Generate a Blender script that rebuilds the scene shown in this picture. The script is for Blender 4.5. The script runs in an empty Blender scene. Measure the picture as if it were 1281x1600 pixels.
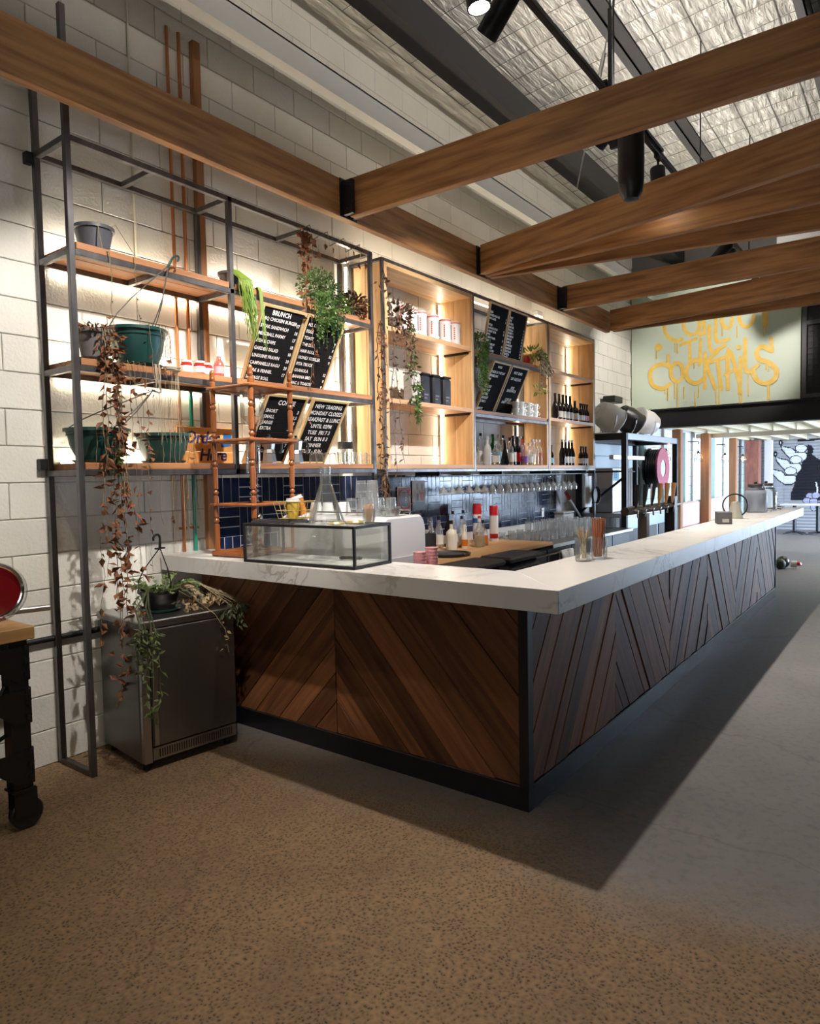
import bpy, bmesh, math, random
from mathutils import Vector, Matrix, Euler

S = bpy.context.scene
COL = S.collection
random.seed(11)
PI = math.pi

# ---------------------------------------------------------------- camera
F_PX = 1068.83
cam_d = bpy.data.cameras.new('camera')
cam = bpy.data.objects.new('camera', cam_d)
COL.objects.link(cam)
cam_d.sensor_fit = 'VERTICAL'
cam_d.sensor_height = 24.0
cam_d.lens = 24.0 * F_PX / 1600.0
cam_d.clip_start, cam_d.clip_end = 0.05, 200
_y, _p, _r = math.radians(36.827), math.radians(2.9456), math.radians(1.0692)
_f = Vector((math.cos(_y) * math.cos(_p), math.sin(_y) * math.cos(_p), -math.sin(_p)))
_rt = Vector((math.sin(_y), -math.cos(_y), 0))
_dn = _f.cross(_rt)
_r2 = _rt * math.cos(_r) + _dn * math.sin(_r)
_d2 = -_rt * math.sin(_r) + _dn * math.cos(_r)
_m = Matrix.Identity(4)
for i in range(3):
    _m[i][0], _m[i][1], _m[i][2] = _r2[i], -_d2[i], -_f[i]
_m.translation = (-2.55, -1.168, 1.5936)
cam.matrix_world = _m
S.camera = cam

# ---------------------------------------------------------------- world, exposure, large lights
S.view_settings.view_transform = 'Standard'
S.view_settings.look = 'None'
S.view_settings.gamma = 1.0
S.view_settings.use_curve_mapping = False
S.view_settings.exposure = 0.0
W = bpy.data.worlds.new('world')
S.world = W
W.use_nodes = True
_bg = W.node_tree.nodes['Background']
_bg.inputs['Color'].default_value = (0.70, 0.80, 1.0, 1)
_bg.inputs['Strength'].default_value = 0.15

LIGHTS = bpy.data.collections.new('lights')
COL.children.link(LIGHTS)


def area(name, loc, aim, sx, sy, power, col):
    d = bpy.data.lights.new(name, 'AREA')
    d.shape = 'RECTANGLE'
    d.size, d.size_y, d.energy, d.color = sx, sy, power, col
    o = bpy.data.objects.new(name, d)
    LIGHTS.objects.link(o)
    o.location = loc
    o.rotation_euler = (Vector(aim) - Vector(loc)).to_track_quat('-Z', 'Y').to_euler()
    return o


# daylight coming in through the roller-door opening of the front wall
area('daylight_far_door', (14.9, -4.7, 1.7), (15.6, 0, 1.1), 4.4, 3.0, 2300, (0.60, 0.77, 1.0))
# low fill light added behind the camera, at the left wall
area('left_fill', (-5.35, -1.6, 1.75), (0.3, 1.0, 1.1), 2.4, 1.5, 27, (0.95, 1.0, 0.97))

# ---------------------------------------------------------------- mesh builder
class MB:
    def __init__(self):
        self.v, self.f = [], []

    def add(self, vs, fs):
        n = len(self.v)
        self.v += [tuple(p) for p in vs]
        self.f += [tuple(i + n for i in f) for f in fs]
        return self

    def box(self, x0, x1, y0, y1, z0, z1, M=None):
        vs = [(x, y, z) for z in (z0, z1) for y in (y0, y1) for x in (x0, x1)]
        if M is not None:
            vs = [M @ Vector(p) for p in vs]
        return self.add(vs, [(0, 2, 3, 1), (4, 5, 7, 6), (0, 1, 5, 4), (2, 6, 7, 3), (0, 4, 6, 2), (1, 3, 7, 5)])

    def tube(self, pts, r, n=6, r1=None, cap=True):
        pts = [Vector(p) for p in pts]
        k = len(pts)
        rings = []
        up = Vector((0, 0, 1))
        u = None
        for i, p in enumerate(pts):
            t = (pts[min(i + 1, k - 1)] - pts[max(i - 1, 0)])
            if t.length < 1e-9:
                t = Vector((0, 0, 1))
            t.normalize()
            if u is None:
                a = up if abs(t.z) < 0.9 else Vector((1, 0, 0))
                u = t.cross(a).normalized()
            else:
                u = (u - t * u.dot(t))
                if u.length < 1e-6:
                    u = t.cross(Vector((1, 0, 0)))
                u.normalize()
            w = t.cross(u)
            rr = r if r1 is None else r + (r1 - r) * i / max(1, k - 1)
            if isinstance(r, (list, tuple)):
                rr = r[i]
            rings.append([p + (u * math.cos(2 * PI * j / n) + w * math.sin(2 * PI * j / n)) * rr for j in range(n)])
        vs = [q for ring in rings for q in ring]
        fs = []
        for i in range(k - 1):
            for j in range(n):
                a, b = i * n + j, i * n + (j + 1) % n
                fs.append((a, b, b + n, a + n))
        if cap:
            fs.append(tuple(reversed(range(n))))
            fs.append(tuple(range((k - 1) * n, k * n)))
        return self.add(vs, fs)

    def cyl(self, p0, p1, r, n=12, r1=None):
        return self.tube([p0, p1], r, n, r1)

    def lathe(self, prof, n=16, c=(0, 0, 0), M=None, closed=False):
        k = len(prof)
        vs = []
        for (r, z) in prof:
            for j in range(n):
                a = 2 * PI * j / n
                q = Vector((r * math.cos(a) + c[0], r * math.sin(a) + c[1], z + c[2]))
                vs.append(M @ q if M is not None else q)
        fs = []
        kk = k if closed else k - 1
        for i in range(kk):
            for j in range(n):
                a, b = i * n + j, i * n + (j + 1) % n
                a2, b2 = ((i + 1) % k) * n + j, ((i + 1) % k) * n + (j + 1) % n
                fs.append((a, b, b2, a2))
        if not closed:
            if prof[0][0] > 1e-6:
                fs.append(tuple(reversed(range(n))))
            if prof[-1][0] > 1e-6:
                fs.append(tuple(range((k - 1) * n, k * n)))
        return self.add(vs, fs)

    def prism(self, poly, a, b, axis='z'):
        n = len(poly)
        def mk(p, t):
            return {'z': (p[0], p[1], t), 'y': (p[0], t, p[1]), 'x': (t, p[0], p[1])}[axis]
        vs = [mk(p, a) for p in poly] + [mk(p, b) for p in poly]
        fs = [tuple(reversed(range(n))), tuple(range(n, 2 * n))]
        fs += [(i, (i + 1) % n, (i + 1) % n + n, i + n) for i in range(n)]
        return self.add(vs, fs)

    def ball(self, c, r, n=10, m=6, sz=1.0):
        prof = [(max(1e-4, r * math.sin(PI * i / m)), -r * sz * math.cos(PI * i / m)) for i in range(m + 1)]
        return self.lathe(prof, n, c)

    def torus(self, c, R, r, n=20, m=6, M=None):
        prof = [(R + r * math.cos(2 * PI * i / m), r * math.sin(2 * PI * i / m)) for i in range(m)]
        return self.lathe(prof, n, c, M, closed=True)

    def mesh(self, name, off=(0, 0, 0), bev=0.0, smooth=False, fix=True):
        me = bpy.data.meshes.new(name)
        ox, oy, oz = off
        me.from_pydata([(x - ox, y - oy, z - oz) for x, y, z in self.v], [], self.f)
        if fix or bev > 0:
            bm = bmesh.new()
            bm.from_mesh(me)
            if fix:
                bmesh.ops.remove_doubles(bm, verts=bm.verts, dist=1e-5)
                bmesh.ops.recalc_face_normals(bm, faces=bm.faces)
            if bev > 0:
                ed = [e for e in bm.edges if len(e.link_faces) == 2 and e.calc_face_angle(0) > 0.5]
                bmesh.ops.bevel(bm, geom=ed, offset=bev, segments=1, affect='EDGES', clamp_overlap=True)
            bm.to_mesh(me)
            bm.free()
        if smooth:
            for p in me.polygons:
                p.use_smooth = True
            try:
                me.set_sharp_from_angle(angle=math.radians(38))
            except Exception:
                pass
        return me


def obj(name, me, mat, parent=None, loc=(0, 0, 0), rot=None, label=None, kind=None):
    if isinstance(me, MB):
        me = me.mesh(name)
    if mat is not None and not me.materials:
        me.materials.append(mat)
    o = bpy.data.objects.new(name, me)
    COL.objects.link(o)
    o.location = loc
    if rot is not None:
        o.rotation_euler = rot
    if parent is not None:
        o.parent = parent
    if label:
        o['label'] = label
    if kind:
        o['kind'] = kind
    return o


def tag(o, label, cat, group=None, kind=None):
    o['label'] = label
    o['category'] = cat
    if group:
        o['group'] = group
    if kind:
        o['kind'] = kind
    return o


def thing(name, label, cat, loc=(0, 0, 0), rz=0, group=None):
    o = bpy.data.objects.new(name, None)
    o.empty_display_size = 0.05
    COL.objects.link(o)
    o.location = loc
    o.rotation_euler = (0, 0, rz)
    return tag(o, label, cat, group)


def single(name, mb, mat, label, cat, loc=(0, 0, 0), rot=None, group=None, bev=0, smooth=False, kind=None):
    o = obj(name, mb.mesh(name, bev=bev, smooth=smooth) if isinstance(mb, MB) else mb, mat, None, loc, rot)
    return tag(o, label, cat, group, kind)


def part(name, mb, mat, parent, bev=0, smooth=False, loc=(0, 0, 0), rot=None, label=None, kind=None, off=None):
    """off: builder is in world axes, shift by the parent's location"""
    me = mb.mesh(name, off if off is not None else (0, 0, 0), bev, smooth) if isinstance(mb, MB) else mb
    return obj(name, me, mat, parent, loc, rot, label, kind)


def struct(name, mb, mat, parent=None, bev=0, smooth=False, loc=(0, 0, 0)):
    o = obj(name, mb.mesh(name, bev=bev, smooth=smooth) if isinstance(mb, MB) else mb, mat, parent, loc)
    if parent is None:
        o['kind'] = 'structure'
    return o


def dup(root, loc, rz=None, label=None, group=None, rot=None):
    r = root.copy()
    COL.objects.link(r)
    r.location = loc
    if rz is not None:
        r.rotation_euler = (0, 0, rz)
    if rot is not None:
        r.rotation_euler = rot
    if label:
        r['label'] = label
    if group:
        r['group'] = group
    for ch in list(root.children):
        c = ch.copy()
        COL.objects.link(c)
        c.parent = r
        for g in ch.children:
            d = g.copy()
            COL.objects.link(d)
            d.parent = c
    return r


# ---------------------------------------------------------------- materials
MATS = {}


def mat(name, col, rough=0.5, metal=0.0, noise=None, bump=None, var=0.0, emis=None, trans=0.0, spec=None, coat=0.0):
    """noise=(scale, col2, detail, (sx,sy,sz), lo, hi); bump=(scale, strength, (sx,sy,sz))"""
    m = bpy.data.materials.new(name)
    m.use_nodes = True
    nt = m.node_tree
    N, L = nt.nodes, nt.links
    b = N['Principled BSDF']
    b.inputs['Base Color'].default_value = (*col, 1)
    b.inputs['Roughness'].default_value = rough
    b.inputs['Metallic'].default_value = metal
    if spec is not None:
        b.inputs['Specular IOR Level'].default_value = spec
    if coat:
        b.inputs['Coat Weight'].default_value = coat
        b.inputs['Coat Roughness'].default_value = 0.1
    if trans:
        b.inputs['Transmission Weight'].default_value = trans
    if emis:
        b.inputs['Emission Color'].default_value = (*emis[0], 1)
        b.inputs['Emission Strength'].default_value = emis[1]
    tc = None
    if noise or bump:
        tc = N.new('ShaderNodeTexCoord')
    src = None

    def noisenode(scale, detail, st):
        mp = N.new('ShaderNodeMapping')
        mp.inputs['Scale'].default_value = st
        L.new(tc.outputs['Object'], mp.inputs['Vector'])
        vec = mp.outputs['Vector']
        if var:
            oi0 = N.new('ShaderNodeObjectInfo')
            va = N.new('ShaderNodeVectorMath')
            va.operation = 'ADD'
            ml = N.new('ShaderNodeMath')
            ml.operation = 'MULTIPLY'
            ml.inputs[1].default_value = 37.0
            L.new(oi0.outputs['Random'], ml.inputs[0])
            cb = N.new('ShaderNodeCombineXYZ')
            for k in range(3):
                L.new(ml.outputs[0], cb.inputs[k])
            L.new(vec, va.inputs[0])
            L.new(cb.outputs[0], va.inputs[1])
            vec = va.outputs[0]
        nn = N.new('ShaderNodeTexNoise')
        nn.inputs['Scale'].default_value = scale
        nn.inputs['Detail'].default_value = detail
        L.new(vec, nn.inputs['Vector'])
        return nn
    if noise:
        scale, c2, det, st, lo, hi = noise
        nn = noisenode(scale, det, st)
        rp = N.new('ShaderNodeValToRGB')
        rp.color_ramp.elements[0].position = lo
        rp.color_ramp.elements[1].position = hi
        rp.color_ramp.elements[0].color = (*col, 1)
        rp.color_ramp.elements[1].color = (*c2, 1)
        L.new(nn.outputs['Fac'], rp.inputs['Fac'])
        src = rp.outputs['Color']
    if var:
        hs = N.new('ShaderNodeHueSaturation')
        oi = N.new('ShaderNodeObjectInfo')
        mr = N.new('ShaderNodeMapRange')
        mr.inputs['To Min'].default_value = 1 - var
        mr.inputs['To Max'].default_value = 1 + var
        L.new(oi.outputs['Random'], mr.inputs['Value'])
        L.new(mr.outputs['Result'], hs.inputs['Value'])
        if src is not None:
            L.new(src, hs.inputs['Color'])
        else:
            hs.inputs['Color'].default_value = (*col, 1)
        src = hs.outputs['Color']
    if src is not None:
        L.new(src, b.inputs['Base Color'])
    if bump:
        nb = noisenode(bump[0], 3, bump[2])
        bp = N.new('ShaderNodeBump')
        bp.inputs['Strength'].default_value = bump[1]
        bp.inputs['Distance'].default_value = 0.01
        L.new(nb.outputs['Fac'], bp.inputs['Height'])
        L.new(bp.outputs['Normal'], b.inputs['Normal'])
    MATS[name] = m
    return m


def glass(name, tint=(1, 1, 1), refl=0.06, glow=0.0, glow_col=(.9, .92, .92), top=0.6):
    """thin clear glass: mostly see-through, mirrors at grazing angles"""
    m = bpy.data.materials.new(name)
    m.use_nodes = True
    nt = m.node_tree
    N, L = nt.nodes, nt.links
    N.remove(N['Principled BSDF'])
    tr = N.new('ShaderNodeBsdfTransparent')
    tr.inputs['Color'].default_value = (*tint, 1)
    gl = N.new('ShaderNodeBsdfGlossy')
    gl.inputs['Roughness'].default_value = 0.04
    fr = N.new('ShaderNodeLayerWeight')
    fr.inputs['Blend'].default_value = 0.35
    mr = N.new('ShaderNodeMapRange')
    mr.inputs['To Min'].default_value = refl
    mr.inputs['To Max'].default_value = top
    L.new(fr.outputs['Fresnel'], mr.inputs['Value'])
    mx = N.new('ShaderNodeMixShader')
    L.new(mr.outputs['Result'], mx.inputs['Fac'])
    L.new(tr.outputs[0], mx.inputs[1])
    L.new(gl.outputs[0], mx.inputs[2])
    out = mx.outputs[0]
    if glow:                                        # white diffuse mixed in so backlit glass looks bright
        df = N.new('ShaderNodeBsdfDiffuse')
        df.inputs['Color'].default_value = (*glow_col, 1)
        m2 = N.new('ShaderNodeMixShader')
        m2.inputs['Fac'].default_value = glow
        L.new(out, m2.inputs[1])
        L.new(df.outputs[0], m2.inputs[2])
        out = m2.outputs[0]
    L.new(out, N['Material Output'].inputs['Surface'])
    MATS[name] = m
    return m


def wood(name, c1, c2, axis='x', rough=0.5, var=0.12, scale=9.0, lo=0.35, hi=0.7):
    st = {'x': (0.12, 1.6, 1.6), 'y': (1.6, 0.12, 1.6), 'z': (1.6, 1.6, 0.12)}[axis]
    return mat(name, c1, rough, 0, noise=(scale, c2, 5, st, lo, hi), bump=(scale * 3, 0.12, st), var=var)


m_block = mat('painted_block', (0.74, 0.72, 0.66), 0.75, noise=(2.2, (0.66, 0.65, 0.60), 4, (1, 1, 1), 0.42, 0.75), bump=(60, 0.35, (1, 1, 1)), var=0.03)
m_joint = mat('painted_joint', (0.60, 0.58, 0.53), 0.85, bump=(70, 0.3, (1, 1, 1)))
m_steel = mat('raw_steel', (0.115, 0.11, 0.115), 0.36, 0.8, noise=(14, (0.19, 0.185, 0.19), 4, (1, 1, 0.3), 0.35, 0.7))
m_black = mat('black_steel', (0.014, 0.014, 0.017), 0.45, 0.3)
m_blackp = mat('black_plastic', (0.012, 0.012, 0.013), 0.4)
m_shelf = wood('shelf_timber', (0.40, 0.185, 0.08), (0.22, 0.09, 0.036), 'x', scale=14)
m_pine = wood('pine_board', (0.66, 0.42, 0.20), (0.46, 0.26, 0.105), 'z', scale=14)
m_pinex = wood('pine_board_flat', (0.66, 0.44, 0.22), (0.46, 0.27, 0.12), 'x', scale=14)
m_pinew = wood('pine_edge', (0.60, 0.36, 0.20), (0.48, 0.25, 0.12), 'x', scale=7)
m_beam = wood('beam_timber', (0.43, 0.205, 0.068), (0.22, 0.092, 0.028), 'x', rough=0.55, scale=15, lo=.38, hi=.66)
m_frame = mat('pine_frame', (0.68, 0.50, 0.27), 0.5, noise=(12, (0.58, 0.40, 0.19), 3, (1, 1, 0.2), 0.4, 0.7), var=0.06)
m_plank = wood('salvaged_plank', (0.25, 0.098, 0.038), (0.10, 0.038, 0.017), 'x', rough=0.6, var=0.5, scale=17, lo=0.3, hi=0.72)
m_felt = mat('letterboard_felt', (0.012, 0.012, 0.013), 0.9, bump=(160, 0.4, (0.02, 1, 1)), spec=.1)
m_white = mat('white_letter', (0.85, 0.85, 0.85), 0.5)
m_whitep = mat('white_plastic', (0.78, 0.77, 0.76), 0.35)
m_cream = mat('cream_paint', (0.72, 0.68, 0.56), 0.6)
m_copper = mat('copper_pipe', (0.60, 0.25, 0.10), 0.35, 0.8, noise=(20, (0.42, 0.16, 0.07), 3, (1, 1, 0.2), 0.4, 0.7))
m_rust = wood('brown_upright', (0.36, 0.16, 0.06), (0.26, 0.11, 0.045), 'z')
m_teal = mat('teal_pipe', (0.02, 0.27, 0.19), 0.4)
m_dowel = wood('turned_timber', (0.31, 0.105, 0.03), (0.20, 0.06, 0.018), 'z', rough=0.32, var=0.05)
m_dowelx = wood('stand_rail_timber', (0.31, 0.105, 0.03), (0.20, 0.06, 0.018), 'x', rough=0.32, var=0.05)
m_stain = mat('brushed_steel', (0.42, 0.41, 0.40), 0.3, 1.0, bump=(30, 0.05, (1, 30, 0.4)))
m_chrome = mat('chrome', (0.75, 0.75, 0.76), 0.12, 1.0)
m_alu = mat('aluminium', (0.62, 0.61, 0.60), 0.32, 1.0)
m_glass = glass('clear_glass', (0.97, 0.985, 0.98), 0.03, 0.035)
m_stemware = glass('stemware_glass', (0.97, 0.98, 0.99), 0.05, 0.13)
m_pane = glass('pane_glass', (0.96, 0.98, 0.97), 0.015, 0.02, top=0.35)
m_glassg = glass('green_glass', (0.05, 0.42, 0.10), 0.05)
m_amber = mat('amber_liquor', (0.75, 0.36, 0.05), 0.1, trans=0.5)
m_yell = mat('pale_liquor', (0.80, 0.62, 0.22), 0.12, trans=0.6)
m_orange = mat('orange_liquor', (0.85, 0.22, 0.03), 0.15, trans=0.3)
m_redl = mat('red_liquor', (0.45, 0.015, 0.02), 0.12, trans=0.2)
m_wine = mat('dark_wine_glass', (0.012, 0.009, 0.010), 0.12)
m_label = mat('paper_label', (0.72, 0.70, 0.66), 0.6)
m_labelp = mat('pink_label', (0.72, 0.36, 0.38), 0.6)
m_labelb = mat('blue_label', (0.22, 0.55, 0.75), 0.6)
m_pot = mat('green_pot', (0.008, 0.05, 0.044), 0.42)
m_potg = mat('grey_pot', (0.075, 0.075, 0.09), 0.5)
m_potb = mat('brown_pot', (0.14, 0.125, 0.115), 0.6)
m_soil = mat('dry_soil', (0.10, 0.06, 0.035), 0.95, bump=(80, 0.6, (1, 1, 1)))
m_dead = mat('dead_leaf', (0.23, 0.088, 0.03), 0.75, noise=(25, (0.14, 0.05, 0.02), 2, (1, 1, 1), 0.35, 0.65))
m_deadd = mat('dark_dead_leaf', (0.075, 0.045, 0.03), 0.8, noise=(25, (0.16, 0.08, 0.04), 2, (1, 1, 1), 0.4, 0.7))
m_stem = mat('dry_stem', (0.20, 0.16, 0.09), 0.8)
m_leaf = mat('green_leaf', (0.10, 0.20, 0.03), 0.5, noise=(14, (0.05, 0.12, 0.02), 2, (1, 1, 1), 0.35, 0.65))
m_lime = mat('lime_leaf', (0.22, 0.30, 0.04), 0.5, noise=(14, (0.14, 0.27, 0.03), 2, (1, 1, 1), 0.35, 0.65))
m_led = mat('led_diffuser', (0.9, 0.85, 0.7), 0.5, emis=((1.0, 0.89, 0.70), 16.0))
m_lamp = mat('spot_lens', (0.9, 0.9, 0.9), 0.3, emis=((1.0, 0.95, 0.86), 40.0))
m_bulb = mat('warm_bulb', (1, 0.8, 0.5), 0.3, emis=((1.0, 0.62, 0.28), 22.0))
m_grey = mat('grey_enamel', (0.55, 0.53, 0.53), 0.4)
m_darkg = mat('dark_grey', (0.06, 0.06, 0.065), 0.5)
m_red = mat('red_enamel', (0.13, 0.004, 0.007), 0.18, coat=0.6)
m_pink = mat('pink_plastic', (0.80, 0.42, 0.43), 0.4)
m_bench = wood('bench_timber', (0.66, 0.39, 0.18), (0.52, 0.28, 0.11), 'x')
m_wire = mat('grey_wire', (0.16, 0.16, 0.15), 0.5, 0.5)

# ---------------------------------------------------------------- special materials
def nodes(name):
    m = bpy.data.materials.new(name)
    m.use_nodes = True
    return m, m.node_tree.nodes, m.node_tree.links, m.node_tree.nodes['Principled BSDF']


def ramp(N, pts):
    r = N.new('ShaderNodeValToRGB')
    e = r.color_ramp.elements
    while len(e) < len(pts):
        e.new(0.5)
    for k, (p, c) in enumerate(pts):
        e[k].position = p
        e[k].color = (*c, 1) if len(c) == 3 else c
    return r


def noise(N, L, vec, scale, detail=4, rough=0.5, dist=0.0):
    n = N.new('ShaderNodeTexNoise')
    n.inputs['Scale'].default_value = scale
    n.inputs['Detail'].default_value = detail
    n.inputs['Roughness'].default_value = rough
    n.inputs['Distortion'].default_value = dist
    L.new(vec, n.inputs['Vector'])
    return n


def mixc(N, L, fac, a, b):
    x = N.new('ShaderNodeMix')
    x.data_type = 'RGBA'
    for sock, val in ((x.inputs[0], fac), (x.inputs[6], a), (x.inputs[7], b)):
        if isinstance(val, (int, float)):
            sock.default_value = val
        elif isinstance(val, tuple):
            sock.default_value = (*val, 1)
        else:
            L.new(val, sock)
    return x.outputs[2]


def mk_marble():
    m, N, L, b = nodes('marble_top')
    tc = N.new('ShaderNodeTexCoord')
    v = tc.outputs['Object']
    n1 = noise(N, L, v, 1.7, 6, 0.6, 1.2)
    r1 = ramp(N, [(0.475, (0, 0, 0)), (0.5, (1, 1, 1)), (0.525, (0, 0, 0))])
    L.new(n1.outputs['Fac'], r1.inputs['Fac'])
    n2 = noise(N, L, v, 1.1, 3)
    r2 = ramp(N, [(0.45, (0, 0, 0)), (0.62, (1, 1, 1))])
    L.new(n2.outputs['Fac'], r2.inputs['Fac'])
    mul = mixc(N, L, r2.outputs['Color'], (0, 0, 0), r1.outputs['Color'])
    n3 = noise(N, L, v, 3, 4)
    base = mixc(N, L, n3.outputs['Fac'], (0.62, 0.60, 0.58), (0.74, 0.72, 0.69))
    c = mixc(N, L, mul, base, (0.30, 0.26, 0.22))
    L.new(c, b.inputs['Base Color'])
    b.inputs['Roughness'].default_value = 0.33
    return m


def mk_floor():
    m, N, L, b = nodes('concrete_floor')
    tc = N.new('ShaderNodeTexCoord')
    v = tc.outputs['Object']
    sx = N.new('ShaderNodeSeparateXYZ')
    L.new(v, sx.inputs[0])
    nb = noise(N, L, v, 1.3, 4)
    ad = N.new('ShaderNodeMath'); ad.operation = 'MULTIPLY_ADD'
    ad.inputs[1].default_value = 1.2
    L.new(nb.outputs['Fac'], ad.inputs[0])
    L.new(sx.outputs['X'], ad.inputs[2])
    zone = N.new('ShaderNodeMapRange')            # 0 = rough old slab by the wall, 1 = ground smooth slab along the bar
    zone.inputs['From Min'].default_value = 0.35
    zone.inputs['From Max'].default_value = 0.95
    L.new(ad.outputs[0], zone.inputs['Value'])
    n1 = noise(N, L, v, 2.4, 6, 0.62)
    n2 = noise(N, L, v, 22, 4, 0.6)
    smooth = mixc(N, L, n1.outputs['Fac'], (0.115, 0.105, 0.10), (0.21, 0.195, 0.185))
    r2 = ramp(N, [(0.30, (0.55, 0.55, 0.55)), (0.5, (1, 1, 1))])
    L.new(n2.outputs['Fac'], r2.inputs['Fac'])
    mm = N.new('ShaderNodeMix'); mm.data_type = 'RGBA'; mm.blend_type = 'MULTIPLY'
    mm.inputs[0].default_value = 0.55
    L.new(smooth, mm.inputs[6]); L.new(r2.outputs['Color'], mm.inputs[7])
    rough = mixc(N, L, n1.outputs['Fac'], (0.12, 0.078, 0.045), (0.25, 0.165, 0.09))
    vo = N.new('ShaderNodeTexVoronoi'); vo.inputs['Scale'].default_value = 74
    nd = noise(N, L, v, 9, 3)
    va = mixc(N, L, 0.06, v, nd.outputs['Color'])
    L.new(va, vo.inputs['Vector'])
    r3 = ramp(N, [(0.10, (0.15, 0.13, 0.11)), (0.36, (1, 1, 1)), (0.85, (1.5, 1.4, 1.3))])
    L.new(vo.outputs['Distance'], r3.inputs['Fac'])
    nk = noise(N, L, v, 3.5, 2)
    rk = ramp(N, [(0.25, (0.4, 0.4, 0.4)), (0.5, (1, 1, 1))])
    L.new(nk.outputs['Fac'], rk.inputs['Fac'])
    pit = mixc(N, L, rk.outputs['Color'], (1, 1, 1), r3.outputs['Color'])
    m2 = N.new('ShaderNodeMix'); m2.data_type = 'RGBA'; m2.blend_type = 'MULTIPLY'
    m2.inputs[0].default_value = 0.9
    L.new(rough, m2.inputs[6]); L.new(pit, m2.inputs[7])
    col = mixc(N, L, zone.outputs[0], m2.outputs[2], mm.outputs[2])
    # a few hairline cracks
    vc = N.new('ShaderNodeTexVoronoi'); vc.feature = 'DISTANCE_TO_EDGE'; vc.inputs['Scale'].default_value = 0.42
    nw = noise(N, L, v, 2.2, 5, 0.6)
    vw = mixc(N, L, 0.28, v, nw.outputs['Color'])
    L.new(vw, vc.inputs['Vector'])
    rc = ramp(N, [(0.0, (0.35, 0.33, 0.3)), (0.0035, (1, 1, 1))])
    L.new(vc.outputs['Distance'], rc.inputs['Fac'])
    m3 = N.new('ShaderNodeMix'); m3.data_type = 'RGBA'; m3.blend_type = 'MULTIPLY'
    m3.inputs[0].default_value = 0.4
    L.new(col, m3.inputs[6]); L.new(rc.outputs['Color'], m3.inputs[7])
    L.new(m3.outputs[2], b.inputs['Base Color'])
    rr = N.new('ShaderNodeMapRange')
    rr.inputs['To Min'].default_value = 0.85; rr.inputs['To Max'].default_value = 0.36
    L.new(zone.outputs[0], rr.inputs['Value'])
    ra = N.new('ShaderNodeMath'); ra.operation = 'MULTIPLY_ADD'; ra.inputs[1].default_value = 0.22
    L.new(n1.outputs['Fac'], ra.inputs[0]); L.new(rr.outputs[0], ra.inputs[2])
    L.new(ra.outputs[0], b.inputs['Roughness'])
    bp = N.new('ShaderNodeBump'); bp.inputs['Distance'].default_value = 0.006
    bs = N.new('ShaderNodeMapRange'); bs.inputs['To Min'].default_value = 0.8; bs.inputs['To Max'].default_value = 0.05
    L.new(zone.outputs[0], bs.inputs['Value']); L.new(bs.outputs[0], bp.inputs['Strength'])
    L.new(vo.outputs['Distance'], bp.inputs['Height'])
    L.new(bp.outputs['Normal'], b.inputs['Normal'])
    return m


def mk_foil():
    m, N, L, b = nodes('foil_blanket')
    tc = N.new('ShaderNodeTexCoord')
    mp = N.new('ShaderNodeMapping'); mp.inputs['Scale'].default_value = (1.5, 9, 1)
    L.new(tc.outputs['Object'], mp.inputs['Vector'])
    n = noise(N, L, mp.outputs[0], 2.2, 4, 0.6, 0.6)
    r = ramp(N, [(0.3, (0.45, 0.44, 0.42)), (0.7, (0.8, 0.79, 0.75))])
    L.new(n.outputs['Fac'], r.inputs['Fac'])
    L.new(r.outputs['Color'], b.inputs['Base Color'])
    b.inputs['Metallic'].default_value = 0.7
    b.inputs['Roughness'].default_value = 0.42
    bp = N.new('ShaderNodeBump'); bp.inputs['Strength'].default_value = 0.9; bp.inputs['Distance'].default_value = 0.05
    L.new(n.outputs['Fac'], bp.inputs['Height']); L.new(bp.outputs['Normal'], b.inputs['Normal'])
    return m


m_marble = mk_marble()
m_floor = mk_floor()
m_foil = mk_foil()
m_tile = mat('navy_glazed_tile', (0.008, 0.013, 0.04), 0.17, noise=(9, (0.024, 0.038, 0.10), 4, (1, 1, 1), 0.3, 0.75), var=0.35, bump=(12, 0.12, (1, 1, 1)))
m_tile.node_tree.nodes['Principled BSDF'].inputs['Specular IOR Level'].default_value = 0.2
m_plank.node_tree.nodes['Principled BSDF'].inputs['Specular IOR Level'].default_value = 0.3
m_grout = mat('white_grout', (0.74, 0.74, 0.76), 0.8)
m_sage = mat('sage_panel', (0.50, 0.58, 0.47), 0.5, noise=(1.2, (0.54, 0.61, 0.50), 2, (1, 1, 1), 0.4, 0.7))
m_spray = mat('yellow_spray_paint', (0.72, 0.46, 0.07), 0.55, noise=(10, (0.78, 0.55, 0.16), 3, (1, 1, 1), 0.4, 0.7))
m_bluew = mat('pale_weatherboard', (0.66, 0.74, 0.80), 0.6)
m_greenw = mat('pale_green_board', (0.60, 0.74, 0.70), 0.6)
m_corr = mat('corrugated_grey', (0.36, 0.36, 0.38), 0.5, 0.2)
m_muralb = mat('mural_black', (0.012, 0.012, 0.018), 0.5)
m_muralw = mat('mural_white', (0.66, 0.68, 0.74), 0.5)
m_muralg = mat('mural_grey', (0.36, 0.36, 0.46), 0.5)
m_purlin = mat('white_purlin', (0.62, 0.62, 0.60), 0.45)
m_wallgrey = mat('grey_room_wall', (0.13, 0.125, 0.12), 0.8, bump=(40, 0.2, (1, 1, 1)))
m_kitchen = mat('brown_dado', (0.20, 0.155, 0.12), 0.55, noise=(5, (0.13, 0.10, 0.08), 3, (3, 1, 0.2), 0.4, 0.65))
m_seat = mat('pink_vinyl', (0.62, 0.42, 0.38), 0.5)
m_duct = mat('galvanised_duct', (0.34, 0.34, 0.34), 0.45, 0.6, bump=(70, 0.6, (1, 1, 1)))

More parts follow.
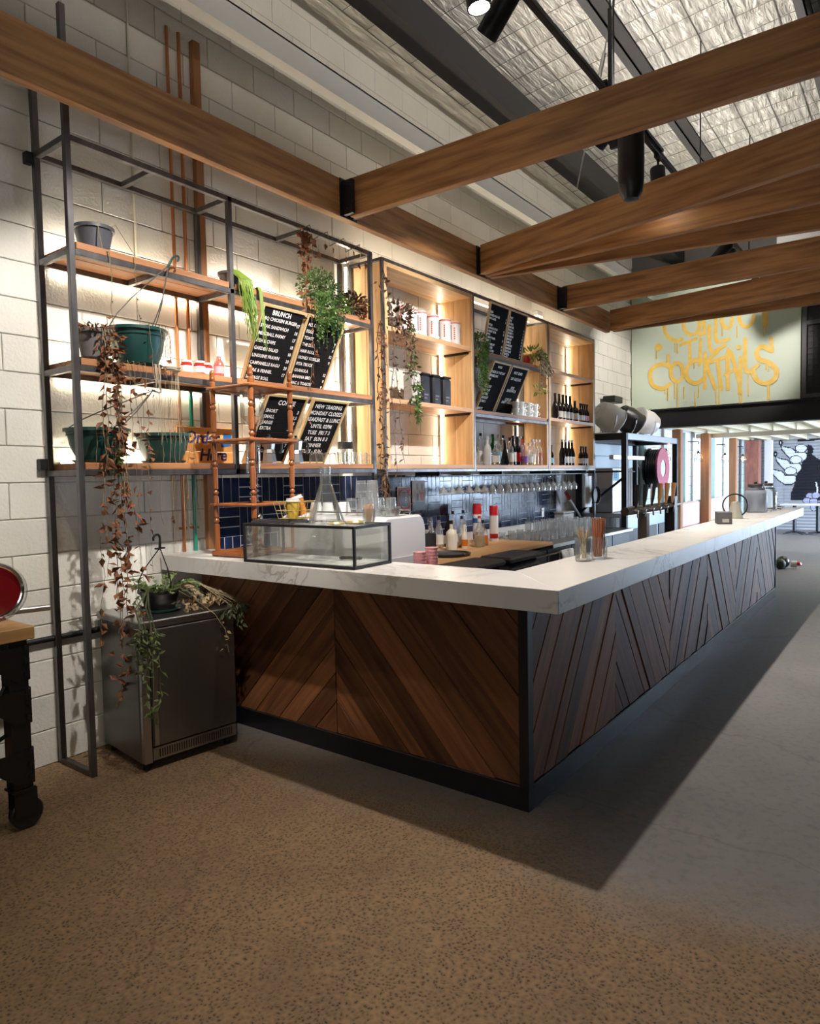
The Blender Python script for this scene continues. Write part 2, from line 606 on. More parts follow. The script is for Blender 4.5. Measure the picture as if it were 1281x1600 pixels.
# ---------------------------------------------------------------- setting
YW = 2.771
struct('floor', MB().box(-5.5, 19.5, -12.0, 4.2, -0.12, 0.0), m_floor)

# block wall: recessed backing plus one object per block
wall = struct('wall_back', MB().box(-5.5, 7.3, YW + 0.012, YW + 0.2, 0, 5.35).box(7.3, 9.05, YW + 0.012, YW + 0.2, 2.22, 5.35), m_joint)
_bl = MB().box(-0.1975, 0.1975, -0.014, 0.0, -0.0975, 0.0975)
me_block = _bl.mesh('block', bev=0.0035)
me_block.materials.append(m_block)
me_half = MB().box(-0.0975, 0.0975, -0.014, 0.0, -0.0975, 0.0975).mesh('block', bev=0.0035)
me_half.materials.append(m_block)
X0B = 2.51                                        # a head joint on the odd courses
near, far_ = [], MB()
for k in range(27):
    z = 0.1 + 0.2 * k
    if z > 5.3:
        break
    off = X0B if k % 2 == 0 else X0B + 0.2
    i = -20
    while True:
        xc = off + 0.2 + 0.4 * i
        i += 1
        if xc > 9.0:
            break
        if xc < -4.6 or (xc > 7.2 and z < 2.3):
            continue
        hidden = (0.55 < xc < 6.2 and z < 1.6)
        if hidden:
            continue
        w = (xc + 2.55) ** 2 + 15 + (z - 1.6) ** 2
        if z > 4.75 or (xc < -1.4):
            w += 60
        near.append((w, xc, z))
near.sort()
for n, (w, xc, z) in enumerate(near):
    if n < 296:
        o = obj('block', me_block, None, wall, (xc, YW + 0.014 + random.uniform(0, 0.0015), z))
    else:
        far_.box(xc - 0.1975, xc + 0.1975, YW + 0.0005, YW + 0.014, z - 0.0975, z + 0.0975)
fb = part('block_course', far_, m_block, wall, kind='stuff')

# other walls of the room, ceiling
struct('wall_left', MB().box(-5.7, -5.5, -7.0, -2.9, 0, 5.9).box(-5.7, -5.5, -.3, 4.2, 0, 5.9).box(-5.7, -5.5, -2.9, -.3, 0, .95).box(-5.7, -5.5, -2.9, -.3, 2.55, 5.9), m_wallgrey)
wn = struct('fill_window', MB().box(-5.62, -5.58, -2.9, -.3, .95, 1.0).box(-5.62, -5.58, -2.9, -.3, 2.5, 2.55).box(-5.62, -5.58, -2.9, -2.84, 1.0, 2.5).box(-5.62, -5.58, -.36, -.3, 1.0, 2.5).box(-5.62, -5.58, -1.63, -1.57, 1.0, 2.5), m_black)  # window added only to go with the left fill light
struct('fill_window_pane', MB().box(-5.603, -5.597, -2.84, -1.63, 1.0, 2.5).box(-5.603, -5.597, -1.57, -.36, 1.0, 2.5), m_pane, wn)
struct('wall_front', MB().box(-5.7, 12.5, -5.0, -4.8, 0, 6.2).box(17.3, 19.5, -5.0, -4.8, 0, 6.2).box(12.5, 17.3, -5.0, -4.8, 3.3, 6.2), m_wallgrey)
ceil = struct('ceiling', MB().add([(-5.7, 2.95, 5.30), (9.4, 2.95, 5.30), (9.4, -7.2, 6.15), (-5.7, -7.2, 6.15),
                                  (-5.7, 2.95, 5.36), (9.4, 2.95, 5.36), (9.4, -7.2, 6.21), (-5.7, -7.2, 6.21)],
                                 [(0, 1, 2, 3), (7, 6, 5, 4), (0, 4, 5, 1), (1, 5, 6, 2), (2, 6, 7, 3), (3, 7, 4, 0)]), m_foil)


def zc(y):
    return 5.30 + (2.95 - y) * 0.85 / 10.15


wm = MB()                                          # safety mesh that carries the foil
for i in range(24):
    y = 2.6 - i * 0.3
    wm.box(-2.5, 9.2, y - 0.003, y + 0.003, zc(y) - 0.016, zc(y) - 0.010)
for i in range(40):
    x = -2.5 + i * 0.3
    for (ya, yb) in ((2.6, -0.5), (-0.5, -4.5)):
        wm.tube([(x, ya, zc(ya) - 0.012), (x, yb, zc(yb) - 0.012)], 0.003, 4)
part('safety_mesh', wm, m_wire, ceil, kind='stuff')
# purlins (white C sections running along the wall) and a black strip standing in for the shaded roof gap
for n, (y, h) in enumerate(((2.25, 0.2), (0.95, 0.2), (-0.35, 0.2), (-1.65, 0.2))):
    z1 = zc(y) - 0.03
    mb = MB().box(-5.4, 9.0, y, y + 0.012, z1 - h, z1).box(-5.4, 9.0, y, y + 0.075, z1 - h, z1 - h + 0.012).box(-5.4, 9.0, y, y + 0.075, z1 - 0.012, z1)
    if n == 0:
        mb = MB().box(-5.4, 9.0, 2.30, 2.312, 4.33, 4.55).box(-5.4, 9.0, 2.23, 2.30, 4.33, 4.342).box(-5.4, 9.0, 2.30, 2.37, 4.538, 4.55)
    struct('trim_%d' % (n + 1), mb, m_purlin if n == 0 else m_darkg)
struct('trim_5', MB().box(-5.4, 9.0, 1.92, 2.12, 4.93, 5.20), m_black)

# upper far wall with the sage panel and the black steel beam under it
wr = struct('wall_right', MB().box(9.03, 9.2, -7.0, YW + 0.2, 2.62, 6.2), m_wallgrey)
sage = thing('painted_panel', 'large sage green wall panel with yellow sprayed lettering above the black steel beam', 'panel', (8.996, 1.52, 2.63))
part('panel_board', MB().box(-0.03, 0.03, -1.24, 1.24, 0.0, 2.2), m_sage, sage)
struct('trim_6', MB().box(8.93, 9.03, -7.0, YW, 2.31, 2.61).box(8.86, 9.10, -7.0, YW, 2.31, 2.33).box(8.86, 9.10, -7.0, YW, 2.595, 2.612), m_black)

GRAF=[([(0.429,1.083),(0.528,1.07),(0.654,1.164),(0.7,1.299),(0.68,1.476),(0.604,1.618),(0.479,1.661)],0.030),
([(0.161,1.297),(0.173,1.221),(0.206,1.162),(0.255,1.134),(0.309,1.142),(0.358,1.184),(0.392,1.252),(0.405,1.333),(0.393,1.41),(0.359,1.468),(0.31,1.495),(0.256,1.487),(0.207,1.445),(0.173,1.377),(0.161,1.297)],0.028),
([(0.091,1.659),(0.099,1.4),(0.089,1.124)],0.028),
([(0.091,1.659),(-0.004,1.68)],0.025),
([(0.095,1.436),(0.014,1.449)],0.025),
([(-0.069,1.657),(-0.07,1.46),(-0.085,1.211)],0.028),
([(-0.069,1.657),(-0.162,1.678)],0.025),
([(-0.075,1.447),(-0.145,1.46)],0.025),
([(-0.317,1.494),(-0.214,1.523),(-0.164,1.396),(-0.173,1.248),(-0.227,1.166),(-0.289,1.182),(-0.318,1.299)],0.028),
([(-0.596,1.46),(-0.463,1.47),(-0.415,1.333),(-0.442,1.196),(-0.521,1.143),(-0.598,1.197),(-0.615,1.29)],0.028),
([(-0.767,1.397),(-0.773,1.135)],0.041),
([(0.127,1.122),(0.133,1.107),(0.149,1.103),(0.164,1.111),(0.17,1.128),(0.164,1.143),(0.149,1.148),(0.134,1.139),(0.127,1.122)],0.025),
([(0.764,0.998),(0.773,0.977),(0.795,0.971),(0.817,0.983),(0.826,1.006),(0.817,1.027),(0.795,1.033),(0.773,1.021),(0.764,0.998)],0.036),
([(0.441,0.995),(0.209,1.061)],0.025),
([(0.311,1.011),(0.3,0.737)],0.025),
([(0.144,1.044),(0.159,0.65)],0.025),
([(0.013,1.238),(-0.007,0.85),(-0.217,0.903)],0.028),
([(-0.076,1.2),(-0.1,0.975),(-0.274,0.993)],0.028),
([(0.616,0.386),(0.73,0.325),(0.886,0.399),(0.933,0.574),(0.872,0.686),(0.731,0.722),(0.634,0.685)],0.033),
([(0.641,0.854),(0.634,0.659)],0.022),
([(0.408,0.558),(0.417,0.495),(0.443,0.446),(0.481,0.421),(0.524,0.425),(0.562,0.458),(0.589,0.512),(0.598,0.578),(0.589,0.642),(0.562,0.691),(0.524,0.715),(0.482,0.711),(0.444,0.678),(0.418,0.623),(0.408,0.558)],0.030),
([(0.123,0.711),(0.256,0.719),(0.354,0.591),(0.334,0.436),(0.207,0.36),(0.082,0.436)],0.033),
([(0.076,0.823),(0.079,0.273)],0.025),
([(-0.113,0.818),(0.045,0.657),(-0.08,0.258)],0.028),
([(-0.012,0.671),(-0.222,0.725)],0.028),
([(-0.113,0.676),(-0.162,0.238)],0.030),
([(-0.261,0.229),(-0.267,0.843),(-0.432,0.287)],0.030),
([(-0.214,0.455),(-0.338,0.509)],0.022),
([(-0.439,0.688),(-0.426,0.153)],0.028),
([(-0.429,0.847),(-0.424,0.834),(-0.411,0.829),(-0.398,0.837),(-0.393,0.851),(-0.398,0.864),(-0.411,0.868),(-0.423,0.861),(-0.429,0.847)],0.025),
([(-0.5,0.963),(-0.518,0.472),(-0.673,0.547)],0.030),
([(-0.858,0.74),(-0.732,0.82),(-0.663,0.745),(-0.696,0.633),(-0.82,0.571),(-0.924,0.453),(-0.9,0.313),(-0.779,0.266),(-0.659,0.337),(-0.607,0.475)],0.036),
([(-0.852,0.923),(-0.866,0.732)],0.028),
([(0.528,1.045),(0.528,0.891)],.008),
([(0.491,1.014),(0.491,0.861)],.008),
([(0.821,0.953),(0.821,0.823)],.008),
([(0.49,0.4),(0.489,-0.037)],.008),
([(0.532,0.391),(0.532,0.147)],.008),
([(0.39,0.314),(0.39,0.135)],.008),
([(0.641,0.324),(0.641,0.13)],.008),
([(0.679,0.341),(0.679,0.237)],.008),
([(0.219,0.222),(0.218,-0.057)],.008),
([(0.17,0.319),(0.17,0.142)],.008),
([(0.232,0.729),(0.232,0.603)],.008),
([(-0.092,0.244),(-0.093,-0.055)],.008),
([(-0.138,0.24),(-0.14,-0.058)],.008),
([(-0.426,0.153),(-0.427,-0.055)],.008),
([(-0.46,0.187),(-0.461,-0.009)],.008),
([(-0.548,0.421),(-0.55,0.106)],.008),
([(-0.812,0.262),(-0.814,-0.037)],.008),
([(-0.836,0.248),(-0.837,0.033)],.008),
([(-0.788,0.575),(-0.789,0.468)],.008),
([(-0.82,0.559),(-0.821,0.44)],.008),
([(-0.751,1.139),(-0.753,0.972)],.008),
([(-0.784,1.134),(-0.785,1.015)],.008),
([(-0.386,1.168),(-0.387,0.998)],.008),
([(-0.181,1.173),(-0.181,1.05)],.008),
]
MUR=[
('b',[(1.639,0.777),(1.631,0.97),(1.544,1.233),(1.502,1.454),(1.477,1.574),(1.389,1.653),(1.374,1.873),(1.27,1.989),(1.255,2.247),(1.168,2.224),(1.116,2.123),(1.149,1.985),(1.062,1.903),(0.967,1.841),(0.356,1.803),(0.344,0.785)]),
('b',[(1.507,2.559),(1.484,2.333),(0.972,2.344),(0.363,2.325),(0.365,2.518)]),
('w',[(1.45,2.556),(1.456,2.51),(1.434,2.46),(1.392,2.418),(1.337,2.39),(1.274,2.378),(1.212,2.384),(1.157,2.407),(1.117,2.444),(1.096,2.492)]),
('b',[(1.894,2.255),(1.866,2.111),(1.702,1.913),(1.541,1.787),(1.364,1.78),(1.26,1.869),(1.253,1.999),(1.314,2.055),(1.517,2.062),(1.588,2.161),(1.759,2.213)]),
('b',[(1.249,2.148),(1.269,2.091),(1.325,2.051),(1.402,2.038),(1.479,2.056),(1.537,2.101),(1.558,2.16),(1.538,2.217),(1.481,2.258),(1.404,2.27),(1.327,2.251),(1.27,2.206),(1.249,2.148)]),
('w',[(1.867,2.233),(1.839,2.131),(1.693,1.943),(1.532,1.817),(1.373,1.809),(1.287,1.89),(1.279,1.99),(1.323,2.031),(1.534,2.039),(1.606,2.142),(1.767,2.185)]),
('w',[(1.272,2.149),(1.289,2.102),(1.336,2.068),(1.402,2.058),(1.468,2.073),(1.517,2.11),(1.535,2.159),(1.518,2.207),(1.47,2.24),(1.404,2.25),(1.338,2.234),(1.29,2.197),(1.272,2.149)]),
('b',[(1.831,2.323),(1.841,2.276),(1.868,2.247),(1.902,2.249),(1.929,2.28),(1.94,2.328),(1.93,2.375),(1.903,2.403),(1.87,2.402),(1.842,2.371),(1.831,2.323)]),
('w',[(1.868,2.319),(1.873,2.299),(1.885,2.291),(1.898,2.3),(1.904,2.32),(1.899,2.34),(1.886,2.348),(1.873,2.339),(1.868,2.319)]),
('b',[(2.019,1.954),(1.991,1.81),(1.826,1.612),(1.663,1.487),(1.485,1.482),(1.38,1.572),(1.372,1.703),(1.434,1.758),(1.638,1.764),(1.711,1.863),(1.882,1.913)]),
('b',[(1.368,1.853),(1.389,1.795),(1.445,1.754),(1.522,1.741),(1.601,1.758),(1.659,1.803),(1.68,1.862),(1.66,1.92),(1.603,1.961),(1.525,1.974),(1.447,1.956),(1.39,1.911),(1.368,1.853)]),
('w',[(1.992,1.932),(1.964,1.83),(1.817,1.642),(1.654,1.517),(1.494,1.51),(1.406,1.593),(1.398,1.693),(1.443,1.734),(1.656,1.74),(1.728,1.843),(1.891,1.885)]),
('w',[(1.391,1.853),(1.408,1.806),(1.456,1.772),(1.523,1.761),(1.589,1.775),(1.639,1.812),(1.657,1.861),(1.639,1.909),(1.591,1.943),(1.524,1.954),(1.458,1.939),(1.409,1.902),(1.391,1.853)]),
('b',[(1.956,2.023),(1.966,1.976),(1.993,1.947),(2.027,1.948),(2.055,1.978),(2.066,2.027),(2.055,2.075),(2.028,2.103),(1.994,2.102),(1.967,2.071),(1.956,2.023)]),
('w',[(1.992,2.018),(1.998,1.998),(2.01,1.99),(2.023,1.999),(2.029,2.02),(2.024,2.04),(2.011,2.047),(1.998,2.039),(1.992,2.018)]),
('b',[(2.146,1.65),(2.117,1.505),(1.95,1.308),(1.786,1.184),(1.606,1.181),(1.5,1.273),(1.493,1.404),(1.555,1.459),(1.761,1.463),(1.834,1.561),(2.007,1.61)]),
('b',[(1.489,1.555),(1.509,1.497),(1.566,1.455),(1.644,1.44),(1.723,1.457),(1.782,1.502),(1.803,1.561),(1.783,1.619),(1.725,1.661),(1.646,1.675),(1.568,1.657),(1.51,1.613),(1.489,1.555)]),
('w',[(2.118,1.629),(2.089,1.526),(1.941,1.339),(1.777,1.215),(1.615,1.209),(1.527,1.293),(1.519,1.394),(1.564,1.435),(1.779,1.438),(1.852,1.541),(2.016,1.581)]),
('w',[(1.512,1.555),(1.529,1.507),(1.578,1.472),(1.645,1.461),(1.712,1.475),(1.761,1.511),(1.78,1.56),(1.762,1.609),(1.713,1.643),(1.646,1.655),(1.579,1.64),(1.53,1.604),(1.512,1.555)]),
('b',[(2.082,1.72),(2.092,1.672),(2.119,1.643),(2.153,1.644),(2.181,1.674),(2.192,1.723),(2.182,1.771),(2.155,1.8),(2.12,1.799),(2.093,1.769),(2.082,1.72)]),
('w',[(2.118,1.715),(2.124,1.695),(2.137,1.687),(2.15,1.695),(2.155,1.716),(2.15,1.736),(2.137,1.744),(2.124,1.735),(2.118,1.715)]),
('b',[(1.079,0.89),(1.099,0.831),(1.154,0.795),(1.223,0.795),(1.279,0.831),(1.301,0.89),(1.281,0.949),(1.225,0.985),(1.156,0.985),(1.101,0.949),(1.079,0.89)]),
('g',[(1.096,0.89),(1.114,0.843),(1.16,0.814),(1.218,0.814),(1.265,0.843),(1.284,0.89),(1.266,0.937),(1.22,0.966),(1.162,0.966),(1.114,0.937),(1.096,0.89)]),
('b',[(0.942,0.91),(0.962,0.852),(1.017,0.815),(1.085,0.815),(1.14,0.851),(1.162,0.91),(1.142,0.969),(1.087,1.005),(1.019,1.005),(0.963,0.968),(0.942,0.91)]),
('g',[(0.959,0.91),(0.976,0.863),(1.022,0.834),(1.08,0.834),(1.127,0.863),(1.145,0.91),(1.127,0.957),(1.081,0.986),(1.024,0.986),(0.977,0.957),(0.959,0.91)]),
('b',[(1.147,0.77),(1.168,0.711),(1.223,0.674),(1.292,0.674),(1.348,0.71),(1.37,0.769),(1.349,0.828),(1.294,0.865),(1.225,0.865),(1.169,0.829),(1.147,0.77)]),
('g',[(1.164,0.77),(1.182,0.723),(1.228,0.693),(1.287,0.693),(1.334,0.722),(1.353,0.769),(1.335,0.816),(1.288,0.846),(1.23,0.846),(1.183,0.817),(1.164,0.77)]),
('b',[(0.992,0.751),(1.012,0.692),(1.067,0.656),(1.135,0.655),(1.191,0.691),(1.213,0.75),(1.192,0.809),(1.137,0.845),(1.069,0.845),(1.013,0.809),(0.992,0.751)]),
('g',[(1.009,0.751),(1.026,0.704),(1.072,0.675),(1.13,0.674),(1.177,0.703),(1.195,0.75),(1.178,0.797),(1.131,0.826),(1.074,0.826),(1.027,0.798),(1.009,0.751)]),
('b',[(0.973,0.592),(0.993,0.533),(1.048,0.496),(1.116,0.495),(1.172,0.531),(1.194,0.589),(1.173,0.649),(1.118,0.685),(1.05,0.686),(0.994,0.65),(0.973,0.592)]),
('g',[(0.99,0.592),(1.007,0.545),(1.053,0.515),(1.111,0.514),(1.158,0.543),(1.176,0.59),(1.159,0.637),(1.112,0.666),(1.055,0.667),(1.008,0.639),(0.99,0.592)]),
('b',[(0.854,0.633),(0.874,0.575),(0.928,0.538),(0.996,0.537),(1.051,0.572),(1.073,0.631),(1.052,0.69),(0.998,0.726),(0.93,0.727),(0.875,0.691),(0.854,0.633)]),
('g',[(0.871,0.633),(0.888,0.586),(0.933,0.557),(0.991,0.556),(1.037,0.584),(1.056,0.631),(1.038,0.678),(0.992,0.707),(0.935,0.708),(0.889,0.679),(0.871,0.633)]),
('b',[(0.738,0.871),(0.758,0.813),(0.811,0.777),(0.879,0.776),(0.934,0.812),(0.955,0.87),(0.935,0.929),(0.881,0.965),(0.813,0.965),(0.759,0.929),(0.738,0.871)]),
('g',[(0.755,0.871),(0.771,0.825),(0.817,0.796),(0.874,0.795),(0.92,0.824),(0.938,0.87),(0.921,0.917),(0.875,0.946),(0.818,0.946),(0.772,0.917),(0.755,0.871)]),
('b',[(0.736,0.713),(0.756,0.655),(0.81,0.619),(0.877,0.618),(0.932,0.653),(0.953,0.712),(0.933,0.77),(0.879,0.806),(0.812,0.807),(0.757,0.771),(0.736,0.713)]),
('g',[(0.753,0.713),(0.77,0.667),(0.815,0.637),(0.872,0.637),(0.918,0.665),(0.936,0.712),(0.919,0.759),(0.873,0.788),(0.817,0.788),(0.771,0.759),(0.753,0.713)]),
('w',[(1.072,1.248),(1.047,1.268),(1.011,1.129),(1.009,0.99),(1.043,0.96),(1.045,1.109)]),
]

# graffiti: each sprayed stroke is a flat ribbon of paint on the panel
def ribbon(mb, pts, w, x):
    P = [Vector((x, a, b)) for a, b in pts]
    sl = Vector((.00006, 0, 0))
    n = len(P)
    if n > 2:                                      # smooth the polyline
        Q = []
        for i in range(n - 1):
            p0, p1, p2, p3 = P[max(i - 1, 0)], P[i], P[i + 1], P[min(i + 2, n - 1)]
            for k in range(5):
                t = k / 5
                Q.append(0.5 * ((2 * p1) + (p2 - p0) * t + (2 * p0 - 5 * p1 + 4 * p2 - p3) * t * t + (3 * p1 - p0 - 3 * p2 + p3) * t ** 3))
        P = Q + [P[-1]]
    n = len(P)
    L_, R_ = [], []
    for i in range(n):
        t = (P[min(i + 1, n - 1)] - P[max(i - 1, 0)]).normalized()
        s = Vector((0, -t.z, t.y)) * w
        L_.append(P[i] + s - sl * i)
        R_.append(P[i] - s - sl * i)
    vs = L_ + R_
    mb.add(vs, [(i, i + 1, n + i + 1, n + i) for i in range(n - 1)])
    for c in (P[0] + sl * 4, P[-1] - sl * (n + 4)):    # round ends, a hair behind and in front of the stroke
        mb.add([c + Vector((0, math.cos(2 * PI * k / 10) * w, math.sin(2 * PI * k / 10) * w)) for k in range(10)], [tuple(range(10))])


for k, (pts, w) in enumerate(GRAF):
    mb = MB()
    if len(pts) == 9:                              # round dab of paint
        cy, cz = sum(p[0] for p in pts[:8]) / 8, sum(p[1] for p in pts[:8]) / 8
        rd = max(abs(p[0] - cy) for p in pts) + w * .8
        mb.add([(0, cy + rd * math.cos(2 * PI * q / 18), cz + rd * math.sin(2 * PI * q / 18)) for q in range(18)], [tuple(range(18))])
    else:
        ribbon(mb, pts, w, 0)
    obj('spray_stroke', mb.mesh('spray_stroke', fix=False), m_spray, sage, (-0.0325 - 0.00035 * k, 0, 0))

# dark cage with cartons at the far right of the upper wall
cage = thing('bottle_cage', 'black wire mesh cage holding red cartons at the right end of the sage panel', 'cage', (8.95, -0.36, 2.63))
part('frame', MB().box(-.03, .03, .56, .62, 0, 2.3).box(-.03, .03, -.62, -.56, 0, 2.3).box(-.03, .03, -.56, .56, 0, .06).box(-.03, .03, -.56, .56, 1.05, 1.11), m_darkg, cage)
g = MB()
for i in range(14):
    g.box(-.004, .004, -.56 + i * .08, -.556 + i * .08, .06, 2.3)
for i in range(28):
    g.box(-.004, .004, -.56, .56, .08 + i * .08, .084 + i * .08)
part('mesh_front', g, m_black, cage, kind='stuff')
part('back_plate', MB().box(.034, .044, -.62, .62, 0, 2.3), m_black, cage)
for i, (y, z) in enumerate(((.30, .42), (.28, 1.18), (.12, 1.38), (-.1, .42))):
    single('carton', MB().box(-.008, .012, -.06, .06, 0, .18), mat('carton_red_%d' % i, (.42, .12, .06), .6) if i == 0 else MATS['carton_red_0'],
           ['red carton low in the black cage', 'red carton at mid height in the black cage', 'topmost red carton in the black cage', 'red carton low at the right in the black cage'][i],
           'carton', (8.95 + .018, -.36 + y, 2.63 + z), group='cartons in the wire cage')

ORD = ['first', 'second', 'third', 'fourth', 'fifth', 'sixth', 'seventh', 'eighth', 'ninth', 'tenth', 'eleventh', 'twelfth', 'thirteenth', 'fourteenth', 'fifteenth', 'sixteenth', 'seventeenth', 'eighteenth', 'nineteenth', 'twentieth', 'twenty first', 'twenty second']
m_joist = mat('joist_timber', (.58, .50, .34), .6)
# space under the mezzanine
struct('ceiling_2', MB().box(9.2, 19.5, -7.0, 2.9, 2.6, 2.66), m_cream)
for i in range(16):
    y = 2.55 - i * 0.42
    o = single('ceiling_joist', MB().box(9.2, 18.2, -0.022, 0.022, 0, 0.2), m_joist, ORD[i] + ' cream timber joist under the mezzanine, counted from the weatherboard wall', 'joist', (0, y, 2.395), group='joists under the mezzanine')
struct('trim_7', MB().box(13.0, 13.12, -6.9, 2.75, 2.30, 2.39), m_cream)
sw = struct('wall_side', MB().box(7.3, 19.5, YW + 0.06, YW + 0.2, 0, 2.6), m_joint)
for i in range(14):                               # boards of the side wall
    z0 = i * 0.186
    mm = m_bluew if z0 > 1.25 else m_greenw
    part('weatherboard', MB().box(9.5, 18.2, YW + 0.02, YW + 0.06, z0 + .003, z0 + 0.183), mm, sw, bev=0.004)
    if z0 > 1.60:
        part('weatherboard', MB().box(7.32, 9.45, YW + 0.02, YW + 0.06, z0 + .003, z0 + 0.183), m_bluew, sw, bev=0.004)
for i in range(9):                                # brown dado sheets of the kitchen corner
    part('dado_sheet', MB().box(7.32 + i * .237, 7.32 + i * .237 + .23, YW + 0.02, YW + 0.06, 0.0, 1.66), m_kitchen, sw, bev=0.006)
for n, (x, y, s, h, mm, lab) in enumerate(((12.9, 2.52, .18, 2.39, m_rust, 'orange brown timber post, nearest of the posts along the far wall'),
                                        (15.7, 2.55, .17, 2.39, m_rust, 'weathered timber post behind the glass jars'),
                                        (10.9, 2.55, .16, 2.39, m_rust, 'dark timber post seen through the right end of the black bar frame'),
                                        (17.6, 2.45, .34, 2.39, mat('red_brown_post', (.24, .085, .055), .6, noise=(14, (.15, .05, .04), 4, (1, 1, .3), .4, .7)), 'red brown pillar next to the grey mural'))):
    o = thing('timber_post' if n < 3 else 'pillar', lab, 'post', (x, y, 0))
    part('shaft', MB().box(-s / 2, s / 2, -s / 2, s / 2, 0, h), mm, o, bev=0.01)
    part('shoe', MB().box(-s / 2 - .006, s / 2 + .006, -s / 2 - .006, s / 2 + .006, 0, .1), m_black, o)
struct('trim_8', MB().box(17.95, 18.08, 2.05, 2.24, 0, 2.39), m_whitep)
struct('trim_9', MB().box(12.05, 12.2, YW - .06, YW + 0.02, 0, 2.39).box(14.55, 14.68, YW - .06, YW + 0.02, 0, 2.39).box(9.45, 9.55, YW - .06, YW + .02, 0, 2.39), m_greenw)


def inpoly(y, z, p):
    r = False
    n = len(p)
    for i in range(n):
        (a, b), (c, d) = p[i], p[(i + 1) % n]
        if (b > z) != (d > z) and y < (c - a) * (z - b) / (d - b) + a:
            r = not r
    return r


# mural: corrugated sheets with painted shapes, colour chosen face by face
bbs = [(min(q[0] for q in p), max(q[0] for q in p), min(q[1] for q in p), max(q[1] for q in p)) for c, p in MUR]
wf = struct('wall_far', MB().box(18.24, 18.4, -7.0, 2.9, 0, 2.6), m_joint)
PITCH = 0.084
for si in range(5):
    ya = 2.6 - si * 0.8
    ny, nz = (44, int(2.395 / PITCH * 4)) if si in (0, 1, 2) else (2, int(2.395 / PITCH * 4))
    vs, fs, mi = [], [], []
    for j in range(nz + 1):
        z = j * PITCH / 4
        x = 18.17 + (0.0, 0.016, 0.032, 0.016)[j % 4]
        for i in range(ny + 1):
            vs.append((x, ya - 0.795 * i / ny, z))
    for j in range(nz):
        for i in range(ny):
            a = j * (ny + 1) + i
            fs.append((a, a + ny + 1, a + ny + 2, a + 1))
            yc, zz = ya - 0.795 * (i + .5) / ny, (j + .5) * PITCH / 4
            c = 0
            for (kk, p), bb in zip(MUR, bbs):
                if bb[0] < yc < bb[1] and bb[2] < zz < bb[3] and inpoly(yc, zz, p):
                    c = {'b': 1, 'w': 2, 'g': 3}[kk]
            mi.append(c)
    me = bpy.data.meshes.new('corrugated_sheet')
    me.from_pydata(vs, [], fs)
    for mm in (m_corr, m_muralb, m_muralw, m_muralg):
        me.materials.append(mm)
    me.polygons.foreach_set('material_index', mi)
    obj('corrugated_sheet', me, None, wf)

# caged pendants on pipe brackets along the far wall
for n, x in enumerate((10.2, 12.45, 14.85, 16.85)):
    lab = ['caged pendant lamp inside the black bar frame', 'caged pendant lamp left of the nearest timber post', 'caged pendant lamp right of the nearest timber post', 'farthest caged pendant lamp beside the red brown pillar'][n]
    t = thing('cage_pendant', lab, 'lamp', (x, 2.56, 1.80), group='caged pendants on the far wall')
    part('bracket', MB().tube([(0, .21, .42), (0, .1, .42), (0, 0, .42), (0, 0, .36)], .011, 6), m_black, t)
    part('cord', MB().cyl((0, 0, .19), (0, 0, .37), .004, 5), m_black, t)
    part('lamp_holder', MB().lathe([(.0, .22), (.02, .215), (.024, .16), (.0, .155)], 10), m_black, t)
    part('bulb', MB().lathe([(.0, .045), (.022, .06), (.032, .095), (.022, .135), (.012, .158), (0, .16)], 10), m_bulb, t)
    c = MB()
    for k in range(8):
        a = 2 * PI * k / 8
        c.tube([(math.cos(a) * .025, math.sin(a) * .025, .19), (math.cos(a) * .075, math.sin(a) * .075, .12), (math.cos(a) * .085, math.sin(a) * .085, 0)], .003, 4)
    for r, z in ((.085, 0), (.08, .06), (.075, .12)):
        c.torus((0, 0, z), r, .003, 16, 4)
    part('wire_cage', c, m_black, t)
    d = bpy.data.lights.new('bulb_light', 'POINT')
    d.energy, d.color, d.shadow_soft_size = 4, (1, .62, .28), .03
    lo = bpy.data.objects.new('bulb_light', d)
    LIGHTS.objects.link(lo)
    lo.location = (x, 2.50, 1.88)

# booth seats, table, floor items at the far end
for n, (x0, x1, lab) in enumerate(((11.0, 12.75, 'pink vinyl booth seat left of the nearest timber post'), (13.15, 15.4, 'pink vinyl booth seat right of the nearest timber post'))):
    t = thing('booth_seat', lab, 'bench', ((x0 + x1) / 2, 2.5, 0))
    w = (x1 - x0) / 2
    part('base', MB().box(-w, w, -.25, .18, 0, .38), m_kitchen, t)
    part('seat', MB().box(-w, w, -.27, .15, .38, .48), m_seat, t, bev=.03)
    part('backrest', MB().box(-w, w, .10, .19, .48, .98), m_seat, t, bev=.03)
t = thing('cafe_table', 'white topped table on a black pedestal in front of the grey mural', 'table', (16.7, 1.2, 0))
part('tabletop', MB().box(-.4, .4, -.75, .42, .72, .75), m_whitep, t, bev=.008)
for y in (-.35, .15):
    part('column', MB().cyl((0, y, .03), (0, y, .72), .04, 10), m_black, t)
    fm = MB()
    for k in range(4):
        a = PI / 4 + k * PI / 2
        fm.tube([(0, y, .07), (math.cos(a) * .3, y + math.sin(a) * .3, .016)], .022, 6, .014)
    part('foot', fm, m_black, t)
t = thing('floor_bin', 'slim dark grey bin standing on the floor past the end of the bar', 'bin', (8.4, .72, 0))
part('body', MB().lathe([(.11, 0), (.13, .02), (.15, .60), (.15, .64)], 16), m_darkg, t, smooth=True)
part('lid', MB().lathe([(.155, .642), (.155, .665), (.10, .69), (.001, .695)], 16), m_darkg, t, smooth=True)
t = thing('bundle', 'dark rounded bundle with a pale end lying on the floor past the bar end', 'bundle', (9.9, .62, 0))
part('roll', MB().ball((0, 0, .10), .10, 12, 8), m_blackp, t, smooth=True)
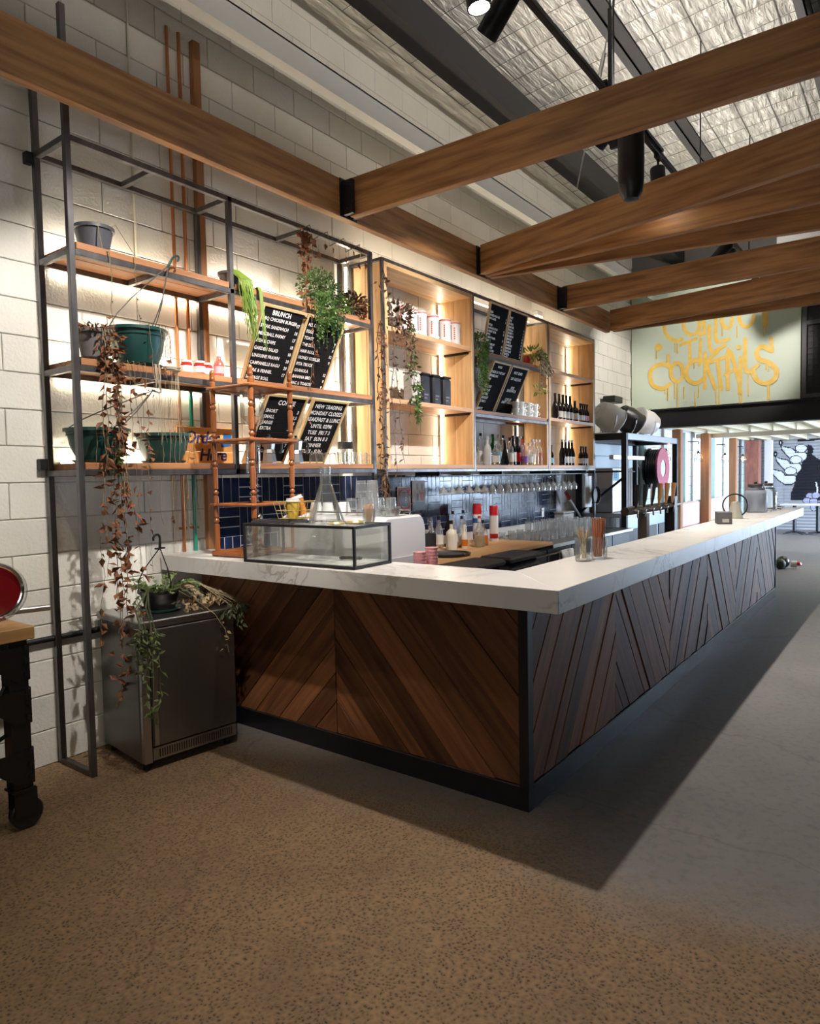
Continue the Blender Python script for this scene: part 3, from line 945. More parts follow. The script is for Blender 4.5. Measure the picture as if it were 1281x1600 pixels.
part('roll', MB().ball((-.12, .02, .085), .085, 12, 8), mat('olive_pad', (.05, .055, .04), .6), t, smooth=True)
part('pale_end', MB().cyl((.04, -.11, .07), (.06, -.19, .07), .05, 10, .055), m_label, t, smooth=True)
single('pouch', MB().lathe([(.04, 0), (.075, .015), (.06, .05), (.001, .065)], 14), m_redl, 'small red pouch lying on the floor beside the dark bundle', 'pouch', (10.4, .48, .0), smooth=True)

# ---------------------------------------------------------------- bar counter
ZT, TH = 1.123, 0.098                              # top height, slab thickness
XE, D, DI = 7.14, 0.296, 0.424                     # far end, panel set-back, inner edge
bar = thing('bar_counter', 'long L shaped bar clad in diagonal dark salvaged timber planks', 'bar', (D, D, 0))
core = MB()
core.box(D + .03, 7.05, D + .03, D + .10, .10, ZT - TH).box(D + .03, D + .10, D + .10, YW - .02, .10, ZT - TH)
part('carcass', core, m_black, bar, off=(D, D, 0))
part('plinth', MB().box(D - .004, 7.03, D - .004, D + .09, 0, .112).box(D - .004, D + .09, D + .09, YW - .02, 0, .112), mat('black_plinth', (.012, .012, .016), .22), bar, off=(D, D, 0))
part('corner_trim', MB().box(D - .008, D + .042, D - .008, D - .002, .1, ZT - TH).box(D - .008, D - .002, D - .002, D + .042, .1, ZT - TH), m_black, bar, off=(D, D, 0))
part('end_trim', MB().box(7.045, 7.062, D - .008, D + .1, .1, ZT - TH), m_black, bar, off=(D, D, 0))
part('base_trim', MB().box(D - .004, 7.06, D - .006, D, .112, .118).box(D - .006, D, D, YW - .02, .112, .118), m_steel, bar, off=(D, D, 0))
for x in (2.72, 3.05, 4.1):
    part('bag_hook', MB().tube([(x, D - .02, .985), (x, D - .06, .97), (x, D - .07, .99)], .006, 5).tube([(x + .06, D - .02, .985), (x + .06, D - .06, .97), (x + .06, D - .07, .99)], .006, 5).box(x - .02, x + .08, D - .03, D - .02, .975, ZT - TH), m_black, bar, off=(D, D, 0))


def clip(poly, n, c):
    out = []
    for i in range(len(poly)):
        a, b = poly[i], poly[(i + 1) % len(poly)]
        da, db = a[0] * n[0] + a[1] * n[1] - c, b[0] * n[0] + b[1] * n[1] - c
        if da <= 0:
            out.append(a)
        if (da < 0 < db) or (db < 0 < da):
            t = da / (da - db)
            out.append((a[0] + (b[0] - a[0]) * t, a[1] + (b[1] - a[1]) * t))
    return out


rp = random.Random(5)


def clad(s0, s1, ang, face):
    """diagonal planks between stations s0..s1 of a face ('x' = long front, 'y' = short side)"""
    z0, z1 = .118, ZT - TH - .004
    a = math.radians(ang)
    d = (math.cos(a), math.sin(a))
    nrm = (-d[1], d[0])
    rect = [(s0 + .003, z0), (s1 - .003, z0), (s1 - .003, z1), (s0 + .003, z1)]
    cs = [p[0] * nrm[0] + p[1] * nrm[1] for p in rect]
    c, cm = min(cs), max(cs)
    c -= rp.uniform(0, .05)
    while c < cm:
        w = rp.choice((.085, .10, .115, .13, .14, .16))
        pl = clip(clip(rect, nrm, c + w - .0018), (-nrm[0], -nrm[1]), -(c + .0018))
        c += w
        if len(pl) < 3:
            continue
        ar = abs(sum(pl[i][0] * pl[(i + 1) % len(pl)][1] - pl[(i + 1) % len(pl)][0] * pl[i][1] for i in range(len(pl)))) / 2
        if ar < .0006:
            continue
        cx = sum(p[0] for p in pl) / len(pl)
        cz = sum(p[1] for p in pl) / len(pl)
        th = .022 + rp.uniform(0, .009)
        # local x runs along the plank so the grain follows it
        loc = [((p[0] - cx) * d[0] + (p[1] - cz) * d[1], (p[0] - cx) * nrm[0] + (p[1] - cz) * nrm[1]) for p in pl]
        mb = MB().prism(loc, 0, th, 'z')
        me = mb.mesh('plank', bev=.002)
        o = obj('plank', me, m_plank, bar)
        if face == 'x':
            M = Matrix(((d[0], nrm[0], 0, cx), (0, 0, -1, D + .03), (d[1], nrm[1], 0, cz), (0, 0, 0, 1)))
        else:
            M = Matrix(((0, 0, -1, D + .03), (d[0], nrm[0], 0, cx), (d[1], nrm[1], 0, cz), (0, 0, 0, 1)))
        o.matrix_local = Matrix.Translation((-D, -D, 0)) @ M


xs = [D + .042, 1.46, 2.56, 3.68, 4.79, 5.90, 7.045]
for i in range(6):
    clad(xs[i], xs[i + 1], (56, -54, 57, -55, 56, -54)[i], 'x')
clad(D + .042, 1.522, 47, 'y')                     # seen from outside these fall towards the corner
clad(1.522, YW - .02, -47, 'y')

# countertop: three stone-look slabs meeting at a mitre and a seam
top = thing('countertop', 'white marble look countertop running round the whole bar', 'countertop', (0, 0, ZT))
def slab(poly, b=.0018):
    return MB().prism(poly, ZT - TH, ZT, 'z')
part('slab', slab([(0.0012, 0), (2.338, 0), (2.338, DI), (DI + .0012, DI)]), m_marble, top, bev=.0015, off=(0, 0, ZT))
part('slab', slab([(2.3405, 0), (XE, 0), (XE, DI), (2.3405, DI)]), m_marble, top, bev=.0015, off=(0, 0, ZT))
part('slab', slab([(0, .0012), (DI, DI + .0012), (DI, YW - .016), (0, YW - .016)]), m_marble, top, bev=.0015, off=(0, 0, ZT))

# ---------------------------------------------------------------- tiled splashback
TZ1, CELL = 1.612, 0.213
tiles = thing('tile_splashback', 'navy glazed tiles laid in basket weave along the wall behind the bar', 'tiles', (.44, YW, .9))
TX0, TX1, TZ0 = .44, 6.15, .88
part('grout_bed', MB().box(TX0, TX1, YW - .008, YW - .001, TZ0, TZ1), m_grout, tiles, off=(.44, YW, .9))
cnt = 0
tl, tsm = CELL - .0065, CELL / 3 - .0065
me_tv = MB().box(-tsm / 2, tsm / 2, -.0022, 0, -tl / 2, tl / 2).mesh('tile', bev=.0007)
me_th = MB().box(-tl / 2, tl / 2, -.0022, 0, -tsm / 2, tsm / 2).mesh('tile', bev=.0007)
me_tv.materials.append(m_tile)
me_th.materials.append(m_tile)
rest = MB()
pos = []
for i in range(int((TX1 - TX0) / CELL)):
    for j in range(4):
        cx, cz = TX0 + CELL * (i + .5), TZ1 - CELL * (j + .5) * .985
        if cz < .92:
            continue
        for k in (-1, 0, 1):
            v = (i + j) % 2 == 0
            x, z = (cx + k * CELL / 3, cz) if v else (cx, cz + k * CELL / 3)
            pos.append((x, z, v))
for n, (x, z, v) in enumerate(pos):
    if n < 298:
        obj('tile', me_tv if v else me_th, None, tiles, (x - .44, -.008 - random.uniform(0, .001), z - .9))
    else:
        a, b = (tsm / 2, tl / 2) if v else (tl / 2, tsm / 2)
        rest.box(x - a, x + a, YW - .0105, YW - .008, z - b, z + b)
if rest.v:
    part('tile_field', rest, m_tile, tiles, off=(.44, YW, .9), kind='stuff')

# ---------------------------------------------------------------- steel shelf frame on the left
YF, YB = 2.394, 2.755
T = .032
HZ = (1.632, 2.185, 2.788)                          # undersides of the steel under each shelf
sh = thing('steel_shelf_frame', 'tall raw steel shelf frame with timber boards at the left of the wall', 'shelf', (-.68, YF, 0))
OFF = (-.68, YF, 0)
def sp(name, mb, m=m_steel, bev=.002, **k):
    return part(name, mb, m, sh, bev=bev, off=OFF, **k)
ZR = 3.40
sp('post', MB().box(-.70, -.668, YF, YF + T, 0, 4.05))
sp('post', MB().box(-.70, -.668, YB - T, YB, 0, 4.05))
sp('post', MB().box(.335, .367, YF, YF + T, HZ[0], ZR))
sp('post', MB().box(.335, .367, YB - T, YB, HZ[0], ZR))
sp('post', MB().box(1.735, 1.767, YF, YF + T, .902, ZR))
sp('post', MB().box(1.735, 1.767, YB - T, YB, HZ[0], ZR))
sp('foot_rail', MB().box(-.70, -.668, YF + T, YB - T, 0, T))
sp('rail', MB().box(-.668, 1.735, YF, YF + T, ZR - T, ZR))
sp('rail', MB().box(-.668, 1.735, YB - T, YB, ZR - T, ZR))
for x in (-.68, -.18, .351, 1.05, 1.75):
    sp('cross_bar', MB().box(x - T / 2, x + T / 2, YF + T, YB - T, ZR - T, ZR))
for z in HZ:
    sp('rail', MB().box(-.668, 1.735, YF, YF + .03, z, z + T))
    sp('rail', MB().box(-.668, 1.735, YB - .03, YB, z, z + T))
    for x in (-.684, -.16, .351, 1.05, 1.75):
        sp('cross_bar', MB().box(x - .014, x + .014, YF + .03, YB - .03, z, z + T))
    for (x0, x1) in ((-.66, .33), (.37, 1.73)):
        for (ya, yb) in ((YF + .002, 2.565), (2.57, YB)):
            o = sp('board', MB().box(x0, x1, ya, yb, z + T, z + T + .038), m_shelf, .003)
for z in (3.36, 1.70):
    sp('wall_bracket', MB().box(-.74, -.70, YB - .03, YW, z - .03, z + .03), m_black)
BZ = [z + T + .038 for z in HZ]                     # board tops 1.702 / 2.255 / 2.858

# ---------------------------------------------------------------- timber box shelves, middle bay, right box
def box_unit(name, label, x0, x1, z0, z1, shelves, posts):
    t = thing(name, label, 'shelf', (x0, YF, z0))
    of = (x0, YF, z0)
    e = .026
    for (x, y) in ((x0, YF), (x1 - e, YF), (x0, YB - e), (x1 - e, YB - e)):
        part('post', MB().box(x, x + e, y, y + e, posts[x > x0] if y == YF else z0, z1), m_steel, t, off=of, bev=.002)
    for (y) in (YF, YB - e):
        part('rail', MB().box(x0 + e, x1 - e, y, y + e, z1 - e, z1), m_steel, t, off=of, bev=.002)
        part('rail', MB().box(x0 + e, x1 - e, y, y + e, z0, z0 + e), m_steel, t, off=of, bev=.002)
    for x in (x0, x1 - e):
        part('rail', MB().box(x, x + e, YF + e, YB - e, z1 - e, z1), m_steel, t, off=of, bev=.002)
    pt = .04
    xi0, xi1 = x0 + e, x1 - e
    for (ya, yb) in ((YF + .001, YF + .20), (YF + .203, YB)):
        part('side_board', MB().box(xi0, xi0 + pt, ya, yb, z0 + e, z1 - e), m_pine, t, off=of, bev=.002)
        part('side_board', MB().box(xi1 - pt, xi1, ya, yb, z0 + e, z1 - e), m_pine, t, off=of, bev=.002)
    part('top_board', MB().box(xi0 + pt, xi1 - pt, YF + .001, YB, z1 - e - pt, z1 - e), m_pinex, t, off=of, bev=.002)
    part('bottom_board', MB().box(xi0 + pt, xi1 - pt, YF + .001, YB, z0 + e, z0 + e + pt), m_pinew, t, off=of, bev=.002)
    for z in shelves:
        part('shelf_board', MB().box(xi0 + pt, xi1 - pt, YF + .001, YB, z - pt, z), m_pinew, t, off=of, bev=.002)
        for x in (xi0 + pt, xi1 - pt - .025):
            part('cleat', MB().box(x, x + .025, YF + .03, YB - .05, z - pt - .022, z - pt), m_black, t, off=of)
    return t


box_unit('box_shelf', 'pine box shelf in a steel frame holding white tins and black canisters', 1.886, 3.326, 1.635, 3.395, (2.255, 2.85), (.902, 1.635))
box_unit('box_shelf', 'pine box shelf in a steel frame holding wine bottles at the right end', 4.985, 6.43, 1.635, 3.395, (2.27, 2.85), (1.635, 0))
mid = thing('bay_shelf', 'open middle bay shelf with menu boards and the spirit bottles below', 'shelf', (3.33, YF, 1.635))
OM = (3.33, YF, 1.635)
part('rail', MB().box(3.33, 4.98, YF, YF + .026, 3.369, 3.395), m_steel, mid, off=OM, bev=.002)
part('rail', MB().box(3.33, 4.98, YB - .026, YB, 3.369, 3.395), m_steel, mid, off=OM, bev=.002)
part('post', MB().box(4.80, 4.826, YB - .026, YB, 1.7, 3.369), m_steel, mid, off=OM, bev=.002)
for z in (2.25, 2.845):
    part('board', MB().box(3.332, 4.98, YF + .002, YB, z - .038, z), m_shelf, mid, off=OM, bev=.003)
    part('rail', MB().box(3.332, 4.98, YF, YF + .03, z - .07, z - .038), m_steel, mid, off=OM, bev=.002)
    part('rail', MB().box(3.332, 4.98, YB - .03, YB, z - .07, z - .038), m_steel, mid, off=OM, bev=.002)
part('board', MB().box(3.332, 4.98, YF + .002, YB, 1.66, 1.70), m_pinew, mid, off=OM, bev=.003)
part('rail', MB().box(3.332, 4.98, YF, YF + .026, 1.635, 1.66), m_steel, mid, off=OM, bev=.002)
part('side_panel', MB().box(4.94, 4.98, YF + .002, YB - .1, 1.70, 3.36), m_pine, mid, off=OM, bev=.002)

# ---------------------------------------------------------------- LED strips (they light the wall and shelves; the topmost are added)
def led(label, x, y, z0, z1, aim=None, power=0, horizontal=None):
    t = thing('led_strip', label, 'light', (x, y, z0), group='led strips on the shelves')
    if horizontal:
        part('diffuser', MB().box(0, horizontal, -.006, .006, 0, .008), m_led, t)
        if y < 2.75:
            part('channel', MB().box(0, horizontal, .007, .013, -.0, .012), m_alu, t)
    else:
        part('diffuser', MB().box(-.008, .008, -.006, .006, 0, z1 - z0), m_led, t)
        part('channel', MB().box(-.012, .012, .007, .013, 0, z1 - z0), m_alu, t)
    if power:
        d = bpy.data.lights.new('led_light', 'AREA')
        d.shape = 'RECTANGLE'
        L_ = horizontal or (z1 - z0)
        d.size, d.size_y, d.energy, d.color = L_, .02, power, (1.0, .86, .64)
        o = bpy.data.objects.new('led_light', d)
        LIGHTS.objects.link(o)
        if horizontal:
            o.location = (x + L_ / 2, y - .012, z0 + .014) if (aim is None or aim[2] > 0) else (x + L_ / 2, y - .001, z0 - .012)
            o.rotation_euler = Vector((0, .35, .94)).to_track_quat('-Z', 'X').to_euler() if aim is None else Vector(aim).to_track_quat('-Z', 'X').to_euler()
            # make the long side follow the wall
            q = Matrix((( 1, 0, 0), (0, 1, 0), (0, 0, 1))).to_3x3()
            zax = -Vector(aim or (0, .35, .94)).normalized()
            xax = Vector((1, 0, 0))
            yax = zax.cross(xax)
            o.rotation_euler = Matrix((xax, yax, zax)).transposed().to_euler()
        else:
            zax = -Vector(aim).normalized()
            xax = Vector((0, 0, 1))
            yax = zax.cross(xax)
            o.location = (x + aim[0] * .015, y + aim[1] * .015, (z0 + z1) / 2)
            o.rotation_euler = Matrix((xax, yax, zax)).transposed().to_euler()
    return t


led('upright light strip behind the right end of the steel shelf frame', 1.83, 2.74, 1.70, 3.36, (-.8, -.6, 0), 5)
led('upright light strip in the back corner of the pine box with white tins', 3.235, 2.742, 1.72, 3.31, (-.85, -.5, 0), 3.4)
led('upright light strip beside the spirit bottles in the middle bay', 4.855, 2.742, 1.72, 3.34, (-.8, -.6, 0), 3)
led('upright light strip in the back corner of the wine bottle box', 6.33, 2.742, 1.72, 3.31, (-.85, -.5, 0), 3)
for i, z in enumerate(BZ):
    led(['long light strip at the back of the lowest steel frame shelf', 'long light strip at the back of the middle steel frame shelf', 'long light strip at the back of the highest steel frame shelf'][i],
        -.62, 2.735, z + .001, 0, None, (7, 8, 9)[i], horizontal=2.3)
for i, z in enumerate(HZ[1:]):
    led(['long light strip under the back edge of the middle steel frame shelf', 'long light strip under the back edge of the highest steel frame shelf'][i],
        -.62, 2.7635, z + .006, 0, (0, -.12, -.99), (6, 6)[i], horizontal=2.3)

for lab, x, w, z in (('light strip added on top of the pine box with white tins, shining up the wall', 1.95, 1.32, 3.396), ('light strip added on the back rail of the middle bay, shining up the wall', 3.4, 1.5, 3.396), ('light strip added on top of the wine box, shining up the wall', 5.05, 1.32, 3.396)):
    led(lab, x, 2.60, z, 0, (0, -.12, .99), 4, horizontal=w)  # strips added to brighten the upper wall and beam undersides

# ---------------------------------------------------------------- ceiling beams
BY, BZ0, BH, BT = 2.2, 3.47, .27, .063
def beam(label, p0, p1, end0=0):
    d = Vector((p1[0] - p0[0], p1[1] - p0[1], 0))
    L_ = d.length
    t = single('timber_beam', MB().box(0, L_, -BT / 2, BT / 2, 0, BH), m_beam, label, 'beam', (p0[0], p0[1], BZ0), (0, 0, math.atan2(d.y, d.x)), 'exposed timber beams', bev=.004)
    return t


beam('long timber bearer running along the wall above the shelves', (-5.4, BY + .035), (6.49, BY + .035))
bx = [1.27, 3.15, 4.92, 6.456]
def ray(x, ang, L_=5.6):
    a = math.radians(-90 + ang)
    return (x, BY - .04), (x + math.cos(a) * L_, BY - .04 + math.sin(a) * L_)
for lab, x, ang in (('nearest timber beam crossing the bar from the long bearer', bx[0], 1.0),
                    ('first of three timber beams fanning from one bracket, angled towards the camera', bx[1] - .05, -13),
                    ('middle of three timber beams fanning from one bracket', bx[1] + .022, -.5),
                    ('last of three timber beams fanning from one bracket, angled away', bx[1] + .094, 11.5),
                    ('timber beam crossing between the fan of three and the end pair', bx[2], -.5),
                    ('timber beam at the end of the bearer, angled towards the camera, lit by a spot', bx[3] - .045, -11),
                    ('farthest timber beam at the end of the bearer', bx[3] + .03, 2.5)):
    beam(lab, *ray(x, ang))
for i, x in enumerate(bx[:3]):
    t = single('beam_bracket', MB().box(-.065, -.035, -.09, 0, .01, BH - .02).box(.035, .065, -.09, 0, .01, BH - .02).box(-.09, .09, 0, .004, .0, BH).tube([(-.067, -.05, .06), (-.075, -.05, .06)], .012, 6).tube([(-.067, -.05, .2), (-.075, -.05, .2)], .012, 6),
               m_black, ['black steel bracket holding the nearest crossing beam', 'black steel bracket holding the fan of three beams', 'black steel bracket holding the single crossing beam beyond the fan'][i], 'bracket', (x, BY - .002, BZ0), group='beam brackets')

# ---------------------------------------------------------------- lettering helper
def text_mesh(body, size, align='LEFT', sp=1.0, lsp=1.0, bold=0.0, shear=0.0, sx=1.0):
    c = bpy.data.curves.new('t', 'FONT')
    c.body, c.size, c.align_x, c.align_y = body, size, align, 'TOP'
    c.space_character, c.space_line, c.offset, c.shear = sp, lsp, bold, shear
    c.resolution_u = 2
    o = bpy.data.objects.new('t', c)
    COL.objects.link(o)
    me = bpy.data.meshes.new_from_object(o)
    bpy.data.objects.remove(o)
    bpy.data.curves.remove(c)
    if sx != 1.0:
        for v in me.vertices:
            v.co.x *= sx
    return me


UP = Euler((PI / 2, 0, 0))                          # text plane standing, facing -Y


def menu_board(label, x0, x1, yt, zt, yb, zb, items):
    """letter board hanging from the shelf front at the top, its foot pushed back towards the wall"""
    L_ = math.hypot(yb - yt, zt - zb)
    w = x1 - x0
    t = thing('menu_board', label, 'sign', ((x0 + x1) / 2, yb, zb), group='letter board menus')
    t.rotation_euler = (math.atan2(yb - yt, zt - zb), 0, 0)
    h = w / 2
    part('letter_panel', MB().box(-h + .012, h - .012, -.004, .006, .012, L_ - .012), m_felt, t)
    part('frame_side', MB().box(-h, -h + .018, -.014, .012, 0, L_), m_frame, t, bev=.002)
    part('frame_side', MB().box(h - .018, h, -.014, .012, 0, L_), m_frame, t, bev=.002)
    part('frame_rail', MB().box(-h + .018, h - .018, -.014, .012, 0, .018), m_frame, t, bev=.002)
    part('frame_rail', MB().box(-h + .018, h - .018, -.014, .012, L_ - .018, L_), m_frame, t, bev=.002)
    for (body, x, z, size, al, lsp) in items:
        me = text_mesh(body, size, al, 1.05, lsp, size * (.035 if size > .03 else .055), 0, 0.88)
        part('lettering', me, m_white, t, loc=(x * h, -.0055, z * L_), rot=UP)
    return t


menu_board('menu board headed BRUNCH, upper left of the steel frame boards', .585, .99, 2.372, 2.776, 2.64, 2.262, [
    ('BRUNCH', -.08, .95, .046, 'CENTER', 1),
    ('BBQ CHICKEN BURGER\nSTEAK SANDWICH\nMEATBALL PARMY\nFISH & CHIPS\nGARDEN SALAD\nLINGUINE PRAWN\nCAMPANELLE RAGU\nPORK & FENNEL\nSAUSAGE ROLL\nHASH BROWN EGG', -.85, .86, .0325, 'LEFT', 1.62),
    ('17\n18\n17\n18\n16\n20\n20\n17\n\n6', .85, .84, .0325, 'RIGHT', 1.62)])
menu_board('menu board half hidden by the green bushy plant', 1.0, 1.40, 2.372, 2.776, 2.64, 2.262, [
    ('ALL DAY\nEGGS\nTOAST\nTHE DELI\nHAM ROLL\nHONEY RUSSLER\nPITA TRUCK\nGRANOLA\nBANANA BRD\nMAC & TOASTIE\nPOTATO CAKE', -.82, .90, .0325, 'LEFT', 1.52),
    ('\n\n9\n8\n12\n9\n\n12\n9\n9\n4', .85, .88, .0325, 'RIGHT', 1.52)])
menu_board('menu board headed COFFEE, behind the turned timber stand', .60, .985, 2.372, 2.178, 2.66, 1.712, [
    ('COFFEE', .05, .93, .050, 'CENTER', 1),
    ('SHORT\nSMALL\nLARGE\nEXTRA\n\nCOLD BREW\nICED LATTE\nAFFOGATO', -.80, .80, .036, 'LEFT', 1.25),
    ('3\n3.5\n4.5\n.50c\n\n5\n7\n6', .80, .80, .036, 'RIGHT', 1.25)])
menu_board('menu board headed NEW TRADING with opening hours', 1.035, 1.42, 2.372, 2.178, 2.66, 1.712, [
    ('NEW TRADING\n\nMONDAY CLOSED\n\nBREAKFAST & LUNCH\n\nUNTIL 02PM\n\nTUES  FRI 7 3\n\nSAT  SUN 8 3\n\nDINNER\n\nTUES - SUN', 0, .93, .045, 'CENTER', .60)])
menu_board('upper left menu board of the middle bay, crowded with small lines', 3.60, 4.0, 2.372, 3.36, 2.47, 2.852, [
    ('GINS\n4 PINES PALE ALE\nXPA LAGER\n\nSOURS\nA MANGO SOUR\nA BERRY SOUR\nREDS\nA PINOT NOIR\nSHIRAZ\nA CAB MERLOT\nROSE BLUSH\nTHE GLASS RED\nHOUSE WHITE\nRIESLING', -.86, .84, .028, 'LEFT', 1.13),
    ('\n9\n9\n\n\n12\n12\n\n11\n\n10\n10\n10\n9\n9', .86, .84, .028, 'RIGHT', 1.13)])
menu_board('upper right menu board of the middle bay with a column of prices', 4.015, 4.42, 2.372, 3.36, 2.47, 2.852, [
    ('NEAT\nGIN\nVODKA\nRUM RED\nTEQUILA\nWHISKY 1\nBOURBON\nBRANDY\nAPEROL\nA MARTINI\nNEGRONI\nOLD FASH\nMOJITO\nSPRITZ\nCAMPARI & ICE', -.86, .86, .029, 'LEFT', 1.10),
    ('\n\n\n9\n9\n9\n10\n10\n10\n14\n14\n16\n16\n\n', .86, .86, .029, 'RIGHT', 1.10)])
menu_board('lower left menu board of the middle bay, half filled', 3.66, 4.03, 2.372, 2.773, 2.62, 2.258, [
    ('WINES', -.1, .93, .032, 'CENTER', 1),
    ('TASTE OF THE DAY\nSPARKLING\nNV\n\nA BRUT\nA ROSE\nA PINK\nMUSCAT\n2 FOR 1\n\nSPRITZ\nBY-GLASS', -.84, .83, .035, 'LEFT', 1.15)])
menu_board('lower right menu board of the middle bay with sparse words', 4.05, 4.44, 2.372, 2.773, 2.62, 2.258, [
    ('HOT CHIPS\n\nDIY ALE JUGS\n\n\nFREE\nSANDWICH\n\n\nCURLIES\nHAPPY HOUR', 0, .90, .041, 'CENTER', .82)])

# ---------------------------------------------------------------- plant helpers
def leaf(mb, p, d, up, l, w, fold=.25):
    d = d.normalized()
    s = d.cross(up)
    if s.length < 1e-4:
        s = d.cross(Vector((1, 0, 0)))
    s.normalize()
    n = s.cross(d)
    m = p + d * l * .45
    mb.add([p, m + s * w - n * w * fold, p + d * l, m - s * w - n * w * fold, m], [(0, 1, 4), (1, 2, 4), (2, 3, 4), (3, 0, 4)])


def rv(r, s=1.0):
    return Vector((r.uniform(-s, s), r.uniform(-s, s), r.uniform(-s, s)))


def vine(r, st, lf, p0, length, nleaf, ll, lw, wig=.012, out=.0, rad=.0022, clump=None, curl=1.0):
    """hanging strand: first a short arc over the edge, then down"""
    p = Vector(p0)
    pts = [p.copy()]
    n = max(4, int(length / .05))
    drift = Vector((r.uniform(-1, 1), r.uniform(-.6, .6), 0)) * wig * .25
    for i in range(n):
        k = (i + 1) / n
        dy = -out / 3 if i < 3 else 0
        p = p + Vector((r.uniform(-wig, wig), r.uniform(-wig, wig) * .6 + dy, -length / n)) + drift
        pts.append(p.copy())
    st.tube(pts, rad, 4, rad * .5, cap=False)
    for i in range(nleaf):
        t = r.random() if clump is None else min(.999, max(0, r.gauss(clump[r.randrange(len(clump))], .06)))
        q = t * (len(pts) - 1)
        a = pts[int(q)].lerp(pts[min(int(q) + 1, len(pts) - 1)], q % 1)
        d = Vector((r.uniform(-1, 1), r.uniform(-1, .6), r.uniform(-1.2, .25)))
        leaf(lf, a, d, rv(r), ll * r.uniform(.6, 1.3), lw * r.uniform(.6, 1.2), r.uniform(.1, .9) * curl)


def pot_mesh(rt, rb, h, rim=.02, lip=.008):
    return MB().lathe([(.0005, 0), (rb, 0), (rt * .97, h - rim), (rt, h - rim), (rt + lip, h - rim + .002), (rt + lip, h), (rt, h), (rt - .008, h - .002), (rt - .012, h - rim * 1.6), (.0005, h - rim * 1.6)], 24)


def saucer(r, h=.016):
    return MB().lathe([(.0005, 0), (r * .85, 0), (r, h), (r - .006, h), (r * .82, .005), (.0005, .005)], 22)


def hanger(rt, zr, hook, tail=.09, r=.0035):
    """three wires from the rim up to a plastic hook; hook = local point"""
    hk = Vector(hook)
    w = MB()
    for k in range(3):
        a = 2 * PI * k / 3 + .5
        q = Vector((math.cos(a) * rt, math.sin(a) * rt, zr))
        mid_ = q.lerp(hk, .5) + Vector((math.cos(a), math.sin(a), 0)) * .03
        w.tube([q, q.lerp(mid_, .5) + Vector((math.cos(a), math.sin(a), .2)) * .012, mid_, hk], r, 5)
    return w


def hook_mesh(p, d, s, r=.006, L_=.09):
    """s-shaped end: straight tail then a curl; p start, d direction, s side of the curl"""
    p, d, s = Vector(p), Vector(d).normalized(), Vector(s).normalized()
    pts = [p - d * .012, p, p + d * L_ * .55]
    c = p + d * L_ * .55 + s * .022
    for k in range(1, 8):
        a = PI - k * PI * 1.15 / 7
        pts.append(c + s * math.cos(a) * .022 + d * math.sin(a) * .024)
    return MB().tube(pts, [r * .8, r * 1.2, r] + [r] * 6 + [r * .8], 7)


B1_, B2_, B3_ = BZ                                  # 1.702, 2.255, 2.858
# grey pot on the highest shelf
t = thing('potted_plant', 'small grey plastic pot with a dry stem on the highest shelf', 'plant', (-.46, 2.58, B3_))
part('saucer', saucer(.10), m_potb, t, smooth=True)
part('pot', pot_mesh(.103, .072, .155).mesh('pot', (0, 0, -.006), smooth=True), m_potg, t)
part('soil', MB().lathe([(.0005, 0), (.09, 0), (.09, .004), (.0005, .006)], 16, (0, 0, .125)), m_soil, t)
st, lf, r = MB(), MB(), random.Random(1)
st.tube([(-.02, -.04, .12), (-.03, -.10, .165), (-.035, -.118, .10), (-.035, -.15, .0), (-.03, -.205, -.02), (-.03, -.212, -.10)], .0028, 4)
vine(r, st, lf, (-.03, -.212, -.10), .42, 5, .03, .01, rad=.0028)
vine(r, st, lf, (.12, -.205, .0), .40, 5, .03, .01)
st.tube([(.02, -.05, .12), (.06, -.12, .17), (.12, -.205, .0)], .002, 4)
part('stem', st, m_stem, t, kind='stuff')
part('dead_leaves', lf, m_dead, t, kind='stuff')

# brown nursery pot with the long dead vine, middle shelf
t = thing('potted_plant', 'brown nursery pot with a long dead vine hanging down to the fridge', 'plant', (-.535, 2.485, B2_))
part('saucer', saucer(.10), m_potb, t, smooth=True)
part('pot', pot_mesh(.09, .066, .165).mesh('pot', (0, 0, -.006), smooth=True), m_potb, t)
st, lf, lg, r = MB(), MB(), MB(), random.Random(2)
for i in range(110):                               # dry tangle on top of the pot
    a, q = r.uniform(0, 2 * PI), r.uniform(0, .095)
    p = Vector((math.cos(a) * q, math.sin(a) * q - .01, .15 + r.uniform(0, .05)))
    leaf(lf, p, Vector((math.cos(a), math.sin(a) - .3, r.uniform(-.9, .8))), rv(r), r.uniform(.03, .065), .008, .5)
for i in range(70):                                # tangle over the front of the pot
    p = Vector((r.uniform(-.06, .09), -.10 + r.uniform(-.03, .01), r.uniform(-.05, .16)))
    leaf(lf, p, Vector((r.uniform(-1, 1), r.uniform(-1, .2), r.uniform(-1, .4))), rv(r), r.uniform(.025, .06), .011, .6)
for i in range(8):
    x = r.gauss(.015, .028)
    ln = (1.25, 1.9, 1.6, 2.0, 1.3, .9, 1.95, 1.5)[i]
    st.tube([(x * .5, -.03, .13), (x * .8, -.10, .17), (x, -.13, .08)], .003, 4)
    vine(r, st, lf, (x, -.135, .08), ln, int(ln * 26), .055, .017, wig=.011, rad=.0026)
for i in range(5):                                 # separate thin strands to the right
    x = .09 + .035 * i
    st.tube([(x * .9, -.06, .0), (x, -.115, .012), (x, -.125, -.03)], .0018, 4)
    vine(r, st, lf, (x, -.125, -.03), (.75, 1.12, .95, 1.15, .5)[i], 13, .045, .013, wig=.009, rad=.0018)
for i in range(46):
    a = Vector((r.gauss(.02, .03), -.15 + r.uniform(-.02, .03), r.uniform(-1.75, -.9)))
    leaf(lf, a, rv(r), rv(r), .055, .014, .5)
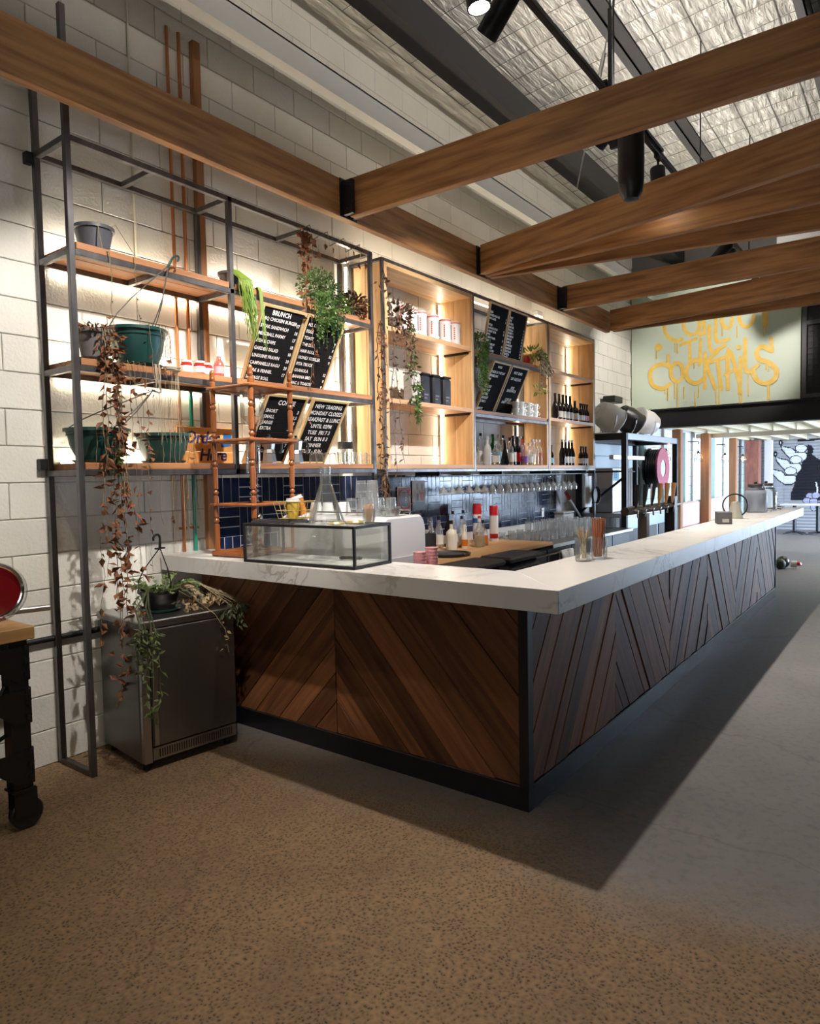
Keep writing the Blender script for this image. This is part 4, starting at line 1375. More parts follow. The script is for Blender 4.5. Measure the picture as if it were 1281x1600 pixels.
for i in range(10):
    a = Vector((r.uniform(-.02, .05), -.15, r.uniform(-.63, -.42)))
    leaf(lg, a, Vector((r.uniform(-1, 1), -.5, -.6)), rv(r), .05, .012, .3)
part('stem', st, m_stem, t, kind='stuff')
part('dead_leaves', lf, m_dead, t, kind='stuff')
part('green_leaves', lg, m_leaf, t, kind='stuff')


def basket(label, loc, rt, rb, h, hook=None, hd=(0, 0, 1), hs=(1, 0, 0), strands=(), seed=3, hang=True):
    t = thing('hanging_basket', label, 'plant pot', loc, 0, 'green hanging baskets on the steel shelves')
    part('saucer', saucer(rb + .03, .018), m_pot, t, smooth=True)
    p = MB().lathe([(.0005, 0), (rb * .95, 0), (rb, .012), (rb + (rt - rb) * .62, h * .45), (rt * .95, h * .80), (rt * .97, h * .80), (rt * .985, h - .018), (rt + .012, h - .018), (rt + .012, h), (rt - .004, h), (rt - .02, h - .03), (.0005, h - .03)], 32)
    part('pot', p.mesh('pot', (0, 0, -.008), smooth=True), m_pot, t)
    part('rim_band', MB().torus((0, 0, h * .80 + .008), rt * .965, .004, 32, 5), m_pot, t, smooth=True)
    part('soil', MB().lathe([(.0005, 0), (rt - .03, 0), (rt - .03, .003), (.0005, .008)], 20, (0, 0, h - .022)), m_soil, t)
    if hook:
        part('hanger_wires', hanger(rt, h, hook), m_wire, t)
        part('hook', hook_mesh(hook, hd, hs), m_pot, t)
    if strands:
        st, lf, r = MB(), MB(), random.Random(seed)
        for (a, ln, nl) in strands:
            a = math.radians(a)
            q = Vector((math.cos(a) * (rt + .016), math.sin(a) * (rt + .016), h + .004))
            st.tube([q * .8 + Vector((0, 0, h * .2 - .02)), q + Vector((0, 0, .015)), q + Vector((math.cos(a) * .01, math.sin(a) * .01, -.04))], .0016, 4)
            vine(r, st, lf, q + Vector((math.cos(a) * .01, math.sin(a) * .01, -.04)), ln, nl, .035, .010, wig=.010, rad=.0016)
        part('dry_strands', st, m_stem, t, kind='stuff')
        if lf.v:
            part('dead_leaves', lf, m_dead, t, kind='stuff')
    return t


basket('green hanging basket on the middle shelf with its hook tilted up over the top shelf', (-.255, 2.52, B2_), .160, .112, .215, (.09, -.20, .575), (.45, -.12, .88), (.9, 0, .1),
       strands=[(-78, .12, 0), (-70, .5, 2), (-60, .62, 0), (-50, .55, 0), (-44, .66, 0), (-38, .6, 0), (-30, .45, 0), (-20, .55, 0), (-12, .5, 0), (-5, .25, 0), (4, .18, 0), (10, .2, 0), (16, .15, 0), (-100, .45, 3)], seed=5)
basket('green hanging basket on the lowest shelf behind the left post, wires bent to the right', (-.50, 2.555, B1_), .165, .110, .185, (.27, -.14, .42), (.6, .2, -.1), (0, .2, 1),
       strands=[(-120, .25, 0), (-105, .5, 0), (-95, .3, 0)], seed=6)
basket('green hanging basket on the lowest shelf beside the timber sign', (-.065, 2.585, B1_), .158, .105, .175, None,
       strands=[(-125, .5, 0), (-110, .62, 2), (-100, .55, 0), (-92, .35, 0), (-80, .5, 0), (-66, .62, 3), (-55, .5, 0), (-40, .66, 0), (-25, .5, 0)], seed=7)
# root tangle dangling off the middle shelf edge
st, lf, r = MB(), MB(), random.Random(8)
for i in range(22):
    x = r.uniform(-.02, .03) if r.random() < .6 else r.uniform(.10, .15)
    st.tube([(x * .6, .04, 0.01), (x, -.012, .008), (x, -.02, -.06)], .0013, 4)
    vine(r, st, lf, (x, -.02, -.06), r.uniform(.14, .40), 0, .03, .01, wig=.010, rad=.0013)
for i in range(6):
    a = r.uniform(0, PI)
    st.torus((.09 + r.uniform(-.01, .03), -.025, -.012 + r.uniform(-.008, .012)), .042, .0035, 16, 5, None)
single('root_tangle', st, mat('pale_root', (.40, .34, .25), .8), 'pale dry root tangle hanging off the edge of the middle shelf', 'roots', (-.235, YF - .004, B2_ + .006), kind='stuff')

# timber sign on the lowest shelf
t = thing('order_sign', 'orange timber sign reading Order Here, leaning on the wall behind the stand', 'sign', (.37, 2.715, B1_))
t.rotation_euler = (math.radians(-3), 0, 0)
m_sign = wood('sign_timber', (.80, .40, .11), (.60, .26, .07), 'x', var=.08)
for k in range(3):
    part('slat', MB().box(-.245, .24, -.012, .0, .003 + k * .083, .084 + k * .083), m_sign, t, bev=.003)
m_ink = mat('navy_ink', (.02, .022, .09), .5)
part('lettering', text_mesh('Order', .115, 'LEFT', .92, 1, .003, .25), m_ink, t, loc=(-.20, -.0135, .235), rot=UP)
part('lettering', text_mesh('Here', .115, 'LEFT', .92, 1, .003, .25), m_ink, t, loc=(-.09, -.0135, .118), rot=UP)
m_tape = mat('blue_tape', (.02, .14, .42), .6)
part('tape', MB().box(.10, .17, -.0145, -.012, .175, .225), m_tape, t, rot=(0, .1, 0), label='blue tape patch')
part('tape', MB().box(.115, .20, -.0145, -.012, .10, .15), m_tape, t, rot=(0, -.15, 0), label='blue tape patch')

# preserve jars and sauce bottle, middle shelf
m_jam = mat('red_preserve', (.35, .03, .02), .15, coat=.5)
def jar(label, x, y, r=.036, h=.085):
    t = thing('preserve_jar', label, 'jar', (x, y, B2_), 0, 'preserve jars on the middle shelf')
    part('body', MB().lathe([(.0005, 0), (r, 0), (r, h * .75), (r * .85, h * .82), (r * .85, h * .86), (.0005, h * .86)], 16), m_jam, t, smooth=True)
    part('paper_label', MB().lathe([(r + .0008, h * .15), (r + .0008, h * .6)], 16), m_label, t)
    part('lid', MB().lathe([(.0005, h * .86), (r * .95, h * .86), (r * .95, h), (.0005, h)], 16), m_label, t)
jar('preserve jar at the left of the three on the middle shelf', .06, 2.50)
jar('preserve jar in front of the wall pipe on the middle shelf', .135, 2.47)
jar('preserve jar beside the red sauce bottle', .215, 2.50)
t = thing('sauce_bottle', 'red sauce bottle with a clear neck beside the shelf post', 'bottle', (.292, 2.48, B2_))
part('body', MB().lathe([(.0005, 0), (.033, 0), (.034, .075), (.028, .10), (.014, .118), (.013, .135), (.0005, .135)], 16), mat('sauce_red', (.62, .10, .08), .2, coat=.4), t, smooth=True)
part('paper_label', MB().lathe([(.0348, .025), (.0348, .07)], 16), m_labelp, t)
part('cap', MB().lathe([(.0005, .135), (.016, .135), (.016, .152), (.0005, .152)], 12), m_label, t)

# pipes on the wall
def pipe(label, x, z0, z1, r, m, m2=None, zs=None):
    t = thing('wall_pipe', label, 'pipe', (x, YW - r - .012, z0), 0, None)
    if m2:
        part('lower_length', MB().cyl((0, 0, 0), (0, 0, zs - z0), r, 12), m2, t, smooth=True)
        part('upper_length', MB().cyl((0, 0, zs - z0), (0, 0, z1 - z0), r * .9, 12), m, t, smooth=True)
    else:
        part('length', MB().cyl((0, 0, 0), (0, 0, z1 - z0), r, 12), m, t, smooth=True)
    for z in (1.28, 1.95, 2.95, 3.95):
        part('clip', MB().box(-r - .012, r + .012, -.004, r + .012, z - z0 - .008, z - z0 + .008), m_copper, t)
    return t
pipe('thin copper pipe, leftmost of the wall pipes behind the steel shelves', .175, ZT, 4.5, .011, m_copper)
pipe('copper pipe that turns teal green below the middle shelf', .262, ZT, 4.5, .013, m_copper, m_teal, 2.34)
t = single('wall_batten', MB().box(-.03, .03, -.045, 0, 0, 4.5 - ZT), m_rust, 'wide brown upright batten on the wall beside the copper pipes', 'batten', (.385, YW - .001, ZT), bev=.004)
single('cable_conduit', MB().cyl((0, 0, 0), (0, 0, 1.6), .007, 8), m_cream, 'thin cream cable run down the wall above the highest shelf', 'conduit', (-.085, YW - .008, 2.92), smooth=True)
single('cable_conduit', MB().cyl((-3.2, 0, 0), (.5, 0, 0), .017, 10), m_black, 'black pipe running low along the wall behind the steel posts', 'conduit', (0, YW - .02, .72), smooth=True)

# ---------------------------------------------------------------- trailing and dry plants on the shelves
def leafball(lf, r, c, R, n, l, w, sz=.9):
    for i in range(n):
        d = rv(r)
        if d.length < .01:
            continue
        d.normalize()
        q = R * r.random() ** .4
        p = Vector(c) + Vector((d.x * q, d.y * q, d.z * q * sz))
        leaf(lf, p, d + rv(r, .6), rv(r), l * r.uniform(.6, 1.3), w * r.uniform(.7, 1.2), .3)


# lime tassel
t = thing('trailing_plant', 'lime green tassel plant hanging over the highest shelf edge left of the BRUNCH board', 'plant', (.44, 2.52, B3_))
part('pot', pot_mesh(.075, .055, .10).mesh('pot', smooth=True), m_potb, t)
st, r = MB(), random.Random(21)
for i in range(80):
    x = r.gauss(-.005, .026)
    ln = r.uniform(.22, .40)
    pts = [(x * .5 - .03, -.02, .085), (x * .8 - .02, -.08, .09 + r.uniform(0, .015)), (x, -.145 - r.uniform(0, .02), .03)]
    for k in range(4):
        pts.append((x + r.uniform(-.015, .015) + .012 * k, -.15 - r.uniform(0, .035), .04 - ln * (k + 1) / 4))
    st.tube(pts, .0042, 4, .002)
for i in range(12):
    x = .13 + r.gauss(0, .012)
    st.tube([(x - .01, -.10, .0), (x, -.135, .012), (x, -.15, -.02), (x + .01, -.16, -.2), (x + .02 + r.uniform(-.01, .01), -.165, -.2 - r.uniform(.05, .22))], .0038, 4, .0015)
part('foliage', st, m_lime, t, kind='stuff')

# bushy green plant
t = thing('trailing_plant', 'bushy green feathery plant spilling over the menu board from the highest shelf', 'plant', (1.20, 2.52, B3_))
part('pot', pot_mesh(.08, .06, .11).mesh('pot', smooth=True), m_potb, t)
lf, ld, st, r = MB(), MB(), MB(), random.Random(22)
leafball(lf, r, (-.03, -.07, .16), .145, 900, .024, .0065)
leafball(ld, r, (.045, -.09, .12), .13, 520, .024, .007)
leafball(lf, r, (-.06, -.16, -.03), .10, 420, .024, .0065, 1.3)
leafball(ld, r, (.05, -.17, -.02), .10, 320, .024, .007, 1.2)
for i in range(26):
    x = r.uniform(-.14, .17)
    vine(r, st, lf, (x, -.17, r.uniform(-.05, .05)), r.uniform(.10, .36 if x < .05 else .22), 30, .022, .006, wig=.012, rad=.0014)
part('stems', st, m_leaf, t, kind='stuff')
part('foliage', lf, m_leaf, t, kind='stuff')
part('dark_foliage', ld, mat('dark_green_leaf', (.035, .085, .018), .5), t, kind='stuff')

# dry bush at the right end of the highest shelf and its long dead vine
t = thing('trailing_plant', 'dried brown bush in a small tub at the right end of the highest steel shelf', 'plant', (1.57, 2.50, B3_))
part('pot', pot_mesh(.09, .07, .07).mesh('pot', smooth=True), m_potb, t)
lf, ld, st, lg, r = MB(), MB(), MB(), MB(), random.Random(23)
leafball(ld, r, (.02, -.02, .10), .13, 360, .045, .012, .7)
leafball(lf, r, (-.02, -.05, .06), .12, 120, .04, .011, .8)
leafball(lg, r, (-.11, -.06, .06), .08, 120, .035, .009, .9)
part('dark_leaves', ld, m_deadd, t, kind='stuff')
part('dead_leaves', lf, m_dead, t, kind='stuff')
part('green_leaves', lg, m_lime, t, kind='stuff')
t = thing('dead_vine', 'long blackened dead vine hanging down the post between the steel frame and the pine box', 'vine', (1.815, YF - .02, B3_))
lf, st, ld, r = MB(), MB(), MB(), random.Random(24)
for i in range(5):
    vine(r, st, ld, (r.uniform(-.03, .03), -.02, .45 - .45 * (i > 1)), 1.25 + .35 * (i < 2) + .1 * i, 42, .045, .011, wig=.016, rad=.0045)
for i in range(60):
    leaf(lf, Vector((r.gauss(0, .03), -.03, r.choice((-.15, -.2, -.55, -.6, .3)) + r.uniform(-.12, .12))), rv(r), rv(r), .04, .01, .6)
for i in range(26):
    leaf(ld, Vector((r.gauss(0, .02), -.03, r.uniform(-1.42, -1.22))), Vector((r.uniform(-.5, .5), 0, -1)), rv(r), .08, .018, .6)
part('stems', st, m_deadd, t, kind='stuff')
part('dark_leaves', ld, m_deadd, t, kind='stuff')
part('dead_leaves', lf, m_dead, t, kind='stuff')

# withered vine wound on the top rail
t = thing('dead_vine', 'withered orange brown leaves hanging from the top rail above the menu boards', 'vine', (1.0, YF - .006, ZR - .05))
lf, st, r = MB(), MB(), random.Random(25)
st.tube([(-.05 + .09 * i, (-.02 if i % 2 else .045), (.056 if i % 2 else -.01)) for i in range(9)], .004, 5)
for i in range(7):
    vine(r, st, lf, (r.uniform(-.06, .06), -.02, .0), r.uniform(.12, .3), 16, .05, .016, wig=.012, rad=.0018)
vine(r, st, lf, (.0, -.02, 0), .62, 16, .055, .018, wig=.010, rad=.002)
vine(r, st, lf, (.02, -.02, -.45), .55, 12, .045, .014, wig=.012, rad=.002)
vine(r, st, lf, (.03, -.02, -.9), .45, 5, .045, .012, wig=.012, rad=.002)
for i in range(8):
    x = .12 + .075 * i
    ln = r.uniform(.05, .2)
    st.tube([(x, -.02, .05), (x, -.022, .05 - ln)], .0014, 4)
    leaf(lf, Vector((x, -.022, .05 - ln)), Vector((r.uniform(-.3, .3), -.2, -1)), rv(r), .06, .016, .7)
part('stems', st, m_stem, t, kind='stuff')
part('dead_leaves', lf, m_dead, t, kind='stuff')

# plant in the pine box
t = thing('trailing_plant', 'half dead plant with curled dark leaves trailing down the pine box beside the white tins', 'plant', (2.14, 2.50, 2.85))
part('pot', pot_mesh(.075, .055, .10).mesh('pot', smooth=True), m_potb, t)
ld, lg, st, r = MB(), MB(), MB(), random.Random(26)
leafball(ld, r, (-.05, -.09, .11), .14, 170, .055, .015, .75)
for i in range(9):
    x = r.uniform(-.14, .16)
    vine(r, st, ld, (x, -.13, .06), r.uniform(.2, .5), 14, .045, .011, wig=.02, rad=.002)
for i in range(7):
    x = .10 + r.gauss(0, .03)
    st.tube([(.02, -.08, .1), (x, -.13, .06)], .002, 4)
    vine(r, st, lg, (x, -.135, .06), .55, 8, .045, .011, wig=.016, rad=.0018)
    vine(r, st, lg, (x + .06, -.14, -.42), r.uniform(.25, .4), 18, .05, .012, wig=.016, rad=.0018)
st.tube([(-.05, -.1, .2), (.0, -.12, .225), (.12, -.12, .23), (.2, -.12, .22)], .003, 4)
part('stems', st, m_stem, t, kind='stuff')
part('dark_leaves', ld, m_deadd, t, kind='stuff')
part('green_leaves', lg, m_leaf, t, kind='stuff')

# plants of the middle bay
t = thing('trailing_plant', 'dense green string plant hanging at the left end of the middle bay', 'plant', (3.47, 2.50, 2.845))
part('pot', pot_mesh(.07, .055, .10).mesh('pot', smooth=True), m_potb, t)
lg, st, r = MB(), MB(), random.Random(27)
leafball(lg, r, (0, -.08, .10), .10, 260, .03, .009, .8)
for i in range(34):
    x = r.gauss(0, .045)
    vine(r, st, lg, (x, -.12 - r.uniform(0, .03), .08), r.uniform(.25, .56), 34, .026, .008, wig=.010, rad=.0016)
part('stems', st, m_leaf, t, kind='stuff')
part('foliage', lg, m_leaf, t, kind='stuff')
t = thing('trailing_plant', 'spiky dry plant in a mustard pot at the right end of the middle bay', 'plant', (4.66, 2.47, 2.845))
part('pot', pot_mesh(.08, .06, .12).mesh('pot', smooth=True), mat('mustard_pot', (.62, .40, .10), .5), t)
part('ornament', MB().lathe([(.0005, 0), (.035, .0), (.04, .05), (.02, .085), (.0005, .09)], 12, (-.13, -.03, 0)), mat('red_ornament', (.5, .03, .03), .4), t, smooth=True, label='small red ornament')
lg, ld, st, r = MB(), MB(), MB(), random.Random(28)
leafball(lg, r, (-.02, -.05, .13), .13, 90, .06, .012, .6)
for i in range(60):
    x = r.uniform(-.02, .26)
    p = Vector((x * .4, -.05, .13))
    e = Vector((x, -.13 - r.uniform(0, .04), r.uniform(-.10, .05)))
    st.tube([p, (p + e) / 2 + Vector((0, -.02, .07)), e], .0016, 4)
    leaf(ld, e, Vector((r.uniform(-1, 1), -.4, -1)), rv(r), .06, .010, .5)
    leaf(lg if i % 3 == 0 else ld, (p + e) / 2 + Vector((0, -.03, .05)), rv(r), rv(r), .06, .011, .4)
for i in range(4):
    vine(r, st, ld, (-.02 + .06 * i, -.13, 0), .3, 5, .04, .01, rad=.0016)
leafball(lg, r, (-.10, -.17, -.30), .055, 26, .06, .011, .9)
st.tube([(-.02, -.13, .0), (-.08, -.16, -.15), (-.10, -.17, -.3)], .002, 4)
part('stems', st, m_stem, t, kind='stuff')
part('dry_leaves', ld, mat('grey_dry_leaf', (.20, .17, .13), .7), t, kind='stuff')
part('green_leaves', lg, m_lime, t, kind='stuff')

# ---------------------------------------------------------------- tins, canisters, cups
m_tin = mat('white_tin', (.74, .71, .71), .4)
m_tinr = mat('tin_red_print', (.62, .16, .14), .5)
m_tink = mat('tin_dark_print', (.20, .17, .22), .5)
p0 = None
for i, x in enumerate((2.33, 2.46, 2.60, 2.80, 3.00, 3.165)):
    lab = ['white tin, leftmost of the row behind the curled plant', 'second white tin from the left, partly behind the curled plant', 'white tin just right of the curled plant', 'fourth white tin with a pink red lid band',
           'fifth white tin with a pink red lid band', 'rightmost white tin beside the light strip'][i]
    if p0 is None:
        t = p0 = thing('white_tin', lab, 'tin', (x, 2.53, 2.85), .2, 'white tins in the pine box')
        part('body', MB().lathe([(.0005, 0), (.058, 0), (.06, .01), (.06, .235), (.056, .245), (.0005, .246)], 20), m_tin, t, smooth=True)
        part('lid_band', MB().lathe([(.0608, .222), (.0608, .236)], 20), m_tinr, t)
        pr_ = MB()
        for k in range(6):
            pr_.box(-.062, -.0605, -.022, -.008, .07 + k * .02, .084 + k * .02)
        part('print', pr_, m_tinr, t)
        part('print', MB().box(-.004, .022, -.0622, -.0606, .05, .19).box(.006, .03, -.0625, -.06, .008, .032), m_tink, t)
    else:
        dup(p0, (x, 2.53, 2.85), .2 + .1 * (i % 3), lab)
p0 = None
for i, x in enumerate((2.455, 2.60, 2.775, 2.95)):
    lab = ['grey metal canister at the left of the dark row', 'black canister behind the trailing leaves', 'black canister, third of the dark row', 'black canister nearest the light strip'][i]
    t = thing('canister', lab, 'canister', (x, 2.53, 2.255), 0, 'dark canisters in the pine box')
    m_ = m_grey if i == 0 else MATS.get('black_canister') or mat('black_canister', (.022, .022, .03), .35)
    part('body', MB().box(-.062, .062, -.062, .062, 0, .265), m_, t, bev=.018)
    part('lid', MB().box(-.063, .063, -.063, .063, .266, .285), m_, t, bev=.008)
    if i:
        part('print', MB().box(-.04, .0, -.0632, -.062, .05, .06).box(-.04, .02, -.0632, -.062, .08, .092), m_tink, t)

cupm = MB().lathe([(.0005, 0), (.030, 0), (.042, .06), (.043, .075), (.040, .075), (.028, .006), (.0005, .006)], 16)
cupo = MB()
cup = None
m_cup = mat('white_cup', (.80, .80, .79), .35)
for i in range(12):
    c, rw = i % 6, i // 6
    loc = (4.36 + c * .088, 2.50 - .02 * (c % 2), 2.25 + .012 + rw * .078)
    lab = ORD[c] + ' white cup from the left in the ' + ('upper' if rw else 'lower') + ' layer on the middle bay shelf'
    if cup is None:
        cup = thing('cup', lab, 'cup', loc, 0, 'white cups on the middle bay shelf')
        part('body', cupm, m_cup, cup, smooth=True)
        part('handle', MB().torus((0, -.046, .040), .016, .005, 10, 5, Matrix.Translation((0, -.046, .04)) @ Matrix.Rotation(PI / 2, 4, 'Y') @ Matrix.Translation((0, .046, -.04))), m_cup, cup, smooth=True)
    else:
        dup(cup, loc, .4 * (i % 3), lab)
single('cup_tray', MB().box(-.04, .52, -.07, .07, 0, .012), mat('pale_blue_tray', (.45, .58, .60), .5), 'pale blue tray under the white cups', 'tray', (4.34, 2.50, 2.25), bev=.004)

# coffee makers and small glasses on the lowest steel shelf
def moka(label, x):
    t = thing('moka_pot', label, 'coffee pot', (x, 2.50, B1_), -.3, 'stovetop coffee pots on the lowest shelf')
    part('boiler', MB().lathe([(.0005, 0), (.052, 0), (.054, .012), (.044, .07), (.046, .075), (.0005, .075)], 8), m_alu, t)
    part('jug', MB().lathe([(.0005, .075), (.046, .076), (.038, .10), (.048, .165), (.05, .17), (.0005, .171)], 8), m_alu, t)
    part('lid', MB().lathe([(.0005, .171), (.05, .171), (.012, .19), (.0005, .19)], 8), m_alu, t)
    part('knob', MB().lathe([(.0005, .19), (.01, .19), (.012, .205), (.0005, .21)], 8), m_blackp, t)
    part('handle', MB().tube([(.046, 0, .16), (.085, 0, .165), (.098, 0, .14), (.09, 0, .09), (.082, 0, .075)], .009, 6), m_blackp, t, smooth=True)
    return t
moka('faceted coffee pot behind the turned timber stand', .715)
moka('faceted coffee pot below the gap between the two lower menu boards', .975)
def tumbler(r0, r1, h, th=.003):
    return MB().lathe([(.0005, 0), (r0, 0), (r1, h), (r1 - th, h), (r0 - th, .008), (.0005, .008)], 14)
me_gs = MB().lathe([(.028, 0), (.031, 0), (.026, .075), (.018, .088), (.0005, .090), (.0005, .086), (.016, .084), (.023, .072)], 12).mesh('upturned_glass', smooth=True)
for i in range(4):
    x = (1.115, 1.19, 1.26, 1.33)[i]
    single('upturned_glass', me_gs, m_glass if i else m_glass, ['upturned small glass nearest the coffee pots on the lowest shelf', 'second upturned small glass from the coffee pots', 'third upturned small glass from the coffee pots', 'fourth upturned small glass, beside the glass mugs'][i], 'glass', (x, 2.47, B1_), group='upturned glasses on the lowest shelf')
for i in range(4):
    x = (1.42, 1.51, 1.60, 1.685)[i]
    t = thing('glass_mug', ['glass mug next to the upturned glasses', 'glass mug in front of the black topped pot, left one', 'glass mug in front of the black topped pot, right one', 'glass mug at the shelf end by the pine side board'][i], 'mug', (x, 2.46, B1_), -.5, 'glass mugs on the lowest shelf')
    part('body', tumbler(.034, .036, .095), m_glass, t, smooth=True)
    part('handle', MB().torus((.045, 0, .05), .022, .004, 10, 5, Matrix.Translation((.045, 0, .05)) @ Matrix.Rotation(PI / 2, 4, 'X') @ Matrix.Translation((-.045, 0, -.05))), m_glass, t, smooth=True)
t = thing('tea_press', 'glass press pot with a wide black lid standing behind the glass mugs', 'coffee pot', (1.62, 2.60, B1_))
part('beaker', MB().lathe([(.0005, .0), (.05, 0), (.05, .125), (.047, .125), (.047, .005), (.0005, .005)], 18), m_glass, t, smooth=True)
part('lid', MB().lathe([(.0005, .126), (.062, .126), (.064, .135), (.062, .185), (.0005, .19)], 20), m_blackp, t, smooth=True)
part('base_ring', MB().torus((0, 0, .012), .052, .006, 20, 6), m_chrome, t, smooth=True)

# ---------------------------------------------------------------- spirit bottles
def bottle(label, x, y, z, kind, gm, cap, lab_m=None, liq=None, fill=.6, s=1.0, group='spirit bottles in the middle bay', cat='bottle'):
    t = thing('bottle', label, cat, (x, y, z), 0, group)
    P = {'round': [(.0005, 0), (.037, 0), (.039, .01), (.039, .165), (.034, .19), (.015, .225), (.014, .275), (.0005, .275)],
         'wide': [(.0005, 0), (.046, 0), (.048, .01), (.048, .13), (.042, .155), (.016, .18), (.015, .225), (.0005, .225)],
         'tall': [(.0005, 0), (.034, 0), (.036, .01), (.036, .20), (.03, .225), (.014, .255), (.013, .315), (.0005, .315)],
         'bordeaux': [(.0005, 0), (.036, 0), (.0375, .01), (.0375, .185), (.033, .205), (.0145, .228), (.0145, .30), (.0005, .30)],
         'burgundy': [(.0005, 0), (.039, 0), (.041, .01), (.041, .145), (.034, .18), (.0155, .235), (.0145, .30), (.0005, .30)],
         'small': [(.0005, 0), (.030, 0), (.031, .008), (.031, .11), (.026, .135), (.012, .16), (.011, .20), (.0005, .20)],
         'cone': [(.0005, 0), (.05, 0), (.05, .02), (.018, .17), (.014, .20), (.014, .24), (.0005, .24)],
         'beer': [(.0005, 0), (.029, 0), (.0305, .01), (.0305, .115), (.026, .14), (.0135, .175), (.0125, .225), (.0005, .225)]}[kind]
    P = [(a * s, b * s) for a, b in P]
    n = 4 if kind == 'sq' else 14
    part('body', MB().lathe(P, n), gm, t, smooth=True)
    H, R = P[-1][1], P[3][0]
    zsh = P[3][1]
    part('cap', MB().lathe([(.0005, H - .002), (.0165 * s, H - .002), (.0165 * s, H + .028 * s), (.0005, H + .028 * s)], 10), cap, t)
    if lab_m:
        part('paper_label', MB().lathe([(R + .0008, zsh * .22), (R + .0008, zsh * .78)], 14), lab_m, t)
    if liq:
        part('liquor', MB().lathe([(.0005, .004), (R - .005, .006), (R - .005, zsh * fill), (.0005, zsh * fill)], 12), liq, t)
    return t


ZB = 1.70
Y0, Y1 = 2.46, 2.60
bk = m_blackp
S1 = [('clear bottle with a black cap in the left back corner of the spirits shelf', 3.58, Y1, 'tall', m_stemware, bk, m_label, None, 0),
      ('frosted grey bottle at the left front of the spirits shelf', 3.66, Y0, 'round', m_grey, m_grey, None, None, 0),
      ('clear bottle with a black stopper behind the frosted grey one', 3.76, Y1, 'tall', m_stemware, bk, m_label, None, 0),
      ('broad bottle with a little pale gold liquor, second at the front of the spirits shelf', 3.83, Y0, 'wide', m_stemware, m_label, m_label, m_yell, .35),
      ('green glass bottle with a black cap on the spirits shelf', 4.02, Y1, 'tall', m_glassg, bk, None, mat('green_liquor', (.03, .25, .04), .1), .95),
      ('tall clear bottle just right of the green bottle', 4.14, Y1, 'tall', m_stemware, m_label, m_labelb, None, 0),
      ('black conical bottle lying between the gold and amber bottles', 4.03, Y0, 'cone', m_wine, bk, m_label, None, 0),
      ('round clear bottle with a little amber liquor and a black cap', 4.15, Y0, 'round', m_stemware, bk, m_label, m_amber, .45),
      ('dark bottle with a grey label, left of the dark pair', 4.29, 2.50, 'bordeaux', m_wine, bk, m_label, None, 0),
      ('clear tall bottle with a dark cap behind the dark pair', 4.33, 2.64, 'tall', m_stemware, bk, None, None, 0),
      ('dark bottle with a red label, right of the dark pair', 4.40, 2.50, 'bordeaux', m_wine, bk, m_redl, None, 0),
      ('clear bottle with a black cap behind the red labelled bottle', 4.50, Y1, 'tall', m_stemware, bk, m_label, None, 0),
      ('bottle with a purple and orange label at the front centre', 4.48, Y0, 'wide', m_stemware, m_label, mat('purple_label', (.22, .12, .35), .5), m_orange, .4),
      ('clear thin bottle in front of the light strip', 4.62, 2.58, 'tall', m_stemware, m_label, None, m_yell, .3),
      ('red liquor bottle with a dark cap at the back right', 4.70, Y1, 'tall', m_redl, bk, None, None, 0),
      ('short bottle of pale liquor at the front right', 4.60, Y0, 'wide', m_stemware, m_label, m_label, m_yell, .5),
      ('small clear bottle beside the pale liquor', 4.69, Y0, 'round', m_stemware, m_label, m_label, m_yell, .4),
      ('clear bottle of pale yellow liquor near the pine side panel', 4.77, Y0, 'round', m_stemware, m_label, None, m_yell, .6),
      ('bottle of bright orange liquor at the right end of the spirits shelf', 4.86, Y0, 'round', m_stemware, m_label, None, m_orange, .9)]
for (lab, x, y, k, g, c, l, q, f) in S1:
    bottle(lab, x, y, ZB, k, g, c, l, q, f)
# wine bottles in the right box
WG = 'wine bottles in the right pine box'
for i, x in enumerate((5.40, 5.52, 5.63, 5.74, 5.85)):
    bottle(['dark wine bottle at the left end of the upper wine shelf', 'dark wine bottle with a broad white label, second on the upper wine shelf', 'third dark wine bottle on the upper wine shelf', 'fourth dark wine bottle on the upper wine shelf', 'fifth dark wine bottle, last of the slim row on the upper wine shelf'][i],
           x, 2.50, 2.27, 'burgundy', m_wine, bk, None if i == 0 else m_label, s=1.0, group=WG)
bottle('squat black bottle with a round pale label on the upper wine shelf', 6.0, 2.50, 2.27, 'wide', m_wine, bk, m_cream, group=WG, s=1.1)
for i, x in enumerate((6.11, 6.18, 6.25, 6.325)):
    bottle(['dark bottle with a pale pink label, left of the pink labelled four', 'second of the four pink labelled bottles', 'third of the pink labelled bottles, a deeper pink', 'last pink labelled bottle beside the box side'][i], x, 2.47 - .0 * i, 2.27, 'small', m_wine, bk, m_label if i < 2 else m_labelp, group=WG, s=1.1)
bottle('squat dark bottle with a blue and white label on the lower wine shelf', 5.27, 2.50, 1.701, 'small', m_wine, bk, m_labelb, group=WG, s=1.1)
for i, x in enumerate((5.60, 5.70, 5.80, 5.90)):
    bottle(['dark wine bottle at the left of the lower slim row', 'second bottle of the lower slim wine row', 'third bottle of the lower slim wine row', 'last bottle of the lower slim wine row'][i], x, 2.50, 1.701, 'burgundy', m_wine, mat('silver_cap', (.5, .5, .5), .3, .8) if i == 0 else MATS['silver_cap'], m_label if i else None, group=WG)
for i, x in enumerate((6.12, 6.20, 6.28)):
    bottle(['left of the three white labelled bottles on the lower wine shelf', 'middle of the three white labelled bottles on the lower wine shelf', 'right of the three white labelled bottles on the lower wine shelf'][i], x, 2.47, 1.701, 'small', m_wine, bk, m_label, group=WG, s=1.12)

